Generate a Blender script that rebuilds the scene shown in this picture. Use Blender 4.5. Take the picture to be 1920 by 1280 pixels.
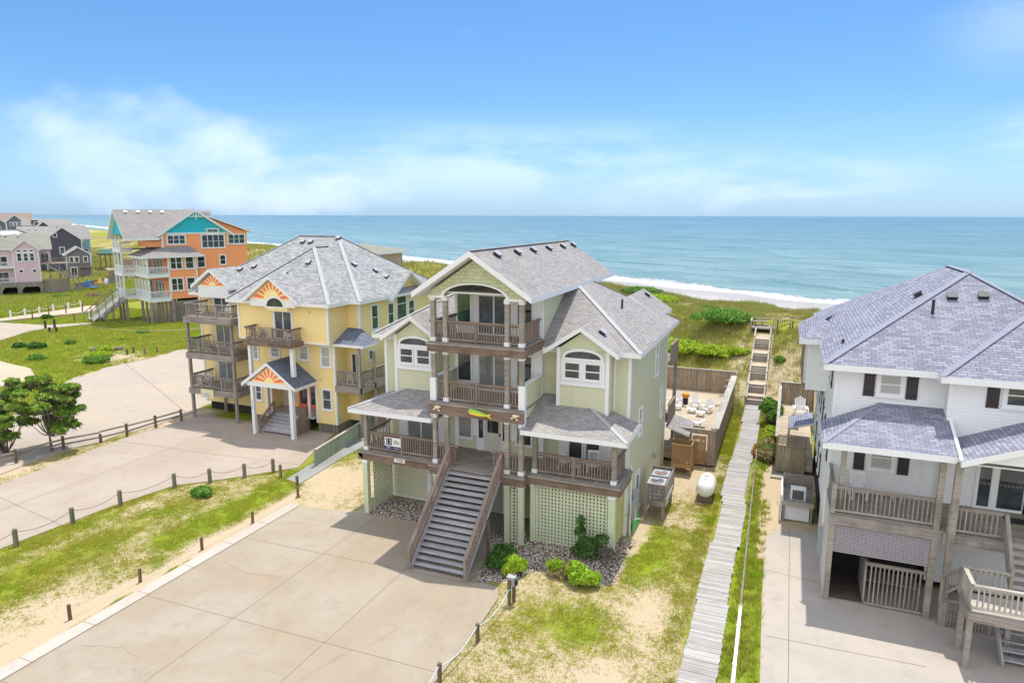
import bpy, bmesh, math, random
import numpy as np
from mathutils import Vector, Matrix

random.seed(7)
for o in list(bpy.data.objects):
    bpy.data.objects.remove(o)
SC = bpy.context.scene
COL = SC.collection
R = math.radians

# ------------------------------------------------------------------ camera, sky, sun, exposure
CAMH = 13.8
cam = bpy.data.cameras.new('camera')
cam_o = bpy.data.objects.new('camera', cam)
COL.objects.link(cam_o)
cam.sensor_width = 36.0
cam.lens = 36.0 * 1280 / 1920
cam.clip_start = 0.5
cam.clip_end = 60000
PITCH, YAW, ROLL = math.atan(236 / 1280), math.atan(528 / math.hypot(1280, 236)), math.atan(4 / 1720)
cam_o.location = (0, 0, CAMH)
cam_o.rotation_mode = 'XYZ'
cam_o.matrix_world = (Matrix.Translation((0, 0, CAMH)) @ Matrix.Rotation(YAW, 4, 'Z')
                      @ Matrix.Rotation(math.pi / 2 - PITCH, 4, 'X') @ Matrix.Rotation(ROLL, 4, 'Z'))
SC.camera = cam_o

SUN_EL, SUN_AZ = R(73.5), R(4.0)        # azimuth measured from +Y towards +X
sun = bpy.data.lights.new('sun', 'SUN')
sun.energy = 3.0
sun.angle = R(0.53)
sun.color = (1.0, 0.95, 0.85)
sun_o = bpy.data.objects.new('sun', sun)
COL.objects.link(sun_o)
sdir = Vector((math.sin(SUN_AZ) * math.cos(SUN_EL), math.cos(SUN_AZ) * math.cos(SUN_EL), math.sin(SUN_EL)))
sun_o.rotation_mode = 'QUATERNION'
sun_o.rotation_quaternion = sdir.to_track_quat('Z', 'Y')
sun_o.location = (0, 0, 60)

SC.view_settings.view_transform = 'Standard'
SC.view_settings.look = 'None'
SC.view_settings.gamma = 1.0
SC.view_settings.exposure = 0.56
SC.render.engine = 'CYCLES'
SC.cycles.use_denoising = True
SC.cycles.max_bounces = 6
SC.cycles.transparent_max_bounces = 6


class NT:
    """small wrapper for writing node trees"""
    def __init__(s, tree):
        s.t = tree
        s.n = tree.nodes
        s.l = tree.links

    def node(s, typ, **kw):
        n = s.n.new(typ)
        for k, v in kw.items():
            setattr(n, k, v)
        return n

    def put(s, sock, v):
        if isinstance(v, bpy.types.NodeSocket):
            s.l.new(v, sock)
        elif v is not None:
            if isinstance(v, (tuple, list)) and len(v) == 3 and sock.type == 'RGBA':
                v = (*v, 1)
            sock.default_value = v

    def math(s, op, a, b=None, c=None, clamp=False):
        n = s.node('ShaderNodeMath', operation=op, use_clamp=clamp)
        s.put(n.inputs[0], a)
        if b is not None:
            s.put(n.inputs[1], b)
        if c is not None:
            s.put(n.inputs[2], c)
        return n.outputs[0]

    def mix(s, f, a, b, blend='MIX'):
        n = s.node('ShaderNodeMix', data_type='RGBA', blend_type=blend)
        s.put(n.inputs[0], f)
        s.put(n.inputs[6], a)
        s.put(n.inputs[7], b)
        return n.outputs[2]

    def noise(s, vec, scale=1.0, detail=4.0, rough=0.55, dist=0.0, dims='3D'):
        n = s.node('ShaderNodeTexNoise', noise_dimensions=dims)
        s.put(n.inputs['Vector'], vec)
        n.inputs['Scale'].default_value = scale
        n.inputs['Detail'].default_value = detail
        n.inputs['Roughness'].default_value = rough
        n.inputs['Distortion'].default_value = dist
        return n.outputs[0]

    def ss(s, x, a, b):
        n = s.node('ShaderNodeMapRange', interpolation_type='SMOOTHSTEP')
        s.put(n.inputs[0], x)
        s.put(n.inputs[1], a)
        s.put(n.inputs[2], b)
        return n.outputs[0]

    def lin(s, x, a, b, c, d):
        n = s.node('ShaderNodeMapRange')
        s.put(n.inputs[0], x)
        for i, v in enumerate((a, b, c, d)):
            s.put(n.inputs[i + 1], v)
        return n.outputs[0]

    def vmul(s, v, sc):
        n = s.node('ShaderNodeVectorMath', operation='MULTIPLY')
        s.put(n.inputs[0], v)
        s.put(n.inputs[1], sc)
        return n.outputs[0]

    def sep(s, v):
        n = s.node('ShaderNodeSeparateXYZ')
        s.put(n.inputs[0], v)
        return n.outputs

    def comb(s, x, y, z):
        n = s.node('ShaderNodeCombineXYZ')
        for i, v in enumerate((x, y, z)):
            s.put(n.inputs[i], v)
        return n.outputs[0]

    def attr(s, name):
        n = s.node('ShaderNodeAttribute', attribute_name=name)
        return n.outputs['Fac']


# world: Nishita sky, tinted to the photograph's clear blue, with soft procedural clouds
world = bpy.data.worlds.new('World')
SC.world = world
world.use_nodes = True
w = NT(world.node_tree)
w.n.clear()
sky = w.node('ShaderNodeTexSky', sky_type='NISHITA')
sky.sun_disc = False
sky.sun_elevation = SUN_EL
sky.sun_rotation = SUN_AZ
sky.air_density = 1.0
sky.dust_density = 0.6
sky.ozone_density = 1.0
tc = w.node('ShaderNodeTexCoord')
dx, dy, dz = w.sep(tc.outputs['Generated'])
az = w.math('ARCTAN2', dx, dy)                      # 0 towards +Y, negative to the left
el = w.math('ARCSINE', w.math('MINIMUM', w.math('MAXIMUM', dz, -1.0), 1.0))
elc = w.math('MAXIMUM', el, 0.0)
cv = w.comb(az, w.math('MULTIPLY', el, 1.7), 0.37)
n1 = w.noise(cv, 8.0, 9, 0.56, 0.2)
n2 = w.noise(w.comb(az, w.math('MULTIPLY', el, 5.0), 4.1), 3.2, 7, 0.6, 0.5)


def blob(ca, ce, ra, re, soft=0.55):
    a = w.math('POWER', w.math('DIVIDE', w.math('SUBTRACT', az, ca), ra), 2.0)
    e = w.math('POWER', w.math('DIVIDE', w.math('SUBTRACT', el, ce), re), 2.0)
    d = w.math('SQRT', w.math('ADD', a, e))
    return w.math('SUBTRACT', 1.0, w.ss(d, 1.0 - soft, 1.0 + soft))


cum = w.math('MAXIMUM', blob(-0.885, 0.075, 0.125, 0.078), blob(-0.775, 0.062, 0.075, 0.058))
cum = w.math('MAXIMUM', cum, w.math('MULTIPLY', blob(-0.70, 0.028, 0.16, 0.036), 0.85))
cum = w.ss(w.math('ADD', w.math('MULTIPLY', cum, 0.75), w.math('MULTIPLY', w.math('SUBTRACT', n1, 0.5), 1.6)), 0.26, 0.98)
wisp = w.math('MAXIMUM', blob(-0.42, 0.075, 0.30, 0.040, 0.8), blob(-0.08, 0.042, 0.20, 0.036, 0.8))
wisp = w.math('MAXIMUM', wisp, blob(0.26, 0.085, 0.06, 0.03, 0.8))
wisp = w.math('MAXIMUM', wisp, w.math('MULTIPLY', blob(0.24, 0.215, 0.07, 0.045, 0.9), 0.55))
wisp = w.math('MULTIPLY', wisp, w.ss(w.math('ADD', n2, w.math('MULTIPLY', w.math('SUBTRACT', n1, 0.5), 0.5)), 0.36, 0.68))
cloud = w.math('MINIMUM', w.math('ADD', w.math('MULTIPLY', cum, 0.58), w.math('MULTIPLY', wisp, 0.5)), 0.8)
veil = w.math('MULTIPLY', w.math('SUBTRACT', 1.0, w.ss(elc, 0.0, 0.17)), 0.42)
tint = w.mix(1.0, sky.outputs['Color'], (0.70, 1.10, 1.52), 'MULTIPLY')
skyc = w.mix(veil, tint, (5.9, 8.3, 12.6))
skyc = w.mix(cloud, skyc, (9.3, 10.6, 13.6))
# bright cloud sheet added overhead, out of view, to raise the fill light
high = w.math('MULTIPLY', w.ss(el, 0.40, 0.75), w.lin(n1, 0.3, 0.7, 0.5, 0.9))
skyc = w.mix(high, skyc, (6.0, 7.6, 10.5))
# unseen cloud bank added behind the camera to light the shaded fronts
back = w.math('MULTIPLY', w.ss(w.math('ABSOLUTE', az), 1.5, 2.1), w.math('MULTIPLY', w.ss(el, -0.02, 0.06), w.lin(n1, 0.35, 0.6, 0.55, 1.0)))
skyc = w.mix(back, skyc, (14.5, 14.7, 15.4))
bg = w.node('ShaderNodeBackground')
w.put(bg.inputs['Color'], skyc)
bg.inputs['Strength'].default_value = 0.0715
wo = w.node('ShaderNodeOutputWorld')
w.l.new(bg.outputs[0], wo.inputs[0])

# ------------------------------------------------------------------ mesh helpers
OFF = {}          # object name -> offset of its local frame (None: geometry is given in the local frame)


class MB:
    """collects faces of one mesh part; uv is in metres along and across every face"""
    def __init__(s):
        s.v, s.f, s.uv, s.mi, s.pc = [], [], [], [], []
        s.piece = 0

    def face(s, pts, m=0, u=None):
        pts = [Vector(p) for p in pts]
        n = Vector((0, 0, 0))
        for i in range(len(pts)):
            a, b = pts[i], pts[(i + 1) % len(pts)]
            n += Vector(((a.y - b.y) * (a.z + b.z), (a.z - b.z) * (a.x + b.x), (a.x - b.x) * (a.y + b.y)))
        if n.length < 1e-12:
            return
        n.normalize()
        if u is None:
            u = Vector((0, 0, 1)).cross(n)
            u = Vector((1, 0, 0)) if u.length < 0.05 else u.normalized()
        else:
            u = Vector(u)
            u = u - n * u.dot(n)
            if u.length < 0.05:
                u = n.orthogonal()
            u.normalize()
        v = n.cross(u)
        i0 = len(s.v)
        s.v += [tuple(p) for p in pts]
        s.f.append(tuple(range(i0, i0 + len(pts))))
        s.uv.append([(p.dot(u), p.dot(v)) for p in pts])
        s.mi.append(m)
        s.pc.append(s.piece)

    def hexa(s, c, m=0, u=None):
        s.piece += 1
        for q in ((0, 3, 2, 1), (4, 5, 6, 7), (0, 1, 5, 4), (1, 2, 6, 5), (2, 3, 7, 6), (3, 0, 4, 7)):
            s.face([c[i] for i in q], m, u)

    def box(s, x0, x1, y0, y1, z0, z1, m=0, u=None):
        x0, x1 = min(x0, x1), max(x0, x1)
        y0, y1 = min(y0, y1), max(y0, y1)
        s.hexa([(x0, y0, z0), (x1, y0, z0), (x1, y1, z0), (x0, y1, z0),
                (x0, y0, z1), (x1, y0, z1), (x1, y1, z1), (x0, y1, z1)], m, u)
        return s

    def obox(s, o, ux, a0, a1, b0, b1, c0, c1, m=0, u=None):
        """box in a wall frame: a along the wall, b out of the wall, c up"""
        o, ux = Vector(o), Vector(ux).normalized()
        n = ux.cross(Vector((0, 0, 1)))
        P = lambda a, b, c: o + ux * a + n * b + Vector((0, 0, c))
        s.hexa([P(a0, b1, c0), P(a1, b1, c0), P(a1, b0, c0), P(a0, b0, c0),
                P(a0, b1, c1), P(a1, b1, c1), P(a1, b0, c1), P(a0, b0, c1)], m, u)
        return s

    def beam(s, p, q, w, h, m=0, up=(0, 0, 1)):
        p, q = Vector(p), Vector(q)
        d = (q - p).normalized()
        r = d.cross(Vector(up))
        if r.length < 1e-3:
            r = d.cross(Vector((1, 0, 0)))
        r.normalize()
        t = r.cross(d)
        r *= w / 2
        t *= h / 2
        s.hexa([p - r - t, p + r - t, q + r - t, q - r - t, p - r + t, p + r + t, q + r + t, q - r + t], m, d)
        return s

    def tube(s, pts, rad, n=8, m=0, cap=True):
        pts = [Vector(p) for p in pts]
        if not isinstance(rad, (list, tuple)):
            rad = [rad] * len(pts)
        rings = []
        prev = None
        for i, p in enumerate(pts):
            d = (pts[min(i + 1, len(pts) - 1)] - pts[max(i - 1, 0)]).normalized()
            a = d.cross(Vector((0, 0, 1))) if prev is None else prev - d * prev.dot(d)
            if a.length < 1e-3:
                a = d.cross(Vector((1, 0, 0)))
            a.normalize()
            prev = a
            b = d.cross(a)
            rings.append([p + (a * math.cos(2 * math.pi * k / n) + b * math.sin(2 * math.pi * k / n)) * rad[i] for k in range(n)])
        for i in range(len(pts) - 1):
            d = pts[i + 1] - pts[i]
            for k in range(n):
                k2 = (k + 1) % n
                s.face([rings[i][k], rings[i][k2], rings[i + 1][k2], rings[i + 1][k]], m, d)
        if cap:
            s.face(rings[0][::-1], m)
            s.face(rings[-1], m)
        return s

    def prism(s, poly, vec, m=0, mside=None):
        """closed slab: polygon and the same polygon moved by vec"""
        s.piece += 1
        poly = [Vector(p) for p in poly]
        vec = Vector(vec)
        ms = m if mside is None else mside
        n = Vector((0, 0, 0))
        for i in range(len(poly)):
            a, b = poly[i], poly[(i + 1) % len(poly)]
            n += Vector(((a.y - b.y) * (a.z + b.z), (a.z - b.z) * (a.x + b.x), (a.x - b.x) * (a.y + b.y)))
        if n.dot(vec) > 0:
            poly = poly[::-1]
        s.face(poly, m)
        lo = [p + vec for p in poly]
        s.face(lo[::-1], ms)
        for i in range(len(poly)):
            j = (i + 1) % len(poly)
            s.face([poly[i], lo[i], lo[j], poly[j]], ms)
        return s

    def sphere(s, c, r, nu=12, nv=8, m=0):
        c = Vector(c)
        r = Vector(r) if isinstance(r, (tuple, list)) else Vector((r, r, r))
        P = lambda i, j: c + Vector((r.x * math.sin(math.pi * j / nv) * math.cos(2 * math.pi * i / nu),
                                     r.y * math.sin(math.pi * j / nv) * math.sin(2 * math.pi * i / nu),
                                     r.z * math.cos(math.pi * j / nv)))
        for j in range(nv):
            for i in range(nu):
                q = [P(i, j), P(i, j + 1), P(i + 1, j + 1), P(i + 1, j)]
                if j == 0:
                    q = q[:3]
                elif j == nv - 1:
                    q = [q[0], q[1], q[3]]
                s.face(q, m)
        return s

    def build_each(s, name, mats, parent):
        """every solid of the collection becomes a part of its own"""
        for k in sorted(set(s.pc)):
            q = MB()
            for f, uv, mi, pc in zip(s.f, s.uv, s.mi, s.pc):
                if pc == k:
                    i0 = len(q.v)
                    q.v += [s.v[i] for i in f]
                    q.f.append(tuple(range(i0, i0 + len(f))))
                    q.uv.append(uv)
                    q.mi.append(mi)
            q.build(name, mats, parent)

    def build(s, name, mats, parent=None, smooth=False, **tags):
        if not s.v:
            return None
        me = bpy.data.meshes.new(name)
        o = bpy.data.objects.new(name, me)
        COL.objects.link(o)
        if parent is not None:
            o.parent = parent
            off = OFF[parent.name]
        else:
            xs = np.array(s.v)
            c = (xs.min(0) + xs.max(0)) / 2
            off = Vector((c[0], c[1], xs[:, 2].min()))
            o.location = off
        OFF[o.name] = off
        vs = s.v if off is None else [(p[0] - off[0], p[1] - off[1], p[2] - off[2]) for p in s.v]
        me.from_pydata(vs, [], s.f)
        ul = me.uv_layers.new(name='UVMap')
        ul.data.foreach_set('uv', [c for f in s.uv for p in f for c in p])
        if not isinstance(mats, (list, tuple)):
            mats = [mats]
        for mm in mats:
            me.materials.append(mm)
        me.polygons.foreach_set('material_index', s.mi)
        if smooth:
            bm = bmesh.new()
            bm.from_mesh(me)
            bmesh.ops.remove_doubles(bm, verts=bm.verts, dist=1e-4)
            bm.to_mesh(me)
            bm.free()
            me.polygons.foreach_set('use_smooth', [True] * len(me.polygons))
        me.update()
        tag(o, **tags)
        return o


def tag(o, label=None, cat=None, group=None, kind=None):
    if label:
        o['label'] = label
    if cat:
        o['category'] = cat
    if group:
        o['group'] = group
    if kind:
        o['kind'] = kind
    return o


def thing(name, label, cat, loc, rotz=0.0, group=None, local=False):
    """an Empty at the thing's base; local=True: its parts are modelled in its own frame"""
    o = bpy.data.objects.new(name, None)
    COL.objects.link(o)
    o.location = loc
    o.rotation_euler = (0, 0, rotz)
    o.empty_display_size = 0.3
    OFF[o.name] = None if local else Vector(loc)
    return tag(o, label, cat, group)


def copy_thing(o, loc, rotz=0.0, label=None, group=None, scale=None):
    c = o.copy()
    COL.objects.link(c)
    c.location = loc
    c.rotation_euler = (0, 0, rotz)
    if scale:
        c.scale = (scale,) * 3
    if label:
        c['label'] = label
    if group:
        c['group'] = group
    for ch in list(o.children):
        d = ch.copy()
        COL.objects.link(d)
        d.parent = c
        for g in ch.children:
            e = g.copy()
            COL.objects.link(e)
            e.parent = d
    return c


# ------------------------------------------------------------------ materials
MATS = {}


def newmat(name):
    m = bpy.data.materials.new(name)
    m.use_nodes = True
    MATS[name] = m
    t = NT(m.node_tree)
    b = m.node_tree.nodes['Principled BSDF']
    return m, t, b


def bump(t, b, h, strength=0.4, dist=0.02):
    n = t.node('ShaderNodeBump')
    n.inputs['Strength'].default_value = strength
    n.inputs['Distance'].default_value = dist
    t.put(n.inputs['Height'], h)
    t.l.new(n.outputs[0], b.inputs['Normal'])


def uvv(t):
    return t.node('ShaderNodeTexCoord').outputs['UV']


def objv(t):
    return t.node('ShaderNodeTexCoord').outputs['Object']


def scol(c, k):
    return tuple(min(1.0, x * k) for x in c)


def plain(name, col, rough=0.55, var=0.08, scale=1.5, metal=0.0, grime=0.0):
    m, t, b = newmat(name)
    o = objv(t)
    n = t.noise(o, scale, 5, 0.6)
    c = t.mix(n, scol(col, 1 - var), scol(col, 1 + var))
    if grime:
        g = t.ss(t.noise(t.vmul(o, (2.5, 2.5, 0.35)), 1.3, 6, 0.65), 0.5, 0.78)
        c = t.mix(t.math('MULTIPLY', g, grime), c, scol(col, 0.45))
    t.put(b.inputs['Base Color'], c)
    b.inputs['Roughness'].default_value = rough
    b.inputs['Metallic'].default_value = metal
    return m


def siding(name, col, lap=0.13, rough=0.6, var=0.05):
    """horizontal lap boards: saw-tooth relief and a painted shadow line at each lap joint"""
    m, t, b = newmat(name)
    u, v, _ = t.sep(uvv(t))
    saw = t.math('FRACT', t.math('DIVIDE', v, lap))
    n = t.noise(objv(t), 0.7, 6, 0.6)
    row = t.noise(t.comb(t.math('FLOOR', t.math('DIVIDE', v, lap)), t.math('FLOOR', t.math('DIVIDE', u, 2.6)), 0.0), 7.3, 0, 0.5)
    c = t.mix(n, scol(col, 1 - var), scol(col, 1 + var))
    c = t.mix(t.math('MULTIPLY', t.math('SUBTRACT', row, 0.5), 0.35), c, scol(col, 0.8))
    g = t.ss(t.noise(t.vmul(objv(t), (3.0, 3.0, 0.3)), 1.1, 6, 0.6), 0.55, 0.8)
    c = t.mix(t.math('MULTIPLY', g, 0.26), c, scol(col, 0.55))
    joint = t.math('SUBTRACT', 1.0, t.ss(saw, 0.0, 0.16))  # shadow under each lap, painted into the colour as a dark line
    c = t.mix(t.math('MULTIPLY', joint, 0.32), c, scol(col, 0.42))  # painted shadow line under each lap
    t.put(b.inputs['Base Color'], c)
    b.inputs['Roughness'].default_value = rough
    bump(t, b, t.math('SUBTRACT', 1.0, saw), 0.5, 0.015)
    return m


def shakes(name, col):
    m, t, b = newmat(name)
    br = t.node('ShaderNodeTexBrick')
    t.put(br.inputs['Vector'], uvv(t))
    br.inputs['Scale'].default_value = 1
    br.inputs['Brick Width'].default_value = 0.13
    br.inputs['Row Height'].default_value = 0.15
    br.inputs['Mortar Size'].default_value = 0.008
    t.put(br.inputs['Color1'], scol(col, 1.06))
    t.put(br.inputs['Color2'], scol(col, 0.84))
    t.put(br.inputs['Mortar'], scol(col, 0.5))
    t.put(b.inputs['Base Color'], br.outputs['Color'])
    b.inputs['Roughness'].default_value = 0.7
    bump(t, b, br.outputs['Fac'], -0.4, 0.01)
    return m


def shingle(name, c1, c2, dark, rowh=0.125, bw=0.26, spread=1.0):
    m, t, b = newmat(name)
    uv = uvv(t)
    br = t.node('ShaderNodeTexBrick')
    t.put(br.inputs['Vector'], uv)
    br.offset_frequency = 2
    br.offset = 0.43
    br.inputs['Scale'].default_value = 1
    br.inputs['Brick Width'].default_value = bw
    br.inputs['Row Height'].default_value = rowh
    br.inputs['Mortar Size'].default_value = 0.009
    br.inputs['Mortar Smooth'].default_value = 0.3
    br.inputs['Bias'].default_value = 0.0
    t.put(br.inputs['Color1'], c1)
    t.put(br.inputs['Color2'], c2)
    t.put(br.inputs['Mortar'], dark)
    n = t.noise(uv, 0.6, 6, 0.62)
    n2 = t.noise(t.vmul(uv, (1.6, 6.0, 1.0)), 2.2, 4, 0.7)
    c = t.mix(0.5, br.outputs['Color'], t.mix(n2, dark, scol(c1, 1.12)), 'OVERLAY') if False else br.outputs['Color']
    c = t.mix(t.math('MULTIPLY', t.ss(n2, 0.52, 0.75), 0.5), c, scol(c2, 0.8))
    c = t.mix(t.math('MULTIPLY', t.ss(n, 0.45, 0.7), 0.22), c, scol(c1, 1.25))
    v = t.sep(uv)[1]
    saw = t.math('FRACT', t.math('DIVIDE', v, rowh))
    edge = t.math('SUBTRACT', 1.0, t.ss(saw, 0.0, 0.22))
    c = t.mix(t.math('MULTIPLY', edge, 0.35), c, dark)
    t.put(b.inputs['Base Color'], c)
    b.inputs['Roughness'].default_value = 0.9
    b.inputs['Specular IOR Level'].default_value = 0.25
    bump(t, b, t.math('ADD', t.math('SUBTRACT', 1.0, saw), t.math('MULTIPLY', t.noise(uv, 60, 2), 0.5)), 0.35, 0.012)
    return m


def wood(name, c1, c2, rough=0.8, boards=0.0, across=False, grime=0.35, gap=0.09, gapdark=0.25):
    """weathered timber, grain along u; boards>0 adds board joints (across: boards run along v)"""
    m, t, b = newmat(name)
    uv = uvv(t)
    u, v, _ = t.sep(uv)
    if across:
        u, v = v, u
    rnd = t.node('ShaderNodeNewGeometry').outputs['Random Per Island']
    gv = t.comb(t.math('MULTIPLY', u, 0.9), t.math('MULTIPLY', v, 26.0), t.math('MULTIPLY', rnd, 37.0))
    g = t.noise(gv, 1.0, 5, 0.65, 0.3)
    big = t.noise(t.comb(u, v, t.math('MULTIPLY', rnd, 9.0)), 1.1, 5, 0.6)
    c = t.mix(t.ss(g, 0.3, 0.7), c1, c2)
    c = t.mix(t.math('MULTIPLY', t.ss(big, 0.42, 0.7), grime), c, scol(c1, 0.45))
    k = t.lin(rnd, 0, 1, 0.84, 1.14)
    h = g
    if boards:
        q = t.math('DIVIDE', v, boards)
        fr = t.math('FRACT', q)
        bid = t.noise(t.comb(t.math('MULTIPLY', t.math('FLOOR', q), 3.17), 0.0, 0.0), 5.0, 0)
        k = t.math('MULTIPLY', k, t.lin(bid, 0.25, 0.75, 0.72, 1.2))
        jt = t.math('ADD', t.math('SUBTRACT', 1.0, t.ss(fr, 0.0, gap)), t.ss(fr, 1.0 - gap, 1.0), clamp=True)
        c = t.mix(t.math('MULTIPLY', jt, 0.85), c, scol(c1, gapdark))
        h = t.math('SUBTRACT', t.math('MULTIPLY', g, 0.4), jt)
    hs = t.node('ShaderNodeHueSaturation')
    t.put(hs.inputs['Value'], k)
    t.put(hs.inputs['Color'], c)
    t.put(b.inputs['Base Color'], hs.outputs[0])
    b.inputs['Roughness'].default_value = rough
    b.inputs['Specular IOR Level'].default_value = 0.3
    bump(t, b, h, 0.3, 0.01)
    return m


def glass(name, col=(0.02, 0.026, 0.03), blind=None, blindcol=(0.5, 0.5, 0.47), rough=0.03):
    """window pane: glossy, dark room behind, optional curtain or blind drawn in the room"""
    m, t, b = newmat(name)
    uv = uvv(t)
    rnd = t.node('ShaderNodeObjectInfo').outputs['Random']
    n = t.noise(t.comb(t.sep(uv)[0], t.sep(uv)[1], t.math('MULTIPLY', rnd, 50.0)), 1.3, 4, 0.6)
    c = t.mix(t.ss(n, 0.35, 0.75), col, scol(col, 3.2))
    if blind == 'curtain':
        fold = t.math('SINE', t.math('MULTIPLY', t.sep(uv)[0], 55.0))
        cc = t.mix(t.lin(fold, -1, 1, 0.15, 0.85), scol(blindcol, 0.6), blindcol)
        c = t.mix(0.8, c, cc)
    elif blind == 'blind':
        fold = t.math('FRACT', t.math('MULTIPLY', t.sep(uv)[1], 18.0))
        cc = t.mix(t.ss(fold, 0.0, 0.4), scol(blindcol, 0.68), blindcol)
        c = t.mix(0.85, c, cc)
    t.put(b.inputs['Base Color'], c)
    b.inputs['Roughness'].default_value = rough
    b.inputs['Specular IOR Level'].default_value = 0.9
    wv = t.noise(uv, 1.7, 2, 0.5)
    bump(t, b, wv, 0.05, 0.02)
    return m


def leaf(name, c1, c2, c3=None, rough=0.6, trans=0.25):
    m, t, b = newmat(name)
    rnd = t.node('ShaderNodeNewGeometry').outputs['Random Per Island']
    c = t.mix(rnd, c1, c2)
    if c3:
        n = t.noise(objv(t), 0.8, 4, 0.6)
        c = t.mix(t.ss(n, 0.48, 0.66), c, c3)
    t.put(b.inputs['Base Color'], c)
    b.inputs['Roughness'].default_value = rough
    b.inputs['Specular IOR Level'].default_value = 0.25
    if trans:
        tr = t.node('ShaderNodeBsdfTranslucent')
        t.put(tr.inputs['Color'], t.mix(1.0, c, (1.3, 1.4, 0.7), 'MULTIPLY'))
        mx = t.node('ShaderNodeMixShader')
        mx.inputs[0].default_value = trans
        t.l.new(b.outputs[0], mx.inputs[1])
        t.l.new(tr.outputs[0], mx.inputs[2])
        t.l.new(mx.outputs[0], m.node_tree.nodes['Material Output'].inputs['Surface'])
    return m


def concrete(name, c1, c2, stain=(0.5, 0.3, 0.12), stain_amt=0.35, rough=0.85, streak=(1, 1, 1)):
    m, t, b = newmat(name)
    o = t.vmul(objv(t), streak)
    n1 = t.noise(o, 0.22, 7, 0.62, 0.6)
    n2 = t.noise(o, 2.2, 6, 0.65)
    n3 = t.noise(o, 45, 2, 0.5)
    c = t.mix(t.ss(n1, 0.33, 0.68), c1, c2)
    c = t.mix(t.math('MULTIPLY', t.ss(n2, 0.45, 0.75), 0.35), c, scol(c1, 0.72))
    c = t.mix(t.math('MULTIPLY', n3, 0.22), c, scol(c2, 0.7))
    s = t.math('MULTIPLY', t.ss(t.noise(o, 0.45, 5, 0.55, 1.2), 0.60, 0.74), t.ss(t.noise(o, 3.0, 4, 0.6), 0.4, 0.65))
    c = t.mix(t.math('MULTIPLY', s, stain_amt), c, stain)
    oil = t.ss(t.noise(o, 0.55, 3, 0.5), 0.66, 0.80)
    c = t.mix(t.math('MULTIPLY', oil, 0.35), c, scol(c1, 0.5))
    x_, y_, _z = t.sep(objv(t))
    sweep = t.noise(t.comb(t.math('MULTIPLY', x_, 2.2), t.math('MULTIPLY', y_, 0.16), 3.0), 1.0, 4, 0.6, 0.3)
    c = t.mix(t.math('MULTIPLY', t.ss(sweep, 0.52, 0.75), 0.22), c, scol(c2, 0.66))
    grit = t.ss(t.noise(o, 140, 1, 0.5), 0.62, 0.72)
    c = t.mix(t.math('MULTIPLY', grit, 0.25), c, scol(c1, 0.55))
    t.put(b.inputs['Base Color'], c)
    b.inputs['Roughness'].default_value = rough
    b.inputs['Specular IOR Level'].default_value = 0.25
    bump(t, b, t.math('ADD', n2, t.math('MULTIPLY', n3, 0.5)), 0.15, 0.01)
    return m


WHITE = plain('white_paint', (0.78, 0.79, 0.80), 0.5, 0.03, grime=0.06)
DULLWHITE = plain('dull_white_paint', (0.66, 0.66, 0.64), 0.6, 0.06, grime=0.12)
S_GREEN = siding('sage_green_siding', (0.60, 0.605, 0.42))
SH_GREEN = shakes('sage_green_shakes', (0.53, 0.57, 0.35))
P_GREEN = plain('sage_green_paint', (0.58, 0.62, 0.43), 0.6, 0.07, grime=0.2)
P_OLIVE = wood('yellow_green_boards', (0.52, 0.50, 0.20), (0.62, 0.60, 0.28), grime=0.3)
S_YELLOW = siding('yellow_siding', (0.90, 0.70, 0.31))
P_YELLOW = plain('yellow_paint', (0.90, 0.73, 0.34), 0.6, 0.04)
P_CORAL = plain('coral_paint', (0.88, 0.19, 0.09), 0.6, 0.04)
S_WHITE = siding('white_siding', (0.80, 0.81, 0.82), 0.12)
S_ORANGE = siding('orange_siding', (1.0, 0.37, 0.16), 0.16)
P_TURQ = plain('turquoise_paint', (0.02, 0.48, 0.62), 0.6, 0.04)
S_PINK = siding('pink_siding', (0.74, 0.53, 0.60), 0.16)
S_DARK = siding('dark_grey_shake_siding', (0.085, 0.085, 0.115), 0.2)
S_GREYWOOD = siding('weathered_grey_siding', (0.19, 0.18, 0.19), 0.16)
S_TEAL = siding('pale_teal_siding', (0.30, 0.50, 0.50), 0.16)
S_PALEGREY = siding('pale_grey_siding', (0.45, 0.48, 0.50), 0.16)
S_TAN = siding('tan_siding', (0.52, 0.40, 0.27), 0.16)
SG_WARM = shingle('warm_grey_shingles', (0.37, 0.345, 0.33), (0.265, 0.25, 0.245), (0.13, 0.125, 0.13))
SG_LIGHT = shingle('light_grey_shingles', (0.42, 0.42, 0.415), (0.25, 0.255, 0.26), (0.13, 0.13, 0.14), 0.14, 0.3)
SG_BLUE = shingle('blue_grey_shingles', (0.33, 0.335, 0.40), (0.20, 0.205, 0.265), (0.07, 0.07, 0.105), 0.135, 0.30)
SG_DEEP = shingle('slate_blue_shingles', (0.19, 0.22, 0.28), (0.12, 0.14, 0.19), (0.06, 0.07, 0.10))
SG_FAR = shingle('grey_brown_shingles', (0.36, 0.335, 0.32), (0.27, 0.25, 0.24), (0.12, 0.11, 0.11))
SG_OLIVE = shingle('olive_grey_shingles', (0.33, 0.32, 0.27), (0.26, 0.25, 0.21), (0.12, 0.11, 0.09))
RIDGE = plain('pale_ridge_shingles', (0.40, 0.41, 0.41), 0.9, 0.12, 6)
RIDGE_B = plain('blue_ridge_shingles', (0.26, 0.27, 0.34), 0.9, 0.25, 8)
W_GREY = wood('weathered_grey_wood', (0.215, 0.185, 0.16), (0.40, 0.36, 0.32), grime=0.5)
W_POST = wood('grey_post_wood', (0.23, 0.20, 0.165), (0.42, 0.385, 0.33), grime=0.5)
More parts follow.
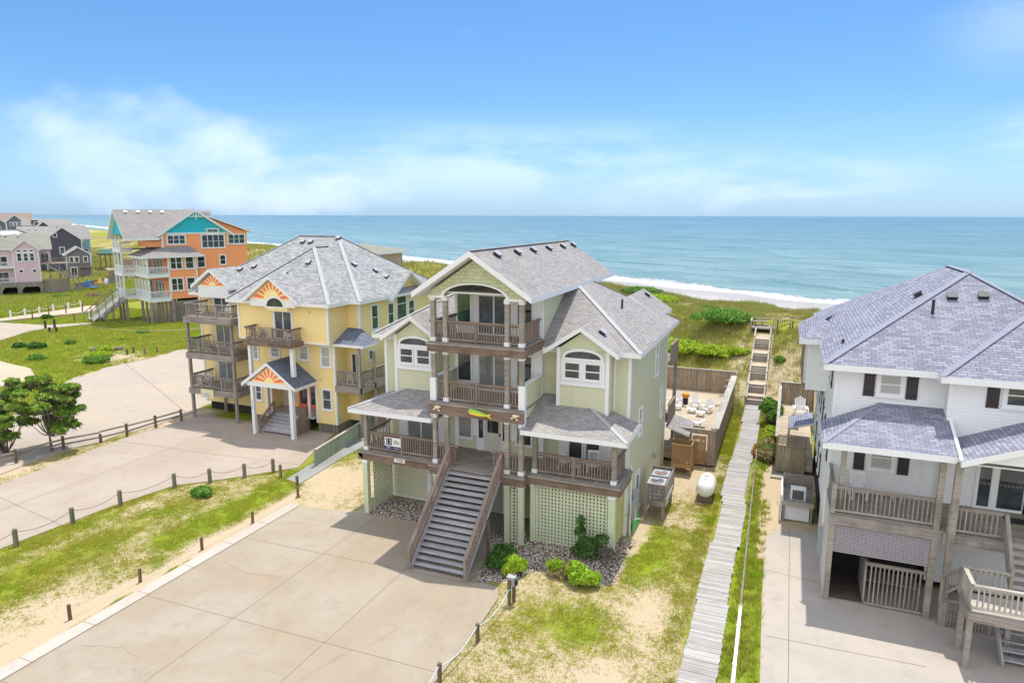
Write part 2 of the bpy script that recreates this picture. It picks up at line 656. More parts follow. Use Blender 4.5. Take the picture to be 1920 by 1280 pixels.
W_BROWN = wood('brown_beam_wood', (0.15, 0.095, 0.07), (0.29, 0.21, 0.165), grime=0.5)
W_RAIL = wood('brown_rail_wood', (0.22, 0.155, 0.12), (0.38, 0.30, 0.25), grime=0.4)
W_DECK = wood('grey_deck_boards', (0.24, 0.205, 0.175), (0.40, 0.36, 0.315), boards=0.13)
W_SUNDECK = wood('sandy_deck_boards', (0.50, 0.40, 0.28), (0.60, 0.50, 0.38), boards=0.13, grime=0.15)
W_STAIR = wood('blue_grey_stair_wood', (0.34, 0.32, 0.32), (0.56, 0.545, 0.56))
W_FENCE = wood('brown_fence_boards', (0.27, 0.195, 0.14), (0.40, 0.31, 0.235), boards=0.14, across=True, gap=0.05)
W_GOLD = wood('golden_brown_wood', (0.33, 0.20, 0.09), (0.46, 0.30, 0.15), grime=0.3)
W_WALK = wood('pale_boardwalk_planks', (0.34, 0.32, 0.30), (0.47, 0.45, 0.43), grime=0.3)
W_PALE = wood('pale_bleached_wood', (0.34, 0.30, 0.255), (0.54, 0.50, 0.44), grime=0.4)
W_GRNPALE = wood('green_stained_palings', (0.30, 0.36, 0.28), (0.40, 0.43, 0.36), grime=0.5)
W_DARK = wood('dark_wood', (0.07, 0.055, 0.045), (0.14, 0.115, 0.10))
W_REDD = wood('reddish_post_wood', (0.26, 0.13, 0.085), (0.36, 0.20, 0.14))
G_DARK = glass('dark_glass')
G_GREEN = glass('greenish_glass', (0.02, 0.05, 0.04))
G_CURT = glass('curtained_glass', (0.03, 0.035, 0.04), 'curtain', (0.36, 0.38, 0.38))
G_BLIND = glass('blinds_glass', (0.03, 0.035, 0.04), 'blind', (0.48, 0.50, 0.46))
G_SCREEN = glass('screened_glass', (0.035, 0.045, 0.06), rough=0.25)
SHUTTER = plain('dark_brown_shutter', (0.035, 0.025, 0.024), 0.6, 0.15, 5)
BLACK = plain('black_metal', (0.02, 0.02, 0.022), 0.5, 0.1)
PAINTED_SHADE = plain('painted_shade', (0.02, 0.018, 0.017), 0.9, 0.1)  # near-black stand-in for the shade under floors and behind screens
GALV = plain('galvanised_metal', (0.46, 0.47, 0.50), 0.45, 0.08, 3, metal=0.3)
GREYBOX = plain('grey_enamel', (0.36, 0.38, 0.41), 0.5, 0.05)
PLASTIC = plain('white_plastic', (0.80, 0.79, 0.77), 0.4, 0.04)
TANKW = plain('white_tank_paint', (0.80, 0.79, 0.77), 0.3, 0.05, 1.0, grime=0.08)
DOORCREAM = plain('cream_door_paint', (0.60, 0.57, 0.50), 0.5, 0.04)
DOORTAN = plain('tan_door_paint', (0.46, 0.42, 0.36), 0.6, 0.06)
NAVY = plain('navy_print', (0.012, 0.02, 0.12), 0.4, 0.03)
SIGNW = plain('cream_sign_face', (0.80, 0.78, 0.70), 0.4, 0.02)
ROPE = plain('pale_rope', (0.60, 0.60, 0.58), 0.9, 0.12, 20)
ROPE_B = plain('pale_blue_rope', (0.50, 0.62, 0.68), 0.8, 0.12, 20)
ROPE_D = plain('dark_cable', (0.10, 0.095, 0.09), 0.8, 0.1)
ROPE_T = plain('tan_rope', (0.45, 0.38, 0.28), 0.9, 0.15, 20)
W_BOLL = wood('grey_green_bollard_wood', (0.14, 0.135, 0.095), (0.24, 0.225, 0.165))
W_STUB = wood('brown_stake_wood', (0.12, 0.085, 0.05), (0.21, 0.155, 0.10))
CHAIR_BLUE = plain('blue_fabric', (0.03, 0.22, 0.62), 0.7, 0.1)
CHAIR_YEL = plain('yellow_plastic', (0.85, 0.52, 0.02), 0.5, 0.05)
BARK = wood('grey_brown_bark', (0.11, 0.085, 0.065), (0.24, 0.195, 0.16))
L_JUN = leaf('juniper_needles', (0.10, 0.21, 0.025), (0.25, 0.38, 0.05), (0.36, 0.45, 0.10))
L_SHRUB = leaf('bright_shrub_leaves', (0.19, 0.36, 0.02), (0.38, 0.52, 0.04), (0.45, 0.55, 0.06))
L_DARK = leaf('deep_green_leaves', (0.035, 0.11, 0.02), (0.11, 0.22, 0.04))
L_MID = leaf('mid_green_leaves', (0.08, 0.21, 0.03), (0.20, 0.36, 0.06))
L_YEL = leaf('yellow_green_leaves', (0.26, 0.40, 0.02), (0.46, 0.54, 0.05))
L_DRY = leaf('dry_straw_leaves', (0.30, 0.23, 0.12), (0.44, 0.36, 0.20))
L_RUST = leaf('rusty_dead_leaves', (0.38, 0.16, 0.05), (0.50, 0.30, 0.12))
L_TWIG = leaf('grey_twigs', (0.10, 0.09, 0.075), (0.19, 0.17, 0.13), trans=0)
C_DRIVE = concrete('tan_driveway_concrete', (0.348, 0.280, 0.201), (0.396, 0.343, 0.275), (0.52, 0.30, 0.10), 0.35)
C_CURB = concrete('pale_kerb_concrete', (0.480, 0.420, 0.360), (0.540, 0.480, 0.420), stain_amt=0.1)
C_YDRIVE = concrete('pinkish_driveway_concrete', (0.385, 0.315, 0.255), (0.44, 0.37, 0.305), (0.48, 0.33, 0.2), 0.2)
C_WDRIVE = concrete('grey_driveway_concrete', (0.402, 0.360, 0.318), (0.468, 0.414, 0.360), (0.3, 0.28, 0.26), 0.3)
C_GRAVEL = concrete('pale_gravel', (0.42, 0.365, 0.31), (0.47, 0.39, 0.305), (0.52, 0.40, 0.27), 0.45, 0.95, (0.6, 1.3, 1))
C_PATH = concrete('grey_path_concrete', (0.25, 0.25, 0.235), (0.33, 0.33, 0.31), stain_amt=0.1)
C_SAND = concrete('sandy_path_surface', (0.504, 0.408, 0.300), (0.564, 0.468, 0.354), stain_amt=0.1, rough=0.95)
JOINT = plain('dark_joint_filler', (0.22, 0.165, 0.12), 0.9, 0.2, 4)

# ------------------------------------------------------------------ terrain, sea and paved sheets
def hash2(ix, iy, seed):
    h = (ix.astype(np.int64) * 374761393 + iy.astype(np.int64) * 668265263 + seed * 974711) & 0xFFFFFFFF
    h = ((h ^ (h >> 13)) * 1274126177) & 0xFFFFFFFF
    return ((h ^ (h >> 16)) & 0xFFFF) / 65535.0


def vnoise(x, y, seed=0):
    ix, iy = np.floor(x), np.floor(y)
    fx, fy = x - ix, y - iy
    fx = fx * fx * (3 - 2 * fx)
    fy = fy * fy * (3 - 2 * fy)
    a, b = hash2(ix, iy, seed), hash2(ix + 1, iy, seed)
    c, d = hash2(ix, iy + 1, seed), hash2(ix + 1, iy + 1, seed)
    return (a * (1 - fx) + b * fx) * (1 - fy) + (c * (1 - fx) + d * fx) * fy


def fbm(x, y, seed=0, oct=4, gain=0.5):
    s, a, t = 0, 1.0, 0
    for i in range(oct):
        s = s + a * vnoise(x * 2 ** i, y * 2 ** i, seed + i * 13)
        t += a
        a *= gain
    return s / t


def sst(x, a, b):
    t = np.clip((x - a) / (b - a), 0, 1)
    return t * t * (3 - 2 * t)


def pip(poly, x, y):
    r = np.zeros(np.shape(x), bool)
    n = len(poly)
    for i in range(n):
        x0, y0 = poly[i]
        x1, y1 = poly[(i + 1) % n]
        if y0 == y1:
            continue
        c = ((y0 > y) != (y1 > y)) & (x < (x1 - x0) * (y - y0) / (y1 - y0) + x0)
        r ^= c
    return r


def NN(x, y):
    return x * 0.5 + y * 0.866


def height(x, y):
    x, y = np.asarray(x, float), np.asarray(y, float)
    n = NN(x, y)
    t = -x * 0.866 + y * 0.5
    wob = (fbm(t / 14, n / 60, 3, 3) - 0.5) * 7
    crest = 4.5 + (fbm(t / 18, n / 40, 9, 3) - 0.5) * 2.4
    up = sst(n + wob * 0.6, 43.5, 55.5)
    dn = sst(n + wob * 0.8, 64, 82)
    z = crest * up * (1 - dn) - 1.2 * dn
    z = z + up * (1 - dn) * ((fbm(x / 3.0, y / 3.0, 21, 4) - 0.5) * 1.3)
    z = z - 1.3 * sst(n, 82, 123) - 2.2 * sst(n, 122, 175) - 8 * sst(n, 170, 500)
    st = (x > -2.6) & (x < -.85) & (y > 51.4) & (y < 63.4)
    z = np.where(st, np.minimum(z, .35 + (np.minimum(y, 61.2) - 51.6) * .4167 - .35), z)
    # the field to the left rolls a little; everything paved stays level
    fld = sst(-x, 60, 74) * (1 - sst(n, 40, 45)) * sst(y, 28, 38)
    z = z + fld * (fbm(x / 9, y / 9, 31, 3) - 0.5) * 0.2
    return z


def H1(x, y):
    return float(height(np.array([x]), np.array([y]))[0])


VERGE = [(-29.9, 10), (-29.3, 19.5), (-29.2, 21.6), (-28.6, 24.2), (-26.3, 26.7), (-24.3, 28.7), (-22.6, 27.0), (-21.6, 24.9), (-21.7, 10), (-21.7, -40), (-29.9, -40)]
PEBBLES = [(-17.6, 25.2), (-13.6, 25.5), (-13.3, 24.6), (-10.6, 24.6), (-10.5, 21.75), (-9.6, 22.1), (-8.9, 22.6), (-8.5, 23.4), (-7.6, 23.8), (-6.3, 23.0), (-5.4, 23.6), (-5.25, 25.2), (-5.6, 27.6), (-17.7, 27.6)]
SANDYARD = [(-0.55, 27.6), (1.95, 27.6), (1.95, 40), (1.2, 40.5), (-0.6, 41)]


def fields(x, y):
    """vegetation cover, lushness and pebble amount of the ground"""
    n = NN(x, y)
    j = (fbm(x / 1.3, y / 1.3, 5, 3) - 0.5)
    jb = (fbm(x / 4.5, y / 4.5, 6, 3) - 0.5)
    veg = np.full(x.shape, 0.86) + jb * 0.5
    lush = np.full(x.shape, 0.55) + (fbm(x / 12, y / 12, 8, 3) - 0.5) * 1.3
    peb = np.zeros(x.shape)
    xx, yy = x + j * 0.7, y + j * 0.7
    # road side behind the view: unseen lots made sandy to bounce light
    veg = np.where(y < 8, 0.30 + jb * 0.5, veg)
    # right lawn
    k = (xx > -9.2) & (xx < -2.2) & (y < 40) & (y > 4)
    green = np.maximum(np.exp(-((x + 6.3) / 2.6) ** 2 - ((y - 20.4) / 1.3) ** 2), np.exp(-((x + 4.6) / 1.3) ** 2 - ((y - 26.5) / 2.6) ** 2))
    veg = np.where(k, 0.50 + jb * 0.75 + green * 0.36 - 0.30 * np.exp(-((x + 3.9) / 1.0) ** 2 - ((y - 22.5) / 2.6) ** 2), veg)
    lush = np.where(k, 0.40 + green * 0.5 + jb * 0.6, lush)
    k = (xx > -5.6) & (xx < -2.4) & (y > 29.5) & (y < 40)
    veg = np.where(k, 0.30 + jb * 0.9 + 0.35 * sst(x, -3.2, -2.4), veg)
    # strip between boardwalk and rail, weeds along the concrete
    k = (xx > -1.3) & (xx < -0.2) & (y < 41)
    veg = np.where(k, 0.62 + jb * 0.9, veg)
    lush = np.where(k, 0.72 + jb, lush)
    k = (xx > -5.8) & (xx < -5.0) & (y < 33) & (y > 26)
    veg = np.where(k, veg * 0.35, veg)
    # verge between the two driveways: diagonal mown bands and a bare edge by the kerb
    k = pip(VERGE, xx, yy)
    band = np.exp(-((x + 23.9 - 0.05 * (y - 20)) / 0.9) ** 2) * sst(y, 18.5, 20) + 0.75 * np.exp(-((x + 26.6) / 1.2) ** 2) + 0.6 * np.exp(-((x + 28.9) / 0.5) ** 2)
    veg = np.where(k, 0.36 + 0.5 * band + jb * 0.9 - 0.35 * sst(x, -22.9, -22.1), veg)
    lush = np.where(k, 0.45 + 0.55 * np.exp(-((x + 23.9) / 0.9) ** 2) * sst(y, 18, 20.5) + 0.25 * band + jb * 0.5, lush)
    # sandy side yard left of the green house
    k = (xx > -24.2) & (xx < -17.2) & (y > 24.8) & (y < 46) & ~pip(VERGE, xx, yy)
    veg = np.where(k, 0.30 + 0.55 * sst(y + j * 3, 29, 33) + jb * 0.7, veg)
    lush = np.where(k, 0.45 + 0.3 * sst(y, 29, 34), lush)
    # strip between yellow drive and gravel lot
    k = (xx > -40.2) & (xx < -36.6) & (y < 36)
    veg = np.where(k, 0.50 + jb * 0.8, veg)
    lush = np.where(k, 0.45 + jb, lush)
    k = pip(SANDYARD, xx, yy)
    veg = np.where(k, 0.10 + jb * 0.4, veg)
    # left field
    k = (x < -40) & (n < 44)
    veg = np.where(k, 0.86 + jb * 0.5 - 0.5 * np.exp(-((x + 60) / 6) ** 2 - ((y - 46) / 3.0) ** 2), veg)
    lush = np.where(k, 0.58 + (fbm(x / 8, y / 8, 8, 3) - 0.5) * 1.3, lush)
    k = (x < -100) & (n < 44)
    veg = np.where(k, 0.75 + jb * 0.9, veg)
    lush = np.where(k, 0.42 + (fbm(x / 10, y / 10, 19, 3) - 0.5) * 1.1, lush)
    # dunes and beach
    d = sst(n, 41, 46)
    bare = np.exp(-((x + 3.3) / 0.8) ** 2 - ((y - 58) / 4) ** 2) + np.exp(-((x - 0.5) / 1.1) ** 2 - ((y - 57) / 3.5) ** 2)
    bare = np.maximum(bare, sst(fbm(x / 6, y / 6, 77, 3), 0.6, 0.72))
    veg = np.where(n > 41, veg * (1 - d) + d * (0.95 + jb * 0.4 - 0.55 * bare), veg)
    lush = np.where(n > 41, lush * (1 - d) + d * (0.42 + (fbm(x / 7, y / 7, 18, 3) - 0.5) * 1.3), lush)
    veg = veg * (1 - sst(n + jb * 10, 71, 78))
    veg = np.where((x > -2.5) & (x < -.95) & (y > 51.2) & (y < 61.4), 0.05, veg)
    peb = np.where(pip(PEBBLES, x + j * 0.5, y + j * 0.5), 1.0, 0.0)
    veg = np.where(peb > 0.5, 0.04 + 0.1 * j, veg)
    return np.clip(veg, 0, 1), np.clip(lush, 0, 1), peb


def spaced(parts):
    out = []
    for a, b, st in parts:
        out += list(np.arange(a, b, st))
    out.append(parts[-1][1])
    return np.array(out)


def build_ground():
    xs = spaced([(-9000, -900, 900), (-900, -300, 60), (-300, -130, 8), (-130, -62, 1.6), (-62, -40, 0.8), (-40, 8, 0.3), (8, 60, 2.5), (60, 300, 20), (300, 3000, 300)])
    ys = spaced([(-2000, -200, 200), (-200, 0, 20), (0, 10, 1.5), (10, 48, 0.3), (48, 82, 0.6), (82, 140, 3), (140, 400, 15), (400, 6000, 400)])
    X, Y = np.meshgrid(xs, ys)
    Z = height(X, Y)
    V, L, P = fields(X, Y)
    Z = Z + np.where(NN(X, Y) < 44, (V - 0.6) * 0.03 - 0.006, 0)
    ny, nx = X.shape
    me = bpy.data.meshes.new('ground')
    co = np.stack([X, Y, Z], -1).reshape(-1, 3)
    idx = np.arange(nx * ny).reshape(ny, nx)
    q = np.stack([idx[:-1, :-1], idx[:-1, 1:], idx[1:, 1:], idx[1:, :-1]], -1).reshape(-1, 4)
    me.vertices.add(len(co))
    me.vertices.foreach_set('co', co.ravel())
    me.loops.add(q.size)
    me.loops.foreach_set('vertex_index', q.ravel())
    me.polygons.add(len(q))
    me.polygons.foreach_set('loop_start', np.arange(0, q.size, 4))
    me.polygons.foreach_set('loop_total', np.full(len(q), 4))
    me.polygons.foreach_set('use_smooth', np.ones(len(q), bool))
    for nm, arr in (('veg', V), ('lush', L), ('peb', P)):
        a = me.attributes.new(nm, 'FLOAT', 'POINT')
        a.data.foreach_set('value', arr.ravel().astype(np.float32))
    me.update()
    o = bpy.data.objects.new('ground', me)
    COL.objects.link(o)
    tag(o, 'sandy ground with patchy grass, dunes and pale beach', 'ground', kind='structure')
    m, t, b = newmat('sand_and_turf')
    ob = objv(t)
    x, y, z = t.sep(ob)
    n = t.math('ADD', t.math('MULTIPLY', x, 0.5), t.math('MULTIPLY', y, 0.866))
    veg, lush, peb = t.attr('veg'), t.attr('lush'), t.attr('peb')
    f1 = t.noise(ob, 2.3, 6, 0.68)
    f2 = t.noise(ob, 11, 5, 0.7)
    f3 = t.noise(ob, 55, 3, 0.6)
    sand = t.mix(f1, (0.460, 0.362, 0.241), (0.586, 0.477, 0.345))
    sand = t.mix(t.math('MULTIPLY', f3, 0.5), sand, (0.391, 0.299, 0.178))
    litter = t.ss(t.math('ADD', t.math('MULTIPLY', f2, 0.7), t.math('MULTIPLY', f3, 0.3)), 0.54, 0.64)
    sand = t.mix(t.math('MULTIPLY', t.math('MULTIPLY', litter, 0.45), t.math('SUBTRACT', 1.0, t.ss(n, 66, 74))), sand, (0.30, 0.235, 0.12))
    beach = t.mix(f1, (0.425, 0.408, 0.414), (0.483, 0.460, 0.454))
    beach = t.mix(t.math('MULTIPLY', t.ss(n, 114, 122), 0.6), beach, (0.30, 0.29, 0.29))
    sand = t.mix(t.ss(n, 70, 78), sand, beach)
    dry = t.mix(f2, (0.22, 0.185, 0.065), (0.34, 0.28, 0.12))
    mid = t.mix(f2, (0.235, 0.235, 0.03), (0.34, 0.32, 0.06))
    lus = t.mix(f2, (0.17, 0.27, 0.012), (0.28, 0.35, 0.022))
    gr = t.mix(t.ss(lush, 0.15, 0.55), dry, mid)
    gr = t.mix(t.ss(lush, 0.5, 0.95), gr, lus)
    fm = t.math('ADD', t.math('ADD', t.math('MULTIPLY', f1, 0.32), t.math('MULTIPLY', f2, 0.42)), t.math('MULTIPLY', f3, 0.26))
    thr = t.math('ADD', veg, t.math('MULTIPLY', t.math('SUBTRACT', fm, 0.5), 3.6))
    mask = t.ss(thr, 0.42, 0.66)
    c = t.mix(mask, sand, gr)
    vo = t.node('ShaderNodeTexVoronoi')
    t.put(vo.inputs['Vector'], ob)
    vo.inputs['Scale'].default_value = 13
    hsv = t.sep(vo.outputs['Color'])
    pc = t.mix(hsv[0], (0.40, 0.32, 0.26), (0.80, 0.70, 0.60))
    pc = t.mix(t.ss(vo.outputs['Distance'], 0.25, 0.55), pc, (0.12, 0.09, 0.07))
    c = t.mix(peb, c, pc)
    t.put(b.inputs['Base Color'], c)
    b.inputs['Roughness'].default_value = 0.95
    b.inputs['Specular IOR Level'].default_value = 0.15
    hgt = t.math('ADD', t.math('MULTIPLY', f2, 0.5), t.math('MULTIPLY', f3, t.math('ADD', 0.25, mask)))
    hgt = t.mix(peb, hgt, t.math('MULTIPLY', vo.outputs['Distance'], -1.0))
    bump(t, b, hgt, 0.5, 0.06)
    me.materials.append(m)
    return o


def build_sea():
    mb = MB()
    # the sheet starts on the beach and runs to the horizon
    a, t0 = Vector((0.5, 0.866, 0)), Vector((-0.866, 0.5, 0))
    O = a * 108 + Vector((0, 0, -2.62))
    ns = [0, 20, 60, 160, 600, 3000, 40000]
    ts = [-40000, -2000, -200, 0, 200, 600, 2500, 40000]
    for i in range(len(ns) - 1):
        for k in range(len(ts) - 1):
            mb.face([O + a * ns[i] + t0 * ts[k + 1], O + a * ns[i] + t0 * ts[k],
                     O + a * ns[i + 1] + t0 * ts[k], O + a * ns[i + 1] + t0 * ts[k + 1]])
    o = mb.build('sea', [], None)
    o.location = (0, 0, 0)
    for v, p in zip(o.data.vertices, mb.v):
        v.co = p
    o.data.update()
    tag(o, 'blue green sea with a band of white surf along the beach', 'sea', kind='structure')
    m, t, b = newmat('sea_water')
    x, y, z = t.sep(objv(t))
    n = t.math('ADD', t.math('MULTIPLY', x, 0.5), t.math('MULTIPLY', y, 0.866))
    tt = t.math('ADD', t.math('MULTIPLY', x, -0.866), t.math('MULTIPLY', y, 0.5))
    nt = t.comb(n, t.math('MULTIPLY', tt, 0.35), 0.0)
    big = t.noise(t.comb(t.math('MULTIPLY', n, 1.0), t.math('MULTIPLY', tt, 0.12), 0.0), 0.045, 5, 0.6, 0.4)
    mid = t.noise(nt, 0.14, 6, 0.62, 0.3)
    fine = t.noise(nt, 0.6, 5, 0.65)
    c = t.mix(t.ss(n, 150, 420), (0.20, 0.30, 0.275), (0.125, 0.225, 0.235))
    c = t.mix(t.ss(n, 420, 2600), c, (0.07, 0.165, 0.20))
    c = t.mix(t.math('MULTIPLY', t.ss(big, 0.38, 0.62), 0.75), c, t.mix(t.ss(n, 150, 900), (0.11, 0.215, 0.20), (0.045, 0.125, 0.155)))
    c = t.mix(t.math('MULTIPLY', t.ss(mid, 0.48, 0.70), 0.6), c, t.mix(t.ss(n, 150, 500), (0.32, 0.40, 0.41), (0.19, 0.285, 0.33)))
    strk = t.noise(t.comb(t.math('MULTIPLY', n, 1.0), t.math('MULTIPLY', tt, 0.09), 11.0), 0.16, 5, 0.65, 0.5)
    c = t.mix(t.math('MULTIPLY', t.ss(strk, 0.55, 0.66), t.lin(n, 150, 900, 0.55, 0.25)), c, (0.055, 0.15, 0.165))
    c = t.mix(t.math('MULTIPLY', t.ss(strk, 0.46, 0.34), t.lin(n, 150, 900, 0.45, 0.2)), c, (0.26, 0.36, 0.36))
    lg = t.math('MULTIPLY', t.math('LOGARITHM', t.math('MAXIMUM', n, 60.0), 2.718), 11.0)
    an = t.math('MULTIPLY', t.math('DIVIDE', tt, t.math('MAXIMUM', n, 60.0)), 4.5)
    sw = t.noise(t.comb(lg, an, 2.0), 1.0, 7, 0.62, 0.35)
    sw2 = t.noise(t.comb(t.math('MULTIPLY', lg, 3.0), t.math('MULTIPLY', an, 3.0), 5.0), 1.0, 5, 0.65, 0.3)
    c = t.mix(t.math('MULTIPLY', t.ss(sw, 0.52, 0.66), 0.55), c, (0.045, 0.135, 0.155))
    c = t.mix(t.math('MULTIPLY', t.ss(sw, 0.46, 0.34), 0.40), c, (0.25, 0.34, 0.345))
    c = t.mix(t.math('MULTIPLY', t.ss(sw2, 0.54, 0.66), 0.35), c, (0.05, 0.14, 0.155))
    c = t.mix(t.math('MULTIPLY', t.ss(sw2, 0.44, 0.34), 0.30), c, (0.28, 0.36, 0.37))
    # surf: a solid ragged band at the shore, thin broken crests farther out
    edge = t.math('ADD', n, t.math('ADD', t.math('MULTIPLY', t.math('SUBTRACT', t.noise(t.comb(t.math('MULTIPLY', tt, 0.02), 0.0, 0.0), 1.0, 4, 0.6), 0.5), 26.0),
                                   t.math('MULTIPLY', t.math('SUBTRACT', mid, 0.5), 16.0)))
    lace = t.noise(t.comb(n, tt, 0.0), 0.9, 6, 0.7, 0.6)
    band = t.math('MULTIPLY', t.ss(edge, 123, 129), t.math('SUBTRACT', 1.0, t.ss(edge, 132, 143)))
    band = t.math('MULTIPLY', band, t.ss(t.math('ADD', lace, t.math('MULTIPLY', t.math('SUBTRACT', 1.0, t.ss(edge, 126, 141)), 0.34)), 0.42, 0.60))
    line = t.noise(t.comb(t.math('MULTIPLY', n, 1.0), t.math('MULTIPLY', tt, 0.10), 7.0), 0.22, 4, 0.6, 0.5)
    crest = t.math('MULTIPLY', t.ss(line, 0.61, 0.67), t.math('MULTIPLY', t.ss(lace, 0.42, 0.6), t.math('SUBTRACT', 1.0, t.ss(n, 150, 230))))
    foam = t.math('MAXIMUM', band, t.math('MULTIPLY', crest, 0.9))
    c = t.mix(foam, c, (0.80, 0.82, 0.83))
    t.put(b.inputs['Base Color'], c)
    t.put(b.inputs['Roughness'], t.mix(foam, (0.22, 0.22, 0.22), (0.9, 0.9, 0.9)))
    b.inputs['Specular IOR Level'].default_value = 0.16
    h = t.math('ADD', t.math('MULTIPLY', mid, 1.0), t.math('MULTIPLY', fine, 0.35))
    h = t.math('ADD', h, t.math('MULTIPLY', foam, 0.4))
    bump(t, b, h, 0.8, 2.2)
    o.data.materials.append(m)


def sheet(name, poly, z, th, mat, label, cat, n_parts=None):
    mb = MB()
    mb.prism([(p[0], p[1], z) for p in poly], (0, 0, -th))
    o = mb.build(name, mat, None)
    tag(o, label, cat, kind='structure')
    return o


def strip(mb, p, q, wdt, z):
    p, q = Vector((*p, z)), Vector((*q, z))
    d = (q - p).normalized()
    r = Vector((d.y, -d.x, 0)) * wdt / 2
    mb.face([p - r, p + r, q + r, q - r])


build_ground()
build_sea()

# main driveway
DRIVE = [(-21.05, 24.75), (-17.8, 25.25), (-13.5, 25.45), (-13.3, 24.7), (-10.6, 24.7), (-10.55, 21.6), (-9.9, 21.75), (-9.35, 21.7), (-9.05, 21.0), (-8.95, 19.0), (-9.0, 16), (-9.05, 8), (-9.1, -30), (-21.05, -30)]
dr = sheet('driveway', DRIVE, 0.05, 0.2, C_DRIVE, 'wide tan concrete driveway with dark joint lines', 'driveway')
mb = MB()
for p, q in [((-13.25, 21.8), (-13.3, -30)), ((-17.0, 25.2), (-17.2, -30)), ((-21.0, 21.2), (-10.5, 21.5)), ((-21.0, 16.25), (-9.05, 16.5)), ((-21.0, 11.2), (-9.1, 11.4))]:
    strip(mb, p, q, 0.024, 0.054)
mb.build('joint', JOINT, dr)
mb = MB()
for path in ([(-20.5, 13.3), (-19.2, 13.7), (-18.3, 13.6), (-17.4, 12.7)], [(-11.6, 20.3), (-11.9, 19.2), (-11.5, 17.8), (-11.9, 16.5)], [(-12.2, 16.4), (-12.6, 15.3), (-12.9, 14.0)], [(-20.8, 19.3), (-18.9, 18.9), (-17.1, 19.2)]):
    for i in range(len(path) - 1):
        p, q = Vector(path[i]), Vector(path[i + 1])
        pts = [p.lerp(q, k / 6) + Vector((random.uniform(-.05, .05), random.uniform(-.05, .05))) * (0 < k < 6) for k in range(7)]
        for k in range(6):
            strip(mb, pts[k], pts[k + 1], 0.007, 0.054)
mb.build('crack', JOINT, dr)
kerb = sheet('kerb', [(-21.62, 24.75), (-21.05, 24.75), (-21.05, -30), (-21.62, -30)], 0.09, 0.2, C_CURB, 'pale concrete kerb along the tan driveway', 'kerb')
mb = MB()
for k in range(12):
    strip(mb, (-21.62, 22.6 - k * 2.1), (-21.05, 22.6 - k * 2.1), 0.02, 0.094)
mb.build('joint', JOINT, kerb)
sheet('pad', [(-12.9, 24.75), (-11.2, 24.75), (-11.2, 27.35), (-12.9, 27.35)], 0.055, 0.2, C_PATH, 'grey concrete pad by the door under the stairs', 'pad')

YDRIVE = [(-37.1, 21), (-37.5, 25), (-37.9, 29), (-37.4, 34.6), (-26.3, 34.6), (-25.4, 31.5), (-24.5, 28.9), (-26.2, 26.9), (-27.4, 25.6), (-28.7, 24.4), (-29.35, 21.5), (-29.7, 18), (-30.3, 10), (-30.5, -30), (-39, -30), (-38, 8)]
yd = sheet('driveway', YDRIVE, 0.045, 0.2, C_YDRIVE, 'pinkish concrete driveway in front of the yellow house', 'driveway')
mb = MB()
for p, q in [((-37.0, 20.2), (-29.6, 19.0)), ((-33.6, 34.5), (-33.9, 5)), ((-37.8, 28.2), (-24.7, 29.2))]:
    strip(mb, p, q, 0.03, 0.049)
mb.build('joint', JOINT, yd)
GRAVEL = [(-38.9, 20), (-38.9, 27), (-38.4, 31.5), (-39.2, 38), (-44, 44), (-52, 50.5), (-57, 52.3), (-58.3, 51.5), (-57.6, 49.2), (-57.2, 46.2), (-57.6, 42.5), (-55.6, 37.5), (-53.2, 34.6), (-50.6, 32), (-49, 28), (-48, 20), (-48, -30), (-40.5, -30)]
GRAVEL2 = []
for i, p in enumerate(GRAVEL):
    q = GRAVEL[(i + 1) % len(GRAVEL)]
    for k in range(4):
        f = k / 4
        GRAVEL2.append((p[0] + (q[0] - p[0]) * f + random.uniform(-.3, .3) * (k > 0), p[1] + (q[1] - p[1]) * f + random.uniform(-.3, .3) * (k > 0)))
sheet('road', GRAVEL2, 0.03, 0.3, C_GRAVEL, 'pale gravel lot beside the yellow house', 'gravel lot')
sheet('path', [(-24.0, 27.3), (-22.9, 27.0), (-23.2, 31), (-23.3, 48), (-24.5, 48), (-24.4, 32)], 0.03, 0.2, C_PATH, 'narrow grey path beside the paling fence', 'path')
WDRIVE = [(-0.15, 30.0), (0.3, 30.9), (1.9, 31.2), (2.0, 28), (9, 27.8), (14, 27), (14, 22.9), (6.0, 23.6), (5.4, 23.0), (4.6, 23.2), (4.9, 21.0), (6.2, 18.0), (7, 14), (7, -30), (0.2, -30), (0.15, 15), (0.0, 21), (-0.12, 25)]
WDRIVE = [(-0.15, 30.0), (0.3, 30.9), (1.9, 31.2), (2.0, 28), (9, 27.8), (14, 27), (14, -30), (0.2, -30), (0.15, 15), (0.0, 21), (-0.12, 25)]
wd = sheet('driveway', WDRIVE, 0.045, 0.2, C_WDRIVE, 'grey concrete driveway in front of the white house', 'driveway')
mb = MB()
for p, q in [((0.8, 30.9), (0.95, -30)), ((-0.1, 26.9), (2.0, 26.6)), ((0.1, 22.3), (4.8, 22.5))]:
    strip(mb, p, q, 0.025, 0.049)
mb.build('joint', JOINT, wd)
mb = MB()
sheet('path', [(-59, 33), (-57.5, 36.5), (-63, 39.5), (-72, 41), (-72, 39.3), (-64, 37.4), (-60.5, 35)], 0.10, 0.5, C_SAND, 'sandy footpath winding through the left field', 'path')
sheet('path', [(-80.3, 47.6), (-83.5, 52.7), (-83.6, 54.2), (-82, 60), (-83.2, 60), (-86.2, 56.6), (-95, 55.5), (-130, 50), (-130, 40), (-95, 44)], 0.12, 0.6, C_GRAVEL, 'pale gravel track near the orange house', 'track')
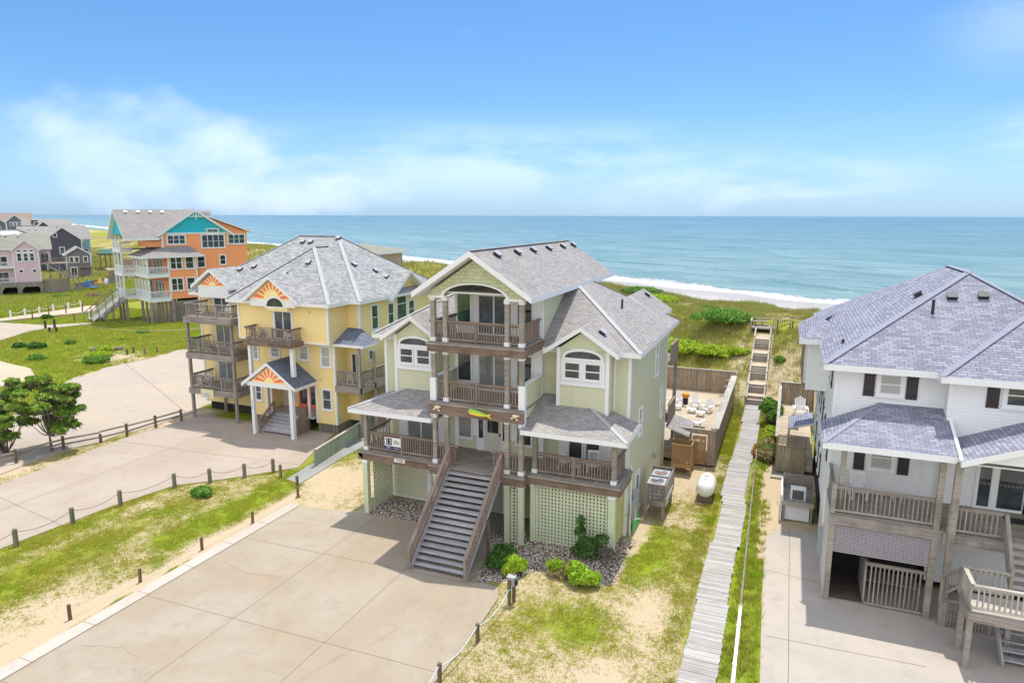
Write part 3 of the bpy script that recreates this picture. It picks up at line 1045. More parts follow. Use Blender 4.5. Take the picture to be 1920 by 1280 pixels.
sheet('path', [(-95.6, 54.5), (-97.6, 70.5), (-96.0, 71.5), (-92.4, 68.5), (-91.6, 65), (-93.6, 57.5), (-95, 50)], 0.30, 0.8, C_SAND, 'raised sandy walkway with white rope posts', 'walkway')

# ------------------------------------------------------------------ building parts
FX, FY, RX, LX = Vector((1, 0, 0)), Vector((0, 1, 0)), Vector((0, 1, 0)), Vector((0, -1, 0))
# wall directions as seen from outside: FX front (faces -Y), RX right side (faces +X), LX left side (faces -X)


def window(parent, o, ux, w, h, style='hung', trim=0.10, gm=None, fm=None, name='window', depth=0.05, sill=True):
    """casing, sash bars and pane; o is the bottom centre of the opening on the wall face"""
    gm = gm or G_DARK
    fm = fm or WHITE
    f = MB()
    a = w / 2
    d = depth
    if trim > 0:
        f.obox(o, ux, -a - trim, -a, -.03, d, -trim * .7, h + trim)
        f.obox(o, ux, a, a + trim, -.03, d, -trim * .7, h + trim)
        f.obox(o, ux, -a, a, -.03, d - .002, h, h + trim)
        f.obox(o, ux, -a, a, -.03, d - .002, -trim * .7, 0)
        if sill:
            f.obox(o, ux, -a - trim - .03, a + trim + .03, -.03, d + .04, -trim - .01, -trim * .7 + .012)
    s = .028
    e = d - .018
    f.obox(o, ux, -a, -a + s, -.03, e, 0, h)
    f.obox(o, ux, a - s, a, -.03, e, 0, h)
    f.obox(o, ux, -a + s, a - s, -.03, e, 0, s)
    f.obox(o, ux, -a + s, a - s, -.03, e, h - s, h)
    if style == 'hung':
        f.obox(o, ux, -a + s, a - s, -.03, e - .004, h * .5 - .022, h * .5 + .022)
    elif style == 'slider':
        f.obox(o, ux, -.035, .035, -.03, e - .004, s, h - s)
    elif style == 'grid':
        f.obox(o, ux, -.015, .015, -.03, e - .004, s, h - s)
        f.obox(o, ux, -a + s, a - s, -.03, e - .007, h * .5 - .022, h * .5 + .022)
    elif style == 'triple':
        for k in (-1, 1):
            f.obox(o, ux, k * w / 6 - .04, k * w / 6 + .04, -.03, e - .004, s, h - s)
        f.obox(o, ux, -a + s, a - s, -.03, e - .007, h * .5 - .02, h * .5 + .02)
    elif style == 'double':
        f.obox(o, ux, -.06, .06, -.03, e - .004, s, h - s)
        f.obox(o, ux, -a + s, a - s, -.03, e - .007, h * .5 - .02, h * .5 + .02)
    elif style == 'quad':
        for k in (-1, 0, 1):
            f.obox(o, ux, k * w / 4 - .04, k * w / 4 + .04, -.03, e - .004, s, h - s)
        f.obox(o, ux, -a + s, a - s, -.03, e - .007, h * .5 - .02, h * .5 + .02)
    fo = f.build(name, fm, parent)
    p = MB()
    p.obox(o, ux, -a + s - .01, a - s + .01, -.02, .012, s - .01, h - s + .01)
    p.build('pane', gm, fo)
    return fo


def arch_window(parent, o, ux, w, h, rise, trim=0.10, gm=None, name='arch_window', bars=None, fm=None):
    """window whose head is a flat or full arch; h is the height at the springing"""
    o, ux = Vector(o), Vector(ux)
    n = ux.cross(Vector((0, 0, 1)))
    fm = fm or WHITE
    P = lambda a, b, c: o + ux * a + n * b + Vector((0, 0, c))
    N = 14
    arc = lambda half, top: [(half * math.cos(math.pi * k / N), h + top * math.sin(math.pi * k / N)) for k in range(N + 1)]
    inner, outer = arc(w / 2, rise), arc(w / 2 + trim, rise + trim)
    f = MB()
    for k in range(N):
        a0, a1, b0, b1 = inner[k], inner[k + 1], outer[k], outer[k + 1]
        f.hexa([P(a0[0], .05, a0[1]), P(b0[0], .05, b0[1]), P(b0[0], -.03, b0[1]), P(a0[0], -.03, a0[1]),
                P(a1[0], .05, a1[1]), P(b1[0], .05, b1[1]), P(b1[0], -.03, b1[1]), P(a1[0], -.03, a1[1])])
    a = w / 2
    if h > 0.01:
        f.obox(o, ux, -a - trim, -a, -.03, .05, 0, h)
        f.obox(o, ux, a, a + trim, -.03, .05, 0, h)
    f.obox(o, ux, -a - trim, a + trim, -.03, .052, -trim * .8, 0)
    for (x0, x1, z0, z1) in (bars or []):
        f.obox(o, ux, x0, x1, -.03, .03, z0, z1)
    fo = f.build(name, fm, parent)
    p = MB()
    poly = [P(-a, .012, 0), P(a, .012, 0)] + [P(x, .012, z) for x, z in inner]
    clean = []
    for q in poly:
        if not clean or (q - clean[-1]).length > 1e-4:
            clean.append(q)
    if (clean[0] - clean[-1]).length < 1e-4:
        clean.pop()
    p.prism(clean, n * -.03)
    p.build('pane', gm or G_DARK, fo)
    return fo


def railing(parent, p, q, z, h=.92, sp=.115, mat=None, mid=True, gap=.08, name='railing', bal=.035, mats2=None):
    """wooden balustrade between two floor points (x, y) at floor height z"""
    mat = mat or W_RAIL
    p, q = Vector((p[0], p[1], z)), Vector((q[0], q[1], z))
    L = (q - p).length
    d = (q - p) / L
    m = MB()
    U = Vector((0, 0, 1))
    m.beam(p + U * (h - .02), q + U * (h - .02), .13, .035)
    m.beam(p + U * (h - .08), q + U * (h - .08), .035, .085)
    m.beam(p + U * (gap + .035), q + U * (gap + .035), .035, .075)
    n = max(2, int(L / sp))
    for k in range(1, n):
        c = p + d * (L * k / n)
        m.beam(c + U * (gap + .04), c + U * (h - .06), bal, bal)
    if mid and L > 2.2:
        c = p + d * L / 2
        m.beam(c + U * .0, c + U * (h + .01), .10, .10)
    return m.build(name, mat, parent)


def post(parent, x, y, z0, z1, w=.15, mat=None, base=False, cap=False, name='post', bm=None, bh=.17):
    m = MB()
    m.box(x - w / 2, x + w / 2, y - w / 2, y + w / 2, z0, z1)
    o = m.build(name, mat or W_POST, parent)
    e = .022
    if base:
        MB().box(x - w / 2 - e, x + w / 2 + e, y - w / 2 - e, y + w / 2 + e, z0 + .003, z0 + bh).build('base_block', bm or WHITE, o)
    if cap:
        MB().box(x - w / 2 - e, x + w / 2 + e, y - w / 2 - e, y + w / 2 + e, z1 - bh * .9, z1 - .003).build('cap_block', bm or WHITE, o)
    return o


def lattice(parent, o, ux, w, h, cw=.085, pitch=.155, mat=None, name='lattice', diag=False, th=.02, frame=.07):
    """square (or diagonal) lattice screen in a wall frame"""
    m = MB()
    nx, nz = max(2, round(w / pitch)), max(2, round(h / pitch))
    if not diag:
        for i in range(nx):
            c = w * (i + .5) / nx
            m.obox(o, ux, c - cw / 2, c + cw / 2, -th, 0, 0, h)
        for i in range(nz):
            c = h * (i + .5) / nz
            m.obox(o, ux, 0, w, -2 * th, -th - .001, c - cw / 2, c + cw / 2)
    else:
        O, U = Vector(o), Vector(ux)
        Z = Vector((0, 0, 1))
        n = U.cross(Z)
        k = -h
        while k < w:
            for sgn in (1, -1):
                a0, a1 = max(0, k), min(w, k + h)
                if a1 > a0 + .01:
                    z0, z1 = (a0 - k, a1 - k) if sgn > 0 else (h - (a0 - k), h - (a1 - k))
                    off = n * (-th * (1 if sgn > 0 else 2))
                    m.beam(O + U * a0 + Z * z0 + off, O + U * a1 + Z * z1 + off, th * .9, cw, up=(n.x, n.y, 0.001)) if False else \
                        m.prism([O + U * a0 + Z * z0 + off, O + U * a1 + Z * z1 + off, O + U * a1 + Z * (z1 + cw) + off, O + U * a0 + Z * (z0 + cw) + off], n * -th)
            k += pitch
    if frame:
        m.obox(o, ux, -frame, 0, -.05, .01, 0, h)
        m.obox(o, ux, w, w + frame, -.05, .01, 0, h)
        m.obox(o, ux, -frame, w + frame, -.05, .012, h, h + frame)
    return m.build(name, mat or P_GREEN, parent)


def roof_planes(parent, polys, mat, th=.17, name='roof', edge=None):
    """shingled roof slabs; edges and undersides are painted boards"""
    m = MB()
    for p in polys:
        m.prism(p, (0, 0, -th), 0, 1)
    return m.build(name, [mat, edge or WHITE], parent)


def hip_polys(x0, x1, y0, y1, z, s, cut=None):
    """four planes of a hip roof over a rectangle"""
    w, d = x1 - x0, y1 - y0
    if w <= d:
        r = w / 2
        a, b = (x0 + r, y0 + r, z + s * r), (x0 + r, y1 - r, z + s * r)
        return [[(x0, y0, z), (x1, y0, z), a], [(x1, y0, z), (x1, y1, z), b, a],
                [(x1, y1, z), (x0, y1, z), b], [(x0, y1, z), (x0, y0, z), a, b]], a, b
    r = d / 2
    a, b = (x0 + r, y0 + r, z + s * r), (x1 - r, y0 + r, z + s * r)
    return [[(x0, y0, z), (x1, y0, z), b, a], [(x1, y0, z), (x1, y1, z), b],
            [(x1, y1, z), (x0, y1, z), a, b], [(x0, y1, z), (x0, y0, z), a]], a, b


def gable_polys_y(xc, hw, y0, y1, zr, s):
    """two planes of a gable roof with its ridge along y"""
    z = zr - hw * s
    return [[(xc, y0, zr), (xc, y1, zr), (xc - hw, y1, z), (xc - hw, y0, z)],
            [(xc, y1, zr), (xc, y0, zr), (xc + hw, y0, z), (xc + hw, y1, z)]]


def ridge_caps(parent, lines, mat, w=.2, name='ridge_cap'):
    m = MB()
    for p, q in lines:
        m.beam(Vector(p) + Vector((0, 0, .004)), Vector(q) + Vector((0, 0, .004)), w, .022)
    return m.build(name, mat, parent)


def roof_vent(roof, p, ux, slope, dark=BLACK, top=None):
    """box vent lying on the roof slope; ux runs along the eave, the slope falls towards ux x Z"""
    p, ux = Vector(p), Vector(ux).normalized()
    n = ux.cross(Vector((0, 0, 1)))
    dn = (n + Vector((0, 0, -slope))).normalized()
    up = ux.cross(dn) * -1
    if up.z < 0:
        up = -up
    P = lambda a, b, c: p + ux * a + dn * b + up * c
    m = MB()
    def bx(a0, a1, b0, b1, c0, c1, mi):
        m.hexa([P(a0, b1, c0), P(a1, b1, c0), P(a1, b0, c0), P(a0, b0, c0), P(a0, b1, c1), P(a1, b1, c1), P(a1, b0, c1), P(a0, b0, c1)], mi)
    bx(-.17, .17, -.15, .13, -.02, .13, 1)
    bx(-.19, .19, -.17, .15, .13, .155, 0)
    return m.build('roof_vent', [top or GALV, dark], roof)


def vent_pipe(roof, x, y, z, h=.4, r=.05, mat=None):
    m = MB().tube([(x, y, z - .15), (x, y, z + h)], r, 10)
    m.tube([(x, y, z + h), (x, y, z + h + .03)], r * 1.25, 10)
    return m.build('vent_pipe', mat or BLACK, roof)


def gable_wall(parent, o, ux, hw, h, th, mat, name='gable'):
    """triangular wall, o is the centre of its base"""
    o, ux = Vector(o), Vector(ux)
    n = ux.cross(Vector((0, 0, 1)))
    m = MB()
    m.prism([o - ux * hw, o + ux * hw, o + Vector((0, 0, h))], n * -th)
    return m.build(name, mat, parent)


def stairs(parent, x0, x1, yt, zt, yb, zb, n, mat, thick=.05, name='tread', open_riser=True, over=.04):
    """straight flight falling towards -y when yb < yt"""
    m = MB()
    rise, run = (zt - zb) / n, (yt - yb) / n
    for k in range(1, n):
        z = zt - rise * k
        y1 = yt - run * (k - 1)
        y0 = yt - run * k
        m.box(x0, x1, min(y0, y1) - (over if yb < yt else 0), max(y0, y1) + (over if yb > yt else 0), z - thick, z, u=(1, 0, 0))
        if not open_riser:
            yy = y1 if yb < yt else y0
            m.box(x0, x1, y1 - .012, y1 + .012, z, z + rise - thick - .002, u=(1, 0, 0))
    o = m.build(name, mat, parent)
    s = MB()
    for x in (x0 - .025, x1 + .025):
        s.beam((x, yt, zt - .16), (x, yb + (.05 if yb < yt else -.05), zb + .04), .05, .26)
    s.build_each('stringer', mat, parent)
    return o


def stair_rail(parent, p, q, h=.85, mat=None, n=None, name='stair_railing', ends=True, cap=.11):
    """sloping balustrade between two tread-line points"""
    mat = mat or W_RAIL
    p, q = Vector(p), Vector(q)
    U = Vector((0, 0, 1))
    m = MB()
    m.beam(p + U * h, q + U * h, cap, .04)
    m.beam(p + U * (h - .075), q + U * (h - .075), .035, .08)
    m.beam(p + U * .13, q + U * .13, .035, .08)
    L = (q - p).length
    n = n or int(L / .16)
    for k in range(1, n):
        c = p.lerp(q, k / n)
        m.beam(c + U * .12, c + U * (h - .06), .035, .035)
    if ends:
        for c in (p, q):
            m.beam(c - U * .12, c + U * (h + .02), .10, .10)
    return m.build(name, mat, parent)


# ------------------------------------------------------------------ furniture used several times
def adirondack(loc, rz, label, mat=None, scale=1.0, group=None):
    mat = mat or PLASTIC
    t = thing('deck_chair', label, 'deck chair', loc, rz, group, local=True)
    s = MB()
    for k in range(5):
        y = -.22 + k * .11
        s.beam((-.24, y, .31 - k * .028), (.24, y, .31 - k * .028), .095, .02)
    s.build('seat', mat, t)
    b = MB()
    for k in range(5):
        x = -.20 + k * .10
        hh = .66 + .07 * (2 - abs(k - 2))
        b.beam((x, .24, .18), (x * 1.12, .52, .18 + hh), .088, .018, up=(0, 1, .4))
    b.beam((-.24, .31, .42), (.24, .31, .42), .03, .05)
    b.build('backrest', mat, t)
    for sx in (-1, 1):
        MB().beam((sx * .31, -.32, .50), (sx * .31, .36, .47), .13, .022).build('armrest', mat, t)
        MB().beam((sx * .28, -.24, 0), (sx * .28, -.24, .49), .04, .09).build('leg', mat, t)
        MB().beam((sx * .28, -.26, .27), (sx * .27, .50, .02), .04, .10).build('leg', mat, t)
    t.scale = (scale,) * 3
    return t


def rocker(loc, rz, label, scale=.85, group=None):
    t = thing('rocking_chair', label, 'rocking chair', loc, rz, group, local=True)
    s = MB()
    for k in range(6):
        s.beam((-.26, -.24 + k * .09, .42 - k * .008), (.26, -.24 + k * .09, .42 - k * .008), .075, .022)
    s.build('seat', WHITE, t)
    b = MB()
    for k in range(7):
        x = -.21 + k * .07
        b.beam((x, .24, .44), (x, .40, 1.06), .032, .018)
    b.beam((-.27, .40, 1.08), (.27, .40, 1.08), .03, .10)
    b.beam((-.27, .25, .50), (.27, .25, .50), .03, .06)
    b.build('backrest', WHITE, t)
    for sx in (-1, 1):
        MB().beam((sx * .28, .22, .06), (sx * .28, .42, 1.14), .045, .045).build('leg', WHITE, t)
        MB().beam((sx * .28, -.26, .06), (sx * .28, -.26, .66), .045, .045).build('leg', WHITE, t)
        MB().beam((sx * .29, -.34, .67), (sx * .29, .30, .64), .09, .025).build('armrest', WHITE, t)
        MB().tube([(sx * .28, -.42, .07), (sx * .28, -.2, .025), (sx * .28, .1, .02), (sx * .28, .4, .06), (sx * .28, .6, .14)], .022, 6).build('rocker', WHITE, t)
    t.scale = (scale,) * 3
    return t


def plastic_chair(loc, rz, label, scale=.85, group=None):
    """moulded garden chair with a rounded slatted back"""
    t = thing('garden_chair', label, 'garden chair', loc, rz, group, local=True)
    MB().prism([(-.24, -.24, .44), (.24, -.24, .44), (.21, .22, .42), (-.21, .22, .42)], (0, 0, -.03)).build('seat', PLASTIC, t)
    b = MB()
    N = 10
    for k in range(N):
        a0, a1 = math.pi * k / N, math.pi * (k + 1) / N
        b.beam((.25 * math.cos(a0), .24 + .10 * math.sin(a0), .62 + .30 * math.sin(a0)), (.25 * math.cos(a1), .24 + .10 * math.sin(a1), .62 + .30 * math.sin(a1)), .03, .05)
    for k in range(5):
        x = -.16 + k * .08
        b.beam((x, .22, .42), (x, .33, .62 + .28 * math.sqrt(max(0, 1 - (x / .25) ** 2))), .05, .015)
    for sx in (-1, 1):
        b.beam((sx * .24, .22, .42), (sx * .25, .24, .64), .035, .05)
    b.build('backrest', PLASTIC, t)
    for sx in (-1, 1):
        MB().beam((sx * .27, -.22, .62), (sx * .26, .24, .64), .06, .03).build('armrest', PLASTIC, t)
        MB().beam((sx * .26, -.25, 0), (sx * .26, -.21, .62), .05, .05).build('leg', PLASTIC, t)
        MB().beam((sx * .25, .30, 0), (sx * .22, .20, .44), .05, .05).build('leg', PLASTIC, t)
    t.scale = (scale,) * 3
    return t


def small_table(loc, label, mat, w=.42, h=.42, rz=0, round_top=False):
    t = thing('side_table', label, 'side table', loc, rz, None, local=True)
    m = MB()
    if round_top:
        m.tube([(0, 0, h - .03), (0, 0, h)], w / 2, 18)
    else:
        for k in range(5):
            m.box(-w / 2, w / 2, -w / 2 + k * w / 5 + .006, -w / 2 + (k + 1) * w / 5 - .006, h - .03, h)
    m.build('table_top', mat, t)
    for sx in (-1, 1):
        for sy in (-1, 1):
            MB().beam((sx * w * .36, sy * w * .36, 0), (sx * w * .34, sy * w * .34, h - .02), .04, .04).build('leg', mat, t)
    return t


def text_obj(name, s, loc, size, mat, parent=None, rot=(math.pi / 2, 0, 0), thick=.004, align='CENTER', sx=1.0):
    """lettering as a solid mesh"""
    cu = bpy.data.curves.new(name, 'FONT')
    cu.body = s
    cu.size = size
    cu.extrude = thick
    cu.align_x = align
    cu.align_y = 'CENTER'
    tmp = bpy.data.objects.new('tmp', cu)
    COL.objects.link(tmp)
    dg = bpy.context.evaluated_depsgraph_get()
    me = bpy.data.meshes.new_from_object(tmp.evaluated_get(dg))
    bpy.data.objects.remove(tmp)
    bpy.data.curves.remove(cu)
    o = bpy.data.objects.new(name, me)
    COL.objects.link(o)
    me.materials.clear()
    me.materials.append(mat)
    loc = Vector(loc)
    if parent is not None:
        o.parent = parent
        if OFF[parent.name] is not None:
            loc = loc - OFF[parent.name]
    o.location = loc
    o.rotation_euler = rot
    o.scale = (sx, 1, 1)
    OFF[o.name] = None
    return o

# ------------------------------------------------------------------ the sage green house
GH = thing('beach_house', 'sage green three-storey house with stacked centre balconies and long front stairs', 'house', (-11.8, 27.75, 0))
TX0, TX1 = -13.95, -9.75                       # tower
w = MB()
w.box(-17.9, -5.87, 27.75, 37.1, 0, 8.25)
w.box(TX0, TX1, 27.55, 37.3, 3.1, 10.62)
w.prism([(TX0, 27.56, 10.6), (TX1, 27.56, 10.6), (-11.83, 27.56, 12.05)], (0, 10.07, 0))
for xa, xb in ((-8.55, -6.45), (-17.15, -15.05)):     # bays on the porch roofs
    pass
w.box(-8.85, -6.63, 26.95, 27.95, 5.18, 8.28)
w.box(-16.83, -14.66, 26.95, 27.95, 5.18, 8.28)
# low side walls of the middle balcony
for x in (TX0, TX1 - .1):
    w.box(x, x + .1, 25.33, 27.55, 5.2, 6.92)
w.build('wall', S_GREEN, GH)
g = MB()
for xc in (-7.74, -15.75):
    g.prism([(xc - 1.11, 26.95, 8.27), (xc + 1.11, 26.95, 8.27), (xc, 26.95, 9.08)], (0, .6, 0))
g.build_each('bay_gable', P_GREEN, GH)
# arched front gable over the top balcony
N = 16
za = 10.47
pts = [(TX0 - .02, za), (TX0 - .02, 10.62), (-11.85, 12.03), (TX1 + .02, 10.62), (TX1 + .02, za)]
arc = [(-11.85 + 1.42 * math.cos(math.pi * k / N), za + .56 * math.sin(math.pi * k / N)) for k in range(N + 1)]
m = MB()
m.prism([(x, 25.12, z) for x, z in pts] + [(x, 25.12, z) for x, z in arc], (0, .16, 0))
m.build('front_gable', SH_GREEN, GH)
m = MB()
m.box(TX0 + .0, TX0 + .12, 25.3, 27.55, 10.4, 10.62)
m.box(TX1 - .12, TX1, 25.3, 27.55, 10.4, 10.62)
m.box(TX0, TX1, 25.3, 27.54, 10.62, 10.68)
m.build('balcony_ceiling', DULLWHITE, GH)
t = MB()
for k in range(N):
    (xa, z0), (xb, z1) = arc[k], arc[k + 1]
    f = lambda x, z, r: (-11.85 + (x + 11.85) * r, za + (z - za) * r)
    A, B, Cc, D = (xa, z0), f(xa, z0, 1.09), f(xb, z1, 1.09), (xb, z1)
    t.hexa([(A[0], 25.08, A[1]), (B[0], 25.08, B[1]), (B[0], 25.30, B[1]), (A[0], 25.30, A[1]),
            (D[0], 25.08, D[1]), (Cc[0], 25.08, Cc[1]), (Cc[0], 25.30, Cc[1]), (D[0], 25.30, D[1])])
t.box(TX0 - .04, -13.2, 25.085, 25.31, 10.42, 10.52)
t.box(-10.5, TX1 + .04, 25.085, 25.31, 10.42, 10.52)
# corner boards
for (x0, x1, y0, y1, z0, z1) in ((-5.98, -5.85, 27.73, 27.87, 0, 8.2), (-17.92, -17.77, 27.73, 27.87, 0, 8.25), (-5.98, -5.85, 37.0, 37.12, 0, 8.2),
                                 (TX1 - .02, TX1 + .022, 27.52, 27.67, 5.9, 10.5), (TX0 - .022, TX0 + .02, 27.52, 27.67, 5.9, 10.5),
                                 (-8.88, -8.73, 26.925, 27.07, 5.2, 8.35), (-6.75, -6.6, 26.925, 27.07, 5.2, 8.35),
                                 (-16.86, -16.71, 26.925, 27.07, 5.2, 8.35), (-14.78, -14.63, 26.925, 27.07, 5.2, 8.35),
                                 (-9.83, -9.66, 27.52, 27.77, 3.12, 5.3), (-14.05, -13.87, 27.52, 27.77, 3.12, 5.3),
                                 (-6.58, -6.52, 27.71, 27.77, 5.7, 8.2), (-8.95, -8.89, 27.71, 27.77, 5.9, 8.2)):
    t.box(x0, x1, y0, y1, z0, z1)
# white corner boxes and caps of the middle balcony walls
for x in (TX0 + .05, TX1 - .05):
    t.box(x - .14, x + .14, 25.2, 25.42, 5.16, 6.95)
    t.box(x - .09, x + .09, 25.42, 27.55, 6.92, 6.98)
t.build_each('trim', WHITE, GH)

# recessed balcony walls are smooth white panels
pnl = MB()
pnl.box(TX0 + .06, TX1 - .03, 27.51, 27.57, 8.57, 10.62)
pnl.box(TX0 + .06, TX1 - .03, 27.51, 27.57, 6.0, 8.2)
pnl.box(TX0 + .06, TX1 - .03, 27.51, 27.57, 3.75, 5.5)
pnl.build_each('white_panel', WHITE, GH)
YW = 27.51
for z0, z1 in ((9.02, 10.36), (6.34, 7.72), (3.62, 4.86)):
    g2 = G_GREEN if z0 > 9 else (G_CURT if z0 < 6 else G_DARK)
    window(GH, (-13.5, YW, z0), FX, .68, z1 - z0, 'fixed', .05, g2)
    window(GH, (-10.56, YW, z0), FX, .70, z1 - z0, 'fixed', .05, G_DARK)
for z0, z1, gm in ((8.58, 10.31, G_SCREEN), (6.02, 7.66, G_CURT)):
    window(GH, (-12.03, YW, z0), FX, 1.48, z1 - z0, 'slider', .07, gm, name='door', sill=False)
# entry door with sidelights
d = MB()
d.obox((-12.07, YW, 3.1), FX, -.42, .42, 0, .05, .0, 1.72)
dr_ = d.build('door', DOORCREAM, GH)
MB().obox((-12.07, YW, 3.1), FX, -.27, .27, .04, .065, .92, 1.55).build('pane', G_DARK, dr_)
MB().obox((-12.07, YW, 3.1), FX, .33, .38, .04, .11, .8, .92).build('handle', BLACK, dr_)
d = MB()
for a0, a1 in ((-.82, -.72), (-.48, -.42), (.42, .48), (.72, .82)):
    d.obox((-12.07, YW, 3.1), FX, a0, a1, 0, .07, 0, 1.74)
d.obox((-12.07, YW, 3.1), FX, -.82, .82, 0, .075, 1.72, 1.84)
d.obox((-12.07, YW, 3.1), FX, -.72, -.48, 0, .04, 0, .6)
d.obox((-12.07, YW, 3.1), FX, .48, .72, 0, .04, 0, .6)
df = d.build('door_frame', WHITE, GH)
m = MB()
m.obox((-12.07, YW, 3.1), FX, -.72, -.48, 0, .03, .6, 1.72)
m.obox((-12.07, YW, 3.1), FX, .48, .72, 0, .03, .6, 1.72)
m.build_each('pane', G_DARK, df)
MB().obox((-13.0, YW, 4.72), FX, -.09, .09, 0, .03, 0, .07).build('name_plaque', DOORTAN, GH)

# bays: twin sashes under a low arch
for xc in (-7.74, -15.75):
    yb = 26.95
    m = MB()
    m.obox((xc, yb, 6.86), FX, -.95, .95, -.02, .03, 0, 1.0)
    m.obox((xc, yb, 6.86), FX, -1.03, 1.03, -.02, .07, -.10, .03)
    m.build('window_surround', WHITE, GH)
    for s in (-1, 1):
        window(GH, (xc + s * .445, yb - .03, 7.06), FX, .66, .68, 'hung', .05, G_DARK)
    arch_window(GH, (xc, yb - .005, 7.94), FX, 1.55, .02, .28, .12, G_DARK)

# side windows
for yc, z0, ww, hh in ((33.75, 6.0, .55, 1.7), (35.6, 3.35, .5, 1.5), (30.1, 4.0, .55, 1.15), (29.9, .45, .7, 1.65)):
    window(GH, (-5.87, yc, z0), RX, ww, hh, 'hung', .09, G_CURT)
# porch back walls
for xc, wd in ((-7.81, 1.42), (-15.95, 1.5)):
    m = MB()
    m.obox((xc, 27.75, 3.1), FX, -wd / 2 - .48, wd / 2 + .48, -.02, .06, 0, 1.52)
    m.build('door_surround', WHITE, GH)
for xc in (-8.2, -7.42):
    window(GH, (xc, 27.69, 3.12), FX, .62, 1.34, 'fixed', .06, G_DARK, name='french_door', sill=False)
window(GH, (-15.95, 27.69, 3.12), FX, 1.46, 1.34, 'slider', .06, G_CURT, name='door', sill=False)
window(GH, (-16.9, 27.75, 3.5), FX, .1, .1, 'fixed', 0, WHITE, name='porch_light')

# decks
dk = MB()
dk.box(-17.92, TX0 - .05, 25.45, 27.75, 3.02, 3.1, u=(0, 1, 0))
dk.box(TX0 - .05, TX1 + .05, 25.08, 27.55, 3.021, 3.101, u=(.7, .7, 0))
dk.box(TX1 + .05, -5.72, 25.6, 27.75, 3.019, 3.099, u=(0, 1, 0))
dk.box(TX0 - .05, TX1 + .05, 25.1, 27.55, 5.87, 5.95)
dk.box(TX0 - .05, TX1 + .05, 25.1, 27.55, 8.47, 8.55)
dk.build_each('deck_floor', W_DECK, GH)
rb = MB()
rb.box(-18.0, TX0 - .1, 25.36, 25.46, 2.66, 3.0)
rb.prism([(-18.0, 25.36, 3.0), (-18.0, 25.36, 2.9), (-17.75, 25.36, 2.66), (-17.75, 25.36, 3.0)], (0, 2.0, 0))
rb.box(TX0 - .12, TX1 + .12, 25.02, 25.12, 2.66, 3.02)
rb.box(TX1 + .0, TX1 + .12, 25.12, 25.6, 2.66, 3.02)
rb.box(TX0 - .12, TX0, 25.12, 25.46, 2.66, 3.02)
rb.box(TX1 + .12, -5.7, 25.56, 25.66, 2.66, 3.0)
rb.box(-5.8, -5.68, 25.66, 27.73, 2.66, 3.0)
rb.box(TX0 - .1, TX1 + .1, 25.02, 25.14, 5.40, 5.86)
rb.box(TX0 - .1, TX1 + .1, 25.02, 25.14, 8.14, 8.46)
rb.box(TX1 + .0, TX1 + .1, 25.14, 27.53, 8.14, 8.46)
rb.box(TX0 - .1, TX0, 25.14, 27.53, 8.14, 8.46)
rb.build_each('rim_beam', W_BROWN, GH)
fb = MB()
fb.box(TX0 - .14, TX1 + .14, 24.98, 25.12, 8.44, 8.52)
fb.box(TX0 - .14, TX1 + .14, 24.98, 25.12, 5.84, 5.92)
fb.box(TX0 - .16, TX1 + .16, 24.98, 25.1, 3.0, 3.08)
fb.box(-18.05, TX0 - .12, 25.3, 25.46, 2.98, 3.06)
fb.box(TX1 + .12, -5.62, 25.48, 25.62, 2.98, 3.06)
fb.box(-5.74, -5.62, 25.6, 27.71, 2.98, 3.06)
fb.build_each('deck_edge', W_GREY, GH)
cl = MB()
cl.box(TX0, TX1, 25.2, 27.5, 5.42, 5.47)
cl.box(TX0, TX1, 25.2, 27.5, 8.16, 8.21)
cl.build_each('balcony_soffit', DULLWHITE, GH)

# posts
XP = (-13.86, -13.28, -10.46, -9.83)
for x in XP:
    post(GH, x, 25.3, 3.1, 5.42, .19, base=True, cap=True)
    post(GH, x, 25.3, 5.95, 8.16, .19, base=x in XP[1:3], cap=True)
    post(GH, x, 25.3, 8.55, 10.45, .19, base=True, cap=True)
    post(GH, x, 25.3, 0, 2.66, .22, P_GREEN, cap=True)
post(GH, -9.42, 25.85, 3.1, 5.1, .19, base=True)
post(GH, -6.0, 25.8, 3.1, 5.05, .19, base=True)
post(GH, -17.66, 25.6, 3.1, 5.1, .18, base=True)
post(GH, -17.66, 25.5, 0, 2.66, .24, P_GREEN, cap=True)
post(GH, -6.03, 25.78, 0, 2.66, .28, P_GREEN, cap=True)
post(GH, -9.5, 25.8, 0, 2.66, .16, P_GREEN, cap=True)
# balustrades
for za_, segs in ((8.55, [((-13.76, 25.3), (-13.37, 25.3)), ((-13.18, 25.3), (-10.56, 25.3)), ((-10.36, 25.3), (-9.93, 25.3)), ((-9.83, 25.4), (-9.83, 27.45)), ((-13.86, 25.4), (-13.86, 27.45))]),
                  (5.95, [((-13.72, 25.3), (-13.37, 25.3)), ((-13.18, 25.3), (-10.56, 25.3)), ((-10.36, 25.3), (-9.98, 25.3))]),
                  (3.1, [((-13.76, 25.3), (-13.37, 25.3)), ((-13.2, 25.3), (-12.78, 25.3)), ((-11.2, 25.3), (-10.56, 25.3)), ((-10.36, 25.3), (-9.93, 25.3)),
                         ((-17.56, 25.6), (-14.0, 25.6)), ((-17.66, 25.7), (-17.66, 27.65)), ((-9.3, 25.82), (-6.1, 25.82)), ((-5.98, 25.92), (-5.98, 27.65))])):
    for p, q in segs:
        railing(GH, p, q, za_, .90, mid=True)

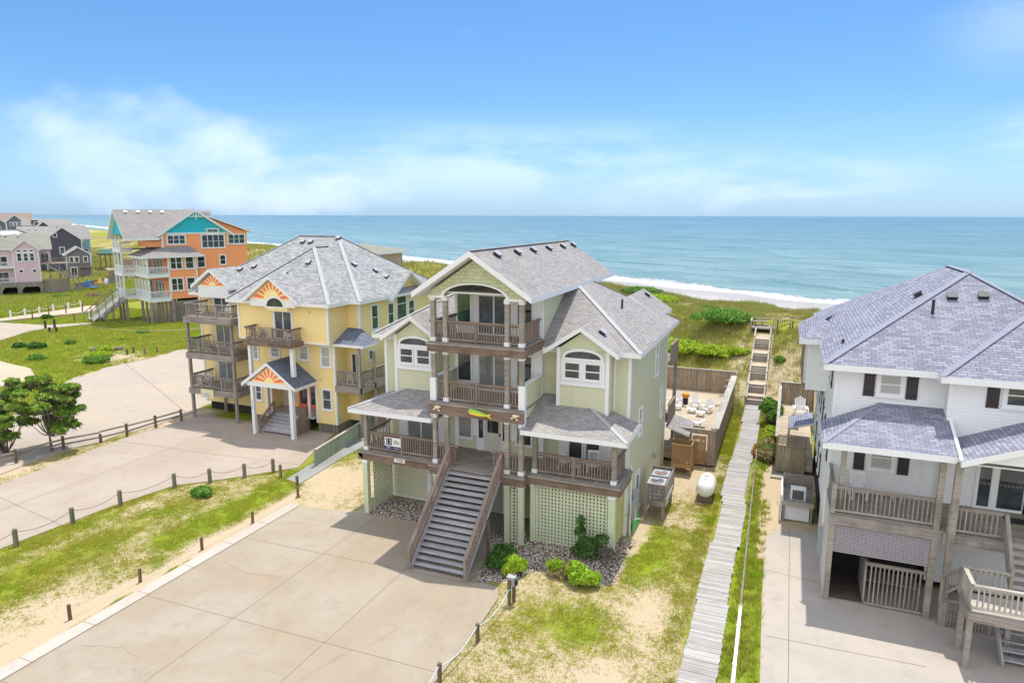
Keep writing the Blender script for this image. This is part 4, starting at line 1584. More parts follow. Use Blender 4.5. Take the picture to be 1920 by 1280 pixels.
# roofs
mp, ra, rb_ = hip_polys(-18.3, -5.38, 27.3, 37.5, 8.24, .6)
r1 = roof_planes(GH, mp, SG_WARM, .2)
ridge_caps(r1, [((-5.38, 27.3, 8.24), rb_), ((-5.38, 37.5, 8.24), rb_), ((-18.3, 27.3, 8.24), ra), (ra, rb_)], RIDGE)
tr_ = roof_planes(GH, gable_polys_y(-11.83, 2.66, 24.58, 37.6, 12.42, .655), SG_WARM, .24)
ridge_caps(tr_, [((-11.83, 24.6, 12.42), (-11.83, 37.58, 12.42))], SG_WARM, .22)
for y in (26.4, 28.7, 30.75, 33.0, 35.3, 37.2):
    roof_vent(tr_, (-11.40, y, 12.42 - .655 * .43), RX, .655)
for xc in (-7.74, -15.75):
    bg_ = roof_planes(GH, gable_polys_y(xc, 1.6, 26.5, 29.6, 9.34, .66), SG_WARM, .2, name='bay_roof')
    roof_vent(bg_, (xc + .62, 27.6, 9.34 - .66 * .62), RX, .66)
bk = roof_planes(GH, gable_polys_y(-7.6, 1.6, 35.0, 38.6, 9.75, .66), SG_WARM, .2, name='bay_roof')
roof_vent(bk, (-7.2, 37.6, 9.75 - .26), RX, .66)
vent_pipe(r1, -7.35, 32.2, 8.24 + .6 * 1.97)
for sgn, xe, xi in ((1, -5.35, TX1 - .02), (-1, -18.2, TX0 + .02)):
    y0, y1, z0, s = 24.98, 27.73, 5.17, .33
    dd = y1 - y0
    zt = z0 + s * dd
    xh = xe - sgn * dd
    fp = [(xi, y0, z0), (xe, y0, z0), (xh, y1, zt), (xi, y1, zt)]
    sp_ = [(xe, y0, z0), (xe, y1, z0), (xh, y1, zt)]
    if sgn < 0:
        fp, sp_ = fp[::-1], sp_[::-1]
    pr_ = roof_planes(GH, [fp, sp_], SG_WARM, .2, name='porch_roof')
    ridge_caps(pr_, [((xe, y0, z0), (xh, y1, zt))], RIDGE, .17)
    m = MB()
    m.box(min(xi, xe - sgn * .1), max(xi, xe - sgn * .1), y0 + .12, y1, z0 - .22, z0 - .16)
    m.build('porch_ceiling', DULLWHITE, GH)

# ground level: lattice screens, vertical boards, doors
lattice(GH, (-9.36, 25.78, .0), FX, 3.16, 2.62, .088, .150)
lattice(GH, (-10.33, 25.3, .0), FX, .36, 2.62, .085, .15, frame=0)
lattice(GH, (-13.74, 25.3, .0), FX, .34, 2.62, .085, .15, frame=0)
lattice(GH, (-17.66, 27.65, .0), LX, 1.65, 2.62, .085, .15, frame=0)
m = MB()
k = 0
y = 25.95
while y < 27.7:
    m.box(-6.06, -6.02, y, y + .12, .05, 2.64)
    y += .145
m.build('board_screen', P_OLIVE, GH)
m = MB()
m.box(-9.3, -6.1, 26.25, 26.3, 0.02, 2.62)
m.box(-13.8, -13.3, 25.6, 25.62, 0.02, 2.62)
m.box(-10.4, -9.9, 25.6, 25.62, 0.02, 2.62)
m.build_each('shade_backing', PAINTED_SHADE, GH)  # black sheets painted in for the shade behind the lattice
m = MB()
m.box(-15.68, -15.44, 27.68, 27.77, 0, 2.66)
m.box(-17.6, -15.7, 27.69, 27.77, .0, .06)
m.build_each('garage_trim', WHITE, GH)
d = MB()
d.obox((-12.1, 27.75, .05), FX, -.42, .42, 0, .05, 0, 1.7)
for a in (-.2, .2):
    for z in (.15, .75, 1.25):
        d.obox((-12.1, 27.75, .05), FX, a - .13, a + .13, .05, .062, z, z + .42)
gd = d.build('ground_door', DOORTAN, GH)
m = MB()
for a in (-.52, .42):
    m.obox((-12.1, 27.75, .05), FX, a, a + .10, 0, .08, 0, 1.82)
m.obox((-12.1, 27.75, .05), FX, -.42, .42, 0, .078, 1.7, 1.82)
m.build('door_frame', WHITE, gd)
window(GH, (-14.9, 27.75, .9), FX, .5, 1.0, 'hung', .06, G_DARK)

# front stairs
stairs(GH, -13.05, -10.72, 25.05, 3.1, 21.62, .05, 17, W_STAIR, .055, over=.05)
m = MB()
m.prism([(-13.03, 25.0, 2.75), (-13.03, 21.75, 0.06), (-13.03, 22.0, 0.06), (-13.03, 25.0, 2.5)], (2.3, 0, 0))
m.build('stair_underside', W_DARK, GH)
stair_rail(GH, (-13.1, 25.1, 3.1), (-13.1, 21.58, .08), .86, W_RAIL, cap=.14)
stair_rail(GH, (-10.67, 25.1, 3.1), (-10.67, 21.58, .08), .86, W_RAIL, cap=.14)
post(GH, -10.6, 23.6, 0, 1.7, .1, W_BROWN)
# rear decks seen past the right side
m = MB()
m.box(-9.5, -5.72, 37.1, 39.6, 5.85, 5.95)
m.box(-9.5, -5.72, 37.1, 39.4, 2.5, 2.6)
m.build_each('rear_deck', W_DECK, GH)
for z, x, y1 in ((5.95, -5.7, 39.55), (2.6, -5.7, 39.35)):
    m = MB()
    yy = 37.15
    while yy < y1:
        m.box(x - .02, x + .02, yy, yy + .13, z - .25, z + .88)
        yy += .14
    m.beam((x, 37.1, z + .9), (x, y1, z + .9), .13, .04)
    m.build('solid_railing', W_FENCE, GH)
post(GH, -5.76, 39.5, 0, 5.84, .18, W_POST)
m = MB()
m.prism([(-5.8, 37.0, 2.35), (-4.5, 37.0, 1.95), (-4.5, 39.6, 1.95), (-5.8, 39.6, 2.35)], (0, 0, -.1), 0, 1)
m.build('side_roof', [SG_WARM, WHITE], GH)
# camera-side fittings on the right wall
m = MB()
m.tube([(-5.72, 27.9, .0), (-5.72, 27.9, 3.0), (-5.75, 27.9, 3.2)], .035, 8)
m.build('downpipe', WHITE, GH)
m = MB()
m.beam((-5.70, 28.3, .9), (-5.70, 29.2, .9), .03, .9)
m.build('service_panel', WHITE, GH)
for y0_, y1_, z0_, z1_ in ((28.25, 28.6, .65, 1.35), (28.75, 29.2, .7, 1.6)):
    MB().box(-5.82, -5.60, y0_, y1_, z0_, z1_).build('meter_box', GREYBOX, GH)
MB().box(-5.82, -5.68, 33.6, 33.8, 1.6, 1.85).build('meter_box', GREYBOX, GH)
m = MB()
for k in range(7):
    m.box(-5.62, -5.58, 28.0 + k * .17, 28.1 + k * .17, .06, .62)
m.build('green_slats', plain('vivid_green_plastic', (0.06, .55, .12), .5), GH)

# sign, plate and ornaments hung on the house
sg = MB().box(-16.62, -15.78, 25.50, 25.53, 3.30, 3.86).build('rental_sign', SIGNW, None)
tag(sg, 'white and navy rental company sign on the left porch railing', 'sign')
MB().box(-16.62, -15.78, 25.494, 25.499, 3.305, 3.45).build('navy_band', NAVY, sg)
MB().box(-16.54, -16.24, 25.494, 25.499, 3.50, 3.82).build('logo_square', NAVY, sg)
m = MB()
for ox in (-.045, .045):
    pth = []
    for k in range(9):
        a = k / 8
        s_ = 1 if ox < 0 else -1
        pth.append((-16.39 + ox + .055 * math.cos(math.pi * (.5 + a)) * s_ * (1 if a < .5 else 1), 25.489, 3.66 + (.12 - .24 * a) * s_))
    m.tube(pth, .018, 6)
m.build('logo_curve', SIGNW, sg)
for s, z, sz in (('SURF or', 3.71, .075), ('SOUND', 3.61, .085)):
    text_obj('lettering', s, (-16.0, 25.492, z), sz, NAVY, sg)
text_obj('lettering', '1251', (-16.42, 25.488, 3.377), .12, SIGNW, sg)
text_obj('lettering', '800.237.1138', (-15.98, 25.488, 3.377), .055, SIGNW, sg) if False else MB().box(-16.16, -15.84, 25.489, 25.493, 3.365, 3.385).build('small_print', DULLWHITE, sg)
pl = MB().box(-16.03, -15.47, 25.31, 25.34, 2.80, 2.97).build('number_plate', SIGNW, None)
tag(pl, 'white house number plate reading 57238 on the brown porch beam', 'number plate')
text_obj('lettering', '57238', (-15.75, 25.305, 2.885), .15, BLACK, pl)
for k, ch in enumerate('211'):
    text_obj('post_digit', ch, (-13.86, 25.195, 4.50 - k * .19), .2, WHITE, GH)

fish = thing('fish_ornament', 'green and yellow painted fish ornament on the balcony beam', 'ornament', (-11.6, 24.98, 5.55))
FG = plain('fish_green', (.30, .62, .10), .4)
FYL = plain('fish_yellow', (.85, .60, .05), .4)


def fishbody(z0, z1, mat, nm):
    prof = [(-.50, 0, .02), (-.46, .10, -.07), (-.36, .135, -.10), (-.15, .12, -.11), (.1, .085, -.085), (.3, .045, -.045), (.36, .03, -.03)]
    mb = MB()
    top = [(x, (u if z1 > 0 else 0)) for x, u, l in prof]
    bot = [(x, (0 if z1 > 0 else l)) for x, u, l in prof]
    c = lambda x, z: (-11.6 + x, 24.93, 5.66 + z - .12 * x)
    mb.prism([c(x, z) for x, z in top] + [c(x, z) for x, z in bot[::-1]][1:-1] if False else [c(x, z) for x, z in top] + [c(x, z) for x, z in bot[::-1]], (0, .08, 0))
    mb.build(nm, mat, fish)


fishbody(0, 1, FG, 'back')
fishbody(0, -1, FYL, 'belly')
m = MB()
c = lambda x, z: (-11.6 + x, 24.94, 5.66 + z - .12 * x)
m.prism([c(.33, .02), c(.33, -.02), c(.56, -.12), c(.46, 0), c(.56, .12)], (0, .06, 0))
m.build('tail', FYL, fish)
for xc, lab in ((-13.6, 'small cream turtle ornament at the left end of the balcony beam'), (-10.0, 'small cream turtle ornament at the right end of the balcony beam')):
    tt_ = thing('turtle_ornament', lab, 'ornament', (xc, 25.0, 5.6))
    MB().sphere((xc, 24.98, 5.72), (.14, .06, .09), 10, 6).build('shell', plain('turtle_cream', (.72, .64, .36), .5), tt_, smooth=True)
    m = MB()
    for dx_, dz_ in ((-.13, -.08), (.1, -.11), (.15, .06)):
        m.sphere((xc + dx_, 24.96, 5.70 + dz_), (.06, .025, .04), 8, 5)
    m.build('flippers', DULLWHITE, tt_, smooth=True)

plastic_chair((-8.35, 26.7, 3.1), R(170), 'white garden chair by the left half of the french doors')
rocker((-7.15, 26.75, 3.1), R(12), 'white rocking chair by the right half of the french doors', .78)
small_table((-7.75, 26.35, 3.1), 'low white table between the chairs on the right porch', PLASTIC, .42, .38)

# ------------------------------------------------------------------ the yellow house
YH = thing('beach_house', 'yellow three-storey house with orange sunburst gables and wooden balconies', 'house', (-31.7, 34.0, 0))
w = MB()
w.box(-38.35, -25.05, 36.0, 45.9, 0.62, 8.55)
w.box(-32.95, -25.95, 34.0, 36.1, 5.98, 8.55)
w.box(-32.75, -31.55, 34.62, 36.1, .62, 6.0)
w.box(-27.6, -26.05, 34.62, 36.1, .62, 6.0)
w.box(-31.56, -27.6, 34.63, 36.1, 3.25, 6.0)
w.box(-25.95, -25.0, 36.1, 46, 5.05, 8.55) if False else None
w.build('wall', S_YELLOW, YH)
m = MB()
m.box(-33.0, -25.9, 33.97, 34.02, 5.90, 5.99)
for (x0, x1, y0, y1, z0, z1) in ((-38.4, -38.25, 35.96, 36.1, .62, 8.5), (-33.0, -32.85, 33.96, 34.1, 6.0, 8.5), (-26.05, -25.9, 33.96, 34.1, 6.0, 8.5),
                                 (-26.13, -26.0, 34.58, 34.75, .62, 5.9), (-32.8, -32.65, 34.58, 34.75, .62, 5.9), (-25.12, -24.99, 35.96, 36.12, 5.0, 8.5),
                                 (-27.63, -27.5, 34.58, 34.7, .62, 3.2), (-31.65, -31.52, 34.58, 34.7, .62, 3.2), (-25.1, -24.98, 45.75, 45.95, .62, 8.5)):
    m.box(x0, x1, y0, y1, z0, z1)
m.build_each('trim', WHITE, YH)
# skirting of vertical slats under the floor
m = MB()
for (xa, xb, yy) in ((-32.75, -31.6, 34.66), (-27.55, -26.08, 34.66)):
    x = xa
    while x < xb:
        m.box(x, x + .08, yy, yy + .03, 0.03, .62)
        x += .135
y = 34.7
while y < 44:
    m.box(-26.1, -26.07, y, y + .08, .03, .62)
    y += .135
m.build('skirting', W_GREY, YH)
MB().box(-38.2, -26.15, 36.2, 45, 0, .66).build('crawlspace_shade_block', PAINTED_SHADE, YH)

mp, ra, rb_ = hip_polys(-38.8, -24.6, 35.5, 46.4, 8.52, .70)
r1 = roof_planes(YH, mp, SG_LIGHT, .2)
ridge_caps(r1, [((-38.8, 35.5, 8.52), ra), ((-24.6, 35.5, 8.52), rb_), (ra, rb_), ((-24.6, 46.4, 8.52), rb_)], RIDGE, .24)
fp, fa, fb_ = hip_polys(-33.5, -25.45, 33.5, 43, 8.50, .80)
r2 = roof_planes(YH, fp, SG_LIGHT, .2, name='front_roof')
ridge_caps(r2, [((-33.5, 33.5, 8.5), fa), ((-25.45, 33.5, 8.5), fa), (fa, fb_)], RIDGE, .24)


def vents_on(roof, lst):
    for (x, y, z, ux, s) in lst:
        roof_vent(roof, (x, y, z), ux, s)


vents_on(r1, [(-32.6, 40.3, 8.52 + .7 * 4.8, FX, .7), (-31.9, 40.3, 8.52 + .7 * 4.8, FX, .7), (-29.8, 40.7, 8.52 + .7 * 5.2, FX, .7), (-36.0, 37.6, 8.52 + .7 * 2.1, FX, .7), (-35.0, 37.9, 8.52 + .7 * 2.4, FX, .7),
              (-26.7, 40.5, 8.52 + .7 * 2.1, RX, .7), (-27.4, 39.0, 8.52 + .7 * 2.8, RX, .7)])
vents_on(r2, [(-29.0, 36.3, 8.5 + .8 * 2.8, FX, .8), (-30.2, 35.4, 8.5 + .8 * 1.9, FX, .8)])


def sunburst(parent, xc, y, z, hw, h, rays, hub, name='sunburst', mat=P_CORAL, base=P_YELLOW):
    """fan of painted rays on a triangular gable field"""
    b = MB()
    b.prism([(xc - hw, y, z), (xc + hw, y, z), (xc, y, z + h)], (0, .05, 0))
    bo = b.build(name, base, parent)
    m = MB()
    edge = lambda a: min(hw * .97 / max(1e-6, abs(math.cos(a)) + hw / h * math.sin(a)), 9)
    for k in range(rays):
        a0 = math.pi * (k + .22) / rays
        a1 = math.pi * (k + .80) / rays
        P = lambda a, r: (xc + r * math.cos(a), y - .004, z + .02 + r * math.sin(a))
        m.prism([P(a0, hub), P(a0, edge(a0) * .96), P((a0 + a1) / 2, edge((a0 + a1) / 2) * .96), P(a1, edge(a1) * .96), P(a1, hub)], (0, .03, 0))
    m.build('painted_rays', mat, bo)
    return bo


def gable_front(parent, xc, hw, y, zr, s, back, mat, th=.2):
    g = roof_planes(parent, gable_polys_y(xc, hw, y, back, zr, s), mat, th, name='gable_roof')
    return g


gable_front(YH, -29.7, 2.12, 33.2, 10.12, .72, 37.2, SG_LIGHT)
sunburst(YH, -29.7, 33.46, 8.62, 1.75, 1.22, 9, .62)
m = MB()
m.box(-31.45, -27.95, 33.47, 34.02, 8.18, 8.63)
m.build('gable_board', WHITE, YH)
window(YH, (-29.36, 34.0, 6.1), FX, 1.3, 1.72, 'slider', .12, G_SCREEN, name='door', sill=False)
MB().box(-30.15, -28.55, 33.45, 34.0, 7.95, 8.2).build('arch_box', S_YELLOW, YH)
arch_window(YH, (-29.45, 33.455, 8.2), FX, 1.3, .02, .52, .12, G_DARK)
gable_front(YH, -36.5, 1.75, 35.2, 10.2, .68, 38.6, SG_LIGHT)
sunburst(YH, -36.5, 35.46, 9.0, 1.25, .85, 7, .3)
m = MB()
m.box(-37.85, -35.15, 35.47, 36.02, 8.2, 9.02)
m.build('gable_board', WHITE, YH)

# stacked corner balconies
XS0, XS1 = -37.55, -33.5
for k, (zf, gx) in enumerate(((7.1, 0), (4.66, 0), (2.2, 0))):
    m = MB()
    m.box(XS0, XS1, 33.85, 36.0, zf - .08, zf)
    m.build('balcony_floor', W_DECK, YH)
    m = MB()
    m.box(XS0 - .06, XS1 + .06, 33.78, 33.86, zf - .42, zf - .03)
    m.box(XS1, XS1 + .08, 33.86, 36.0, zf - .42, zf - .03)
    m.box(XS0 - .08, XS0, 33.86, 36.0, zf - .42, zf - .03)
    m.build_each('rim_beam', W_GREY, YH)
    railing(YH, (XS0 + .05, 33.9), (-36.45, 33.9), zf, .9, mat=W_GREY, mid=False)
    railing(YH, (-34.75, 33.9), (XS1 - .05, 33.9), zf, .9, mat=W_GREY, mid=False)
    railing(YH, (XS0 + .03, 33.95), (XS0 + .03, 35.95), zf, .9, mat=W_GREY, mid=False)
    railing(YH, (XS1 - .03, 33.95), (XS1 - .03, 35.95), zf, .9, mat=W_GREY, mid=False)
    m = MB()
    m.beam((-36.45, 33.9, zf + .88), (-34.75, 33.9, zf + .88), .13, .035)
    m.beam((-36.45, 33.9, zf + .12), (-34.75, 33.9, zf + .12), .035, .08)
    for x in (-36.45, -34.75):
        m.beam((x, 33.9, zf), (x, 33.9, zf + .92), .09, .09)
    for j in range(11):
        a = math.pi * (j + .5) / 11
        r = min(.66 / max(.05, math.sin(a)), .82 / max(.02, abs(math.cos(a))))
        m.beam((-35.6 + .1 * math.cos(a), 33.9, zf + .17 + .08 * math.sin(a)), (-35.6 + r * math.cos(a), 33.9, zf + .17 + r * math.sin(a)), .03, .075, up=(0, 1, 0))
    m.build('sunburst_railing', W_GREY, YH)
    window(YH, (-36.3, 36.0, zf + .02), FX, 1.36, 1.68, 'slider', .1, G_CURT if k != 0 else G_SCREEN, name='door', sill=False)
post(YH, -37.45, 33.95, 0, 6.7, .17, W_GREY)
post(YH, -33.62, 33.95, 0, 6.7, .17, W_GREY)
post(YH, -36.6, 36.0, 0, 1.8, .2, W_GREY)
lattice(YH, (-36.5, 36.1, .1), FX, 2.7, 1.7, .07, .17, W_DARK)
lattice(YH, (-37.5, 36.6, .1), FX, .9, 1.7, .07, .17, W_DARK)
# middle balcony on white posts
m = MB()
m.box(-31.5, -27.9, 32.82, 34.0, 6.0, 6.08)
m.build('balcony_floor', W_DECK, YH)
m = MB()
m.box(-31.56, -27.84, 32.74, 32.83, 5.78, 6.05)
m.box(-27.92, -27.84, 32.83, 33.98, 5.78, 6.05)
m.box(-31.56, -31.48, 32.83, 33.98, 5.78, 6.05)
m.build_each('rim_beam', W_BROWN, YH)
railing(YH, (-31.45, 32.87), (-30.7, 32.87), 6.08, .86, mat=W_RAIL, mid=False)
railing(YH, (-29.3, 32.87), (-27.95, 32.87), 6.08, .86, mat=W_RAIL, mid=False)
railing(YH, (-31.45, 32.9), (-31.45, 33.95), 6.08, .86, mat=W_RAIL, mid=False)
railing(YH, (-27.95, 32.9), (-27.95, 33.95), 6.08, .86, mat=W_RAIL, mid=False)
m = MB()
m.beam((-30.7, 32.87, 6.92), (-29.3, 32.87, 6.92), .13, .035)
m.beam((-30.7, 32.87, 6.19), (-29.3, 32.87, 6.19), .035, .08)
for x in (-30.7, -29.3):
    m.beam((x, 32.87, 6.0), (x, 32.87, 6.98), .09, .09)
for j in range(11):
    a = math.pi * (j + .5) / 11
    r = min(.62 / max(.05, math.sin(a)), .68 / max(.02, abs(math.cos(a))))
    m.beam((-30 + .1 * math.cos(a), 32.87, 6.24 + .08 * math.sin(a)), (-30 + r * math.cos(a), 32.87, 6.24 + r * math.sin(a)), .03, .07, up=(0, 1, 0))
m.build('sunburst_railing', W_RAIL, YH)
post(YH, -31.2, 32.95, 3.3, 5.8, .2, WHITE)
post(YH, -28.1, 33.2, 3.9, 5.8, .24, WHITE)

# entrance porch
pg = roof_planes(YH, gable_polys_y(-29.55, 2.1, 32.45, 34.7, 4.84, .70), SG_DEEP, .2, name='porch_roof')
sunburst(YH, -29.55, 32.62, 3.5, 1.5, 1.02, 7, .36)
MB().box(-31.3, -27.8, 32.58, 32.82, 3.22, 3.5).build('porch_beam', WHITE, YH)
pp = post(YH, -31.0, 32.72, 0, 3.24, .2, WHITE, name='porch_post')
for k, ch in enumerate('57234'):
    text_obj('post_digit', ch, (-31.0, 32.61, 2.2 - k * .13), .14, BLACK, YH)
post(YH, -27.95, 32.72, 0, 3.24, .24, WHITE, name='porch_post')
post(YH, -31.1, 34.5, 1.0, 3.2, .12, WHITE, name='porch_post')
post(YH, -28.0, 34.4, 1.0, 3.2, .12, WHITE, name='porch_post')
MB().box(-31.5, -27.65, 34.3, 36.0, .9, 1.02).build('porch_floor', W_STAIR, YH)
stairs(YH, -30.7, -28.3, 34.3, 1.02, 32.9, .05, 6, W_STAIR, .05, open_riser=False, over=.03)
stair_rail(YH, (-30.78, 34.3, 1.0), (-30.78, 32.9, .1), .8, W_RAIL)
m = MB()
y = 32.95
while y < 34.5:
    zt = .12 + .9 * min(1, max(0, (y - 32.9) / 1.4))
    m.box(-28.2, -28.16, y, y + .12, .03, zt + .75)
    y += .125
m.build('board_railing', W_RAIL, YH)
d = MB().obox((-29.7, 36.0, 1.02), FX, -.42, .42, 0, .05, 0, 1.66).build('red_door', P_CORAL, YH)
MB().obox((-29.7, 36.0, 1.02), FX, -.26, .26, .04, .06, .3, 1.5).build('pane', G_DARK, d)
d2 = MB().obox((-28.9, 36.0, 1.02), FX, -.3, .3, 0, .05, 0, 1.66).build('red_door', P_CORAL, YH)
MB().obox((-28.9, 36.0, 1.02), FX, -.18, .18, .04, .06, .3, 1.5).build('pane', G_DARK, d2)
MB().obox((-31.3, 36.0, 1.02), FX, -.2, .2, 0, .05, 0, 1.66).build('white_door', DOORCREAM, YH)
window(YH, (-30.6, 36.0, 1.4), FX, .35, 1.1, 'hung', .06, G_DARK)

# windows
for (x, z, ww, hh, gm, yy) in ((-32.3, 4.45, .36, .95, G_BLIND, 34.62), (-30.7, 4.72, .62, .6, G_BLIND, 34.63), (-28.4, 4.72, .62, .88, G_BLIND, 34.63), (-26.7, 4.4, .62, 1.25, G_BLIND, 34.62),
                               (-26.76, 1.6, .62, 1.26, G_SCREEN, 34.62), (-32.28, 1.65, .42, 1.1, G_SCREEN, 34.62)):
    window(YH, (x, yy, z), FX, ww, hh, 'hung', .09, gm)
window(YH, (-25.05, 37.75, 6.45), RX, .7, 1.55, 'hung', .09, G_GREEN)
window(YH, (-25.05, 39.7, 6.5), RX, .66, 1.4, 'hung', .09, G_GREEN)
window(YH, (-25.05, 42.45, 6.6), RX, .72, 1.2, 'hung', .09, G_GREEN)
arch_window(YH, (-25.05, 41.1, 6.5), RX, 1.2, 1.55, .55, .11, G_GREEN, bars=[(-.6, .6, 1.2, 1.26)])
# right gable over the arched window, its ridge runs across the house
s = .68
zr = 10.05
yc, hw = 41.5, 2.55
g = roof_planes(YH, [[(-24.4, yc, zr), (-24.4, yc + hw, zr - hw * s), (-28.5, yc + hw, zr - hw * s), (-28.5, yc, zr)][::-1],
                     [(-24.4, yc, zr), (-24.4, yc - hw, zr - hw * s), (-28.5, yc - hw, zr - hw * s), (-28.5, yc, zr)]], SG_LIGHT, .2, name='gable_roof')
roof_vent(g, (-26.0, yc - .7, zr - .7 * s), FX, s)
MB().prism([(-25.05, yc - 2.1, 8.4), (-25.05, yc + 2.1, 8.4), (-25.05, yc, 9.85)], (-.6, 0, 0)).build('side_gable', S_YELLOW, YH)
# small blue porch roof and the right side deck
b0, b1, b2, b3 = (-26.1, 34.4, 5.95), (-23.75, 34.4, 5.95), (-23.75, 36.05, 5.95), (-26.1, 36.05, 5.95)
tp = (-25.9, 36.0, 6.85)
pr_ = roof_planes(YH, [[b0, b1, (-25.0, 36.03, 6.75), (-25.95, 36.03, 6.75)], [b1, b2, (-25.0, 36.03, 6.75)]], SG_DEEP, .16, name='porch_roof')
m = MB()
m.box(-25.95, -24.2, 34.55, 36.0, 3.2, 3.3)
m.box(-25.05, -24.2, 36.0, 44.5, 3.2, 3.3)
m.build_each('side_deck', W_DECK, YH)
m = MB()
m.box(-26.0, -24.12, 34.48, 34.56, 2.85, 3.24)
m.box(-24.2, -24.12, 34.56, 44.5, 2.85, 3.24)
m.build_each('rim_beam', W_GREY, YH)
railing(YH, (-25.9, 34.6), (-24.25, 34.6), 3.3, .92, mat=W_GREY, mid=False)
railing(YH, (-24.2, 34.6), (-24.2, 44.4), 3.3, .92, mat=W_GREY, mid=False)
for y, z1 in ((34.6, 5.85), (36.2, 5.3), (38.0, 5.3), (40.5, 5.3), (43.5, 5.3)):
    post(YH, -24.2, y, 0, z1, .16, W_POST)
m = MB()
y = 36.4
while y < 44.4:
    m.box(-24.24, -24.2, y, y + .10, .4, 2.85)
    y += .155
m.build('board_screen', W_FENCE, YH)
window(YH, (-25.4, 36.0, 3.35), FX, .6, 1.7, 'slider', .07, G_DARK, name='door', sill=False)
window(YH, (-25.05, 37.2, 4.5), RX, .5, .6, 'fixed', .07, G_DARK)
for (x, y, z) in ((-33.2, 34.55, 8.0), (-27.3, 33.95, 7.9), (-27.2, 34.55, 3.6)):
    MB().sphere((x, y, z), (.08, .07, .07), 8, 5).build('wall_lamp', DULLWHITE, YH, smooth=True)
sg = MB().box(-36.45, -35.35, 33.70, 33.76, 1.62, 2.22).build('sunrise_sign', plain('pale_yellow_sign', (.72, .66, .38), .5), None)
tag(sg, 'pale yellow sign with a faded blue sunrise on the lowest balcony beam', 'sign')
m = MB()
m.prism([(-35.9 + .33 * math.cos(math.pi * k / 10), 33.69, 1.72 + .26 * math.sin(math.pi * k / 10)) for k in range(11)], (0, .008, 0))
m.build('faded_sun', plain('faded_blue', (.45, .50, .60), .6), sg)

adirondack((-35.0, 34.9, 7.1), R(10), 'white chair on the top corner balcony of the yellow house', scale=.8)
adirondack((-34.4, 34.6, 4.66), R(-12), 'white chair on the middle corner balcony of the yellow house', scale=.8)
adirondack((-36.9, 34.7, 2.2), R(20), 'white chair at the left end of the lowest corner balcony', scale=.8)
adirondack((-33.95, 35.1, 2.2), R(-60), 'white chair at the right end of the lowest corner balcony', scale=.8)
plastic_chair((-30.3, 33.5, 6.08), R(180), 'white garden chair on the balcony under the sunburst gable', .85)
plastic_chair((-28.5, 33.4, 6.08), R(160), 'white garden chair in the right corner of the balcony under the arch', .8)
plastic_chair((-25.3, 35.3, 3.3), R(180), 'garden chair on the small deck under the slate blue porch roof', .8)

# ------------------------------------------------------------------ the white house
WH = thing('beach_house', 'white house with dark shutters and blue grey hipped roof', 'house', (6.7, 28.0, 0))
w = MB()
w.box(1.9, 12.5, 28.0, 41.5, 1.9, 8.3)
w.box(5.5, 12.6, 27.3, 28.1, 5.6, 8.35)
w.box(1.05, 2.0, 33.2, 37.6, 6.0, 8.25)
w.box(5.5, 12.5, 27.9, 28.1, .3, 3.4)
w.build('wall', S_WHITE, WH)
m = MB()
for (x0, x1, y0, y1, z0, z1) in ((1.87, 2.02, 27.97, 28.12, 1.9, 8.25), (5.47, 5.62, 27.27, 27.42, 6.9, 8.3), (1.02, 1.16, 33.17, 33.3, 6.0, 8.2), (5.55, 5.72, 27.86, 28.0, 3.4, 5.9)):
    m.box(x0, x1, y0, y1, z0, z1)
m.build_each('trim', WHITE, WH)
mp, ra, rb_ = hip_polys(1.42, 12.0, 27.35, 41.9, 8.42, .60)
r1 = roof_planes(WH, mp, SG_BLUE, .24)
ridge_caps(r1, [((1.42, 27.35, 8.42), ra), ((12.0, 27.35, 8.42), ra), (ra, rb_)], RIDGE_B, .26)
fp, fa, fb_ = hip_polys(5.1, 13.0, 26.75, 36.5, 8.40, .62)
r2 = roof_planes(WH, fp, SG_BLUE, .24, name='front_roof')
ridge_caps(r2, [((5.1, 26.75, 8.4), fa), ((13.0, 26.75, 8.4), fa)], RIDGE_B, .24)
bp = roof_planes(WH, [[(.62, 32.8, 8.40), (1.9, 32.8, 8.40), (1.9, 34.0, 9.0), (1.6, 35.2, 9.1)], [(.62, 37.9, 8.4), (.62, 32.8, 8.4), (1.6, 35.2, 9.1), (2.2, 37.9, 9.3)]], SG_BLUE, .24, name='bump_roof')
roof_vent(r1, (5.95, 31.1, 8.42 + .6 * 3.75), FX, .6, top=BLACK)
roof_vent(r1, (7.0, 31.2, 8.42 + .6 * 3.85), FX, .6, top=BLACK)
roof_vent(r1, (5.0, 32.3, 8.42 + .6 * 3.58), LX, .6, top=BLACK)
roof_vent(r2, (8.1, 29.0, 8.4 + .62 * 2.25), FX, .62)
vent_pipe(r1, 5.2, 30.2, 8.42 + .6 * 2.85, .5, .055)
vent_pipe(r1, 2.15, 29.6, 8.42 + .6 * .73, .12, .05)
# porch roof with hip, valley and gable to the right
y0, y1, z0, s = 25.22, 28.0, 6.05, .33
xe = 1.5
zt = z0 + s * (y1 - y0)
pr_ = roof_planes(WH, [[(xe, y0, z0), (5.6, y0, z0), (5.6, y1, zt), (xe + (y1 - y0) * .72, y1, zt)], [(xe, y1, z0), (xe, y0, z0), (xe + (y1 - y0) * .72, y1, zt)]], SG_BLUE, .22, name='porch_roof')
ridge_caps(pr_, [((xe, y0, z0), (xe + (y1 - y0) * .72, y1, zt))], RIDGE_B, .18)
zr2, xr2 = 7.45, 9.0
pr2 = roof_planes(WH, [[(xr2, 24.7, zr2), (xr2, 27.35, zr2), (5.6, 27.35, 6.02), (5.6, 24.95, 6.02)], [(xr2, 27.35, zr2), (xr2, 24.7, zr2), (12.4, 24.7, 6.02), (12.4, 27.35, 6.02)]], SG_BLUE, .22, name='gable_porch_roof')
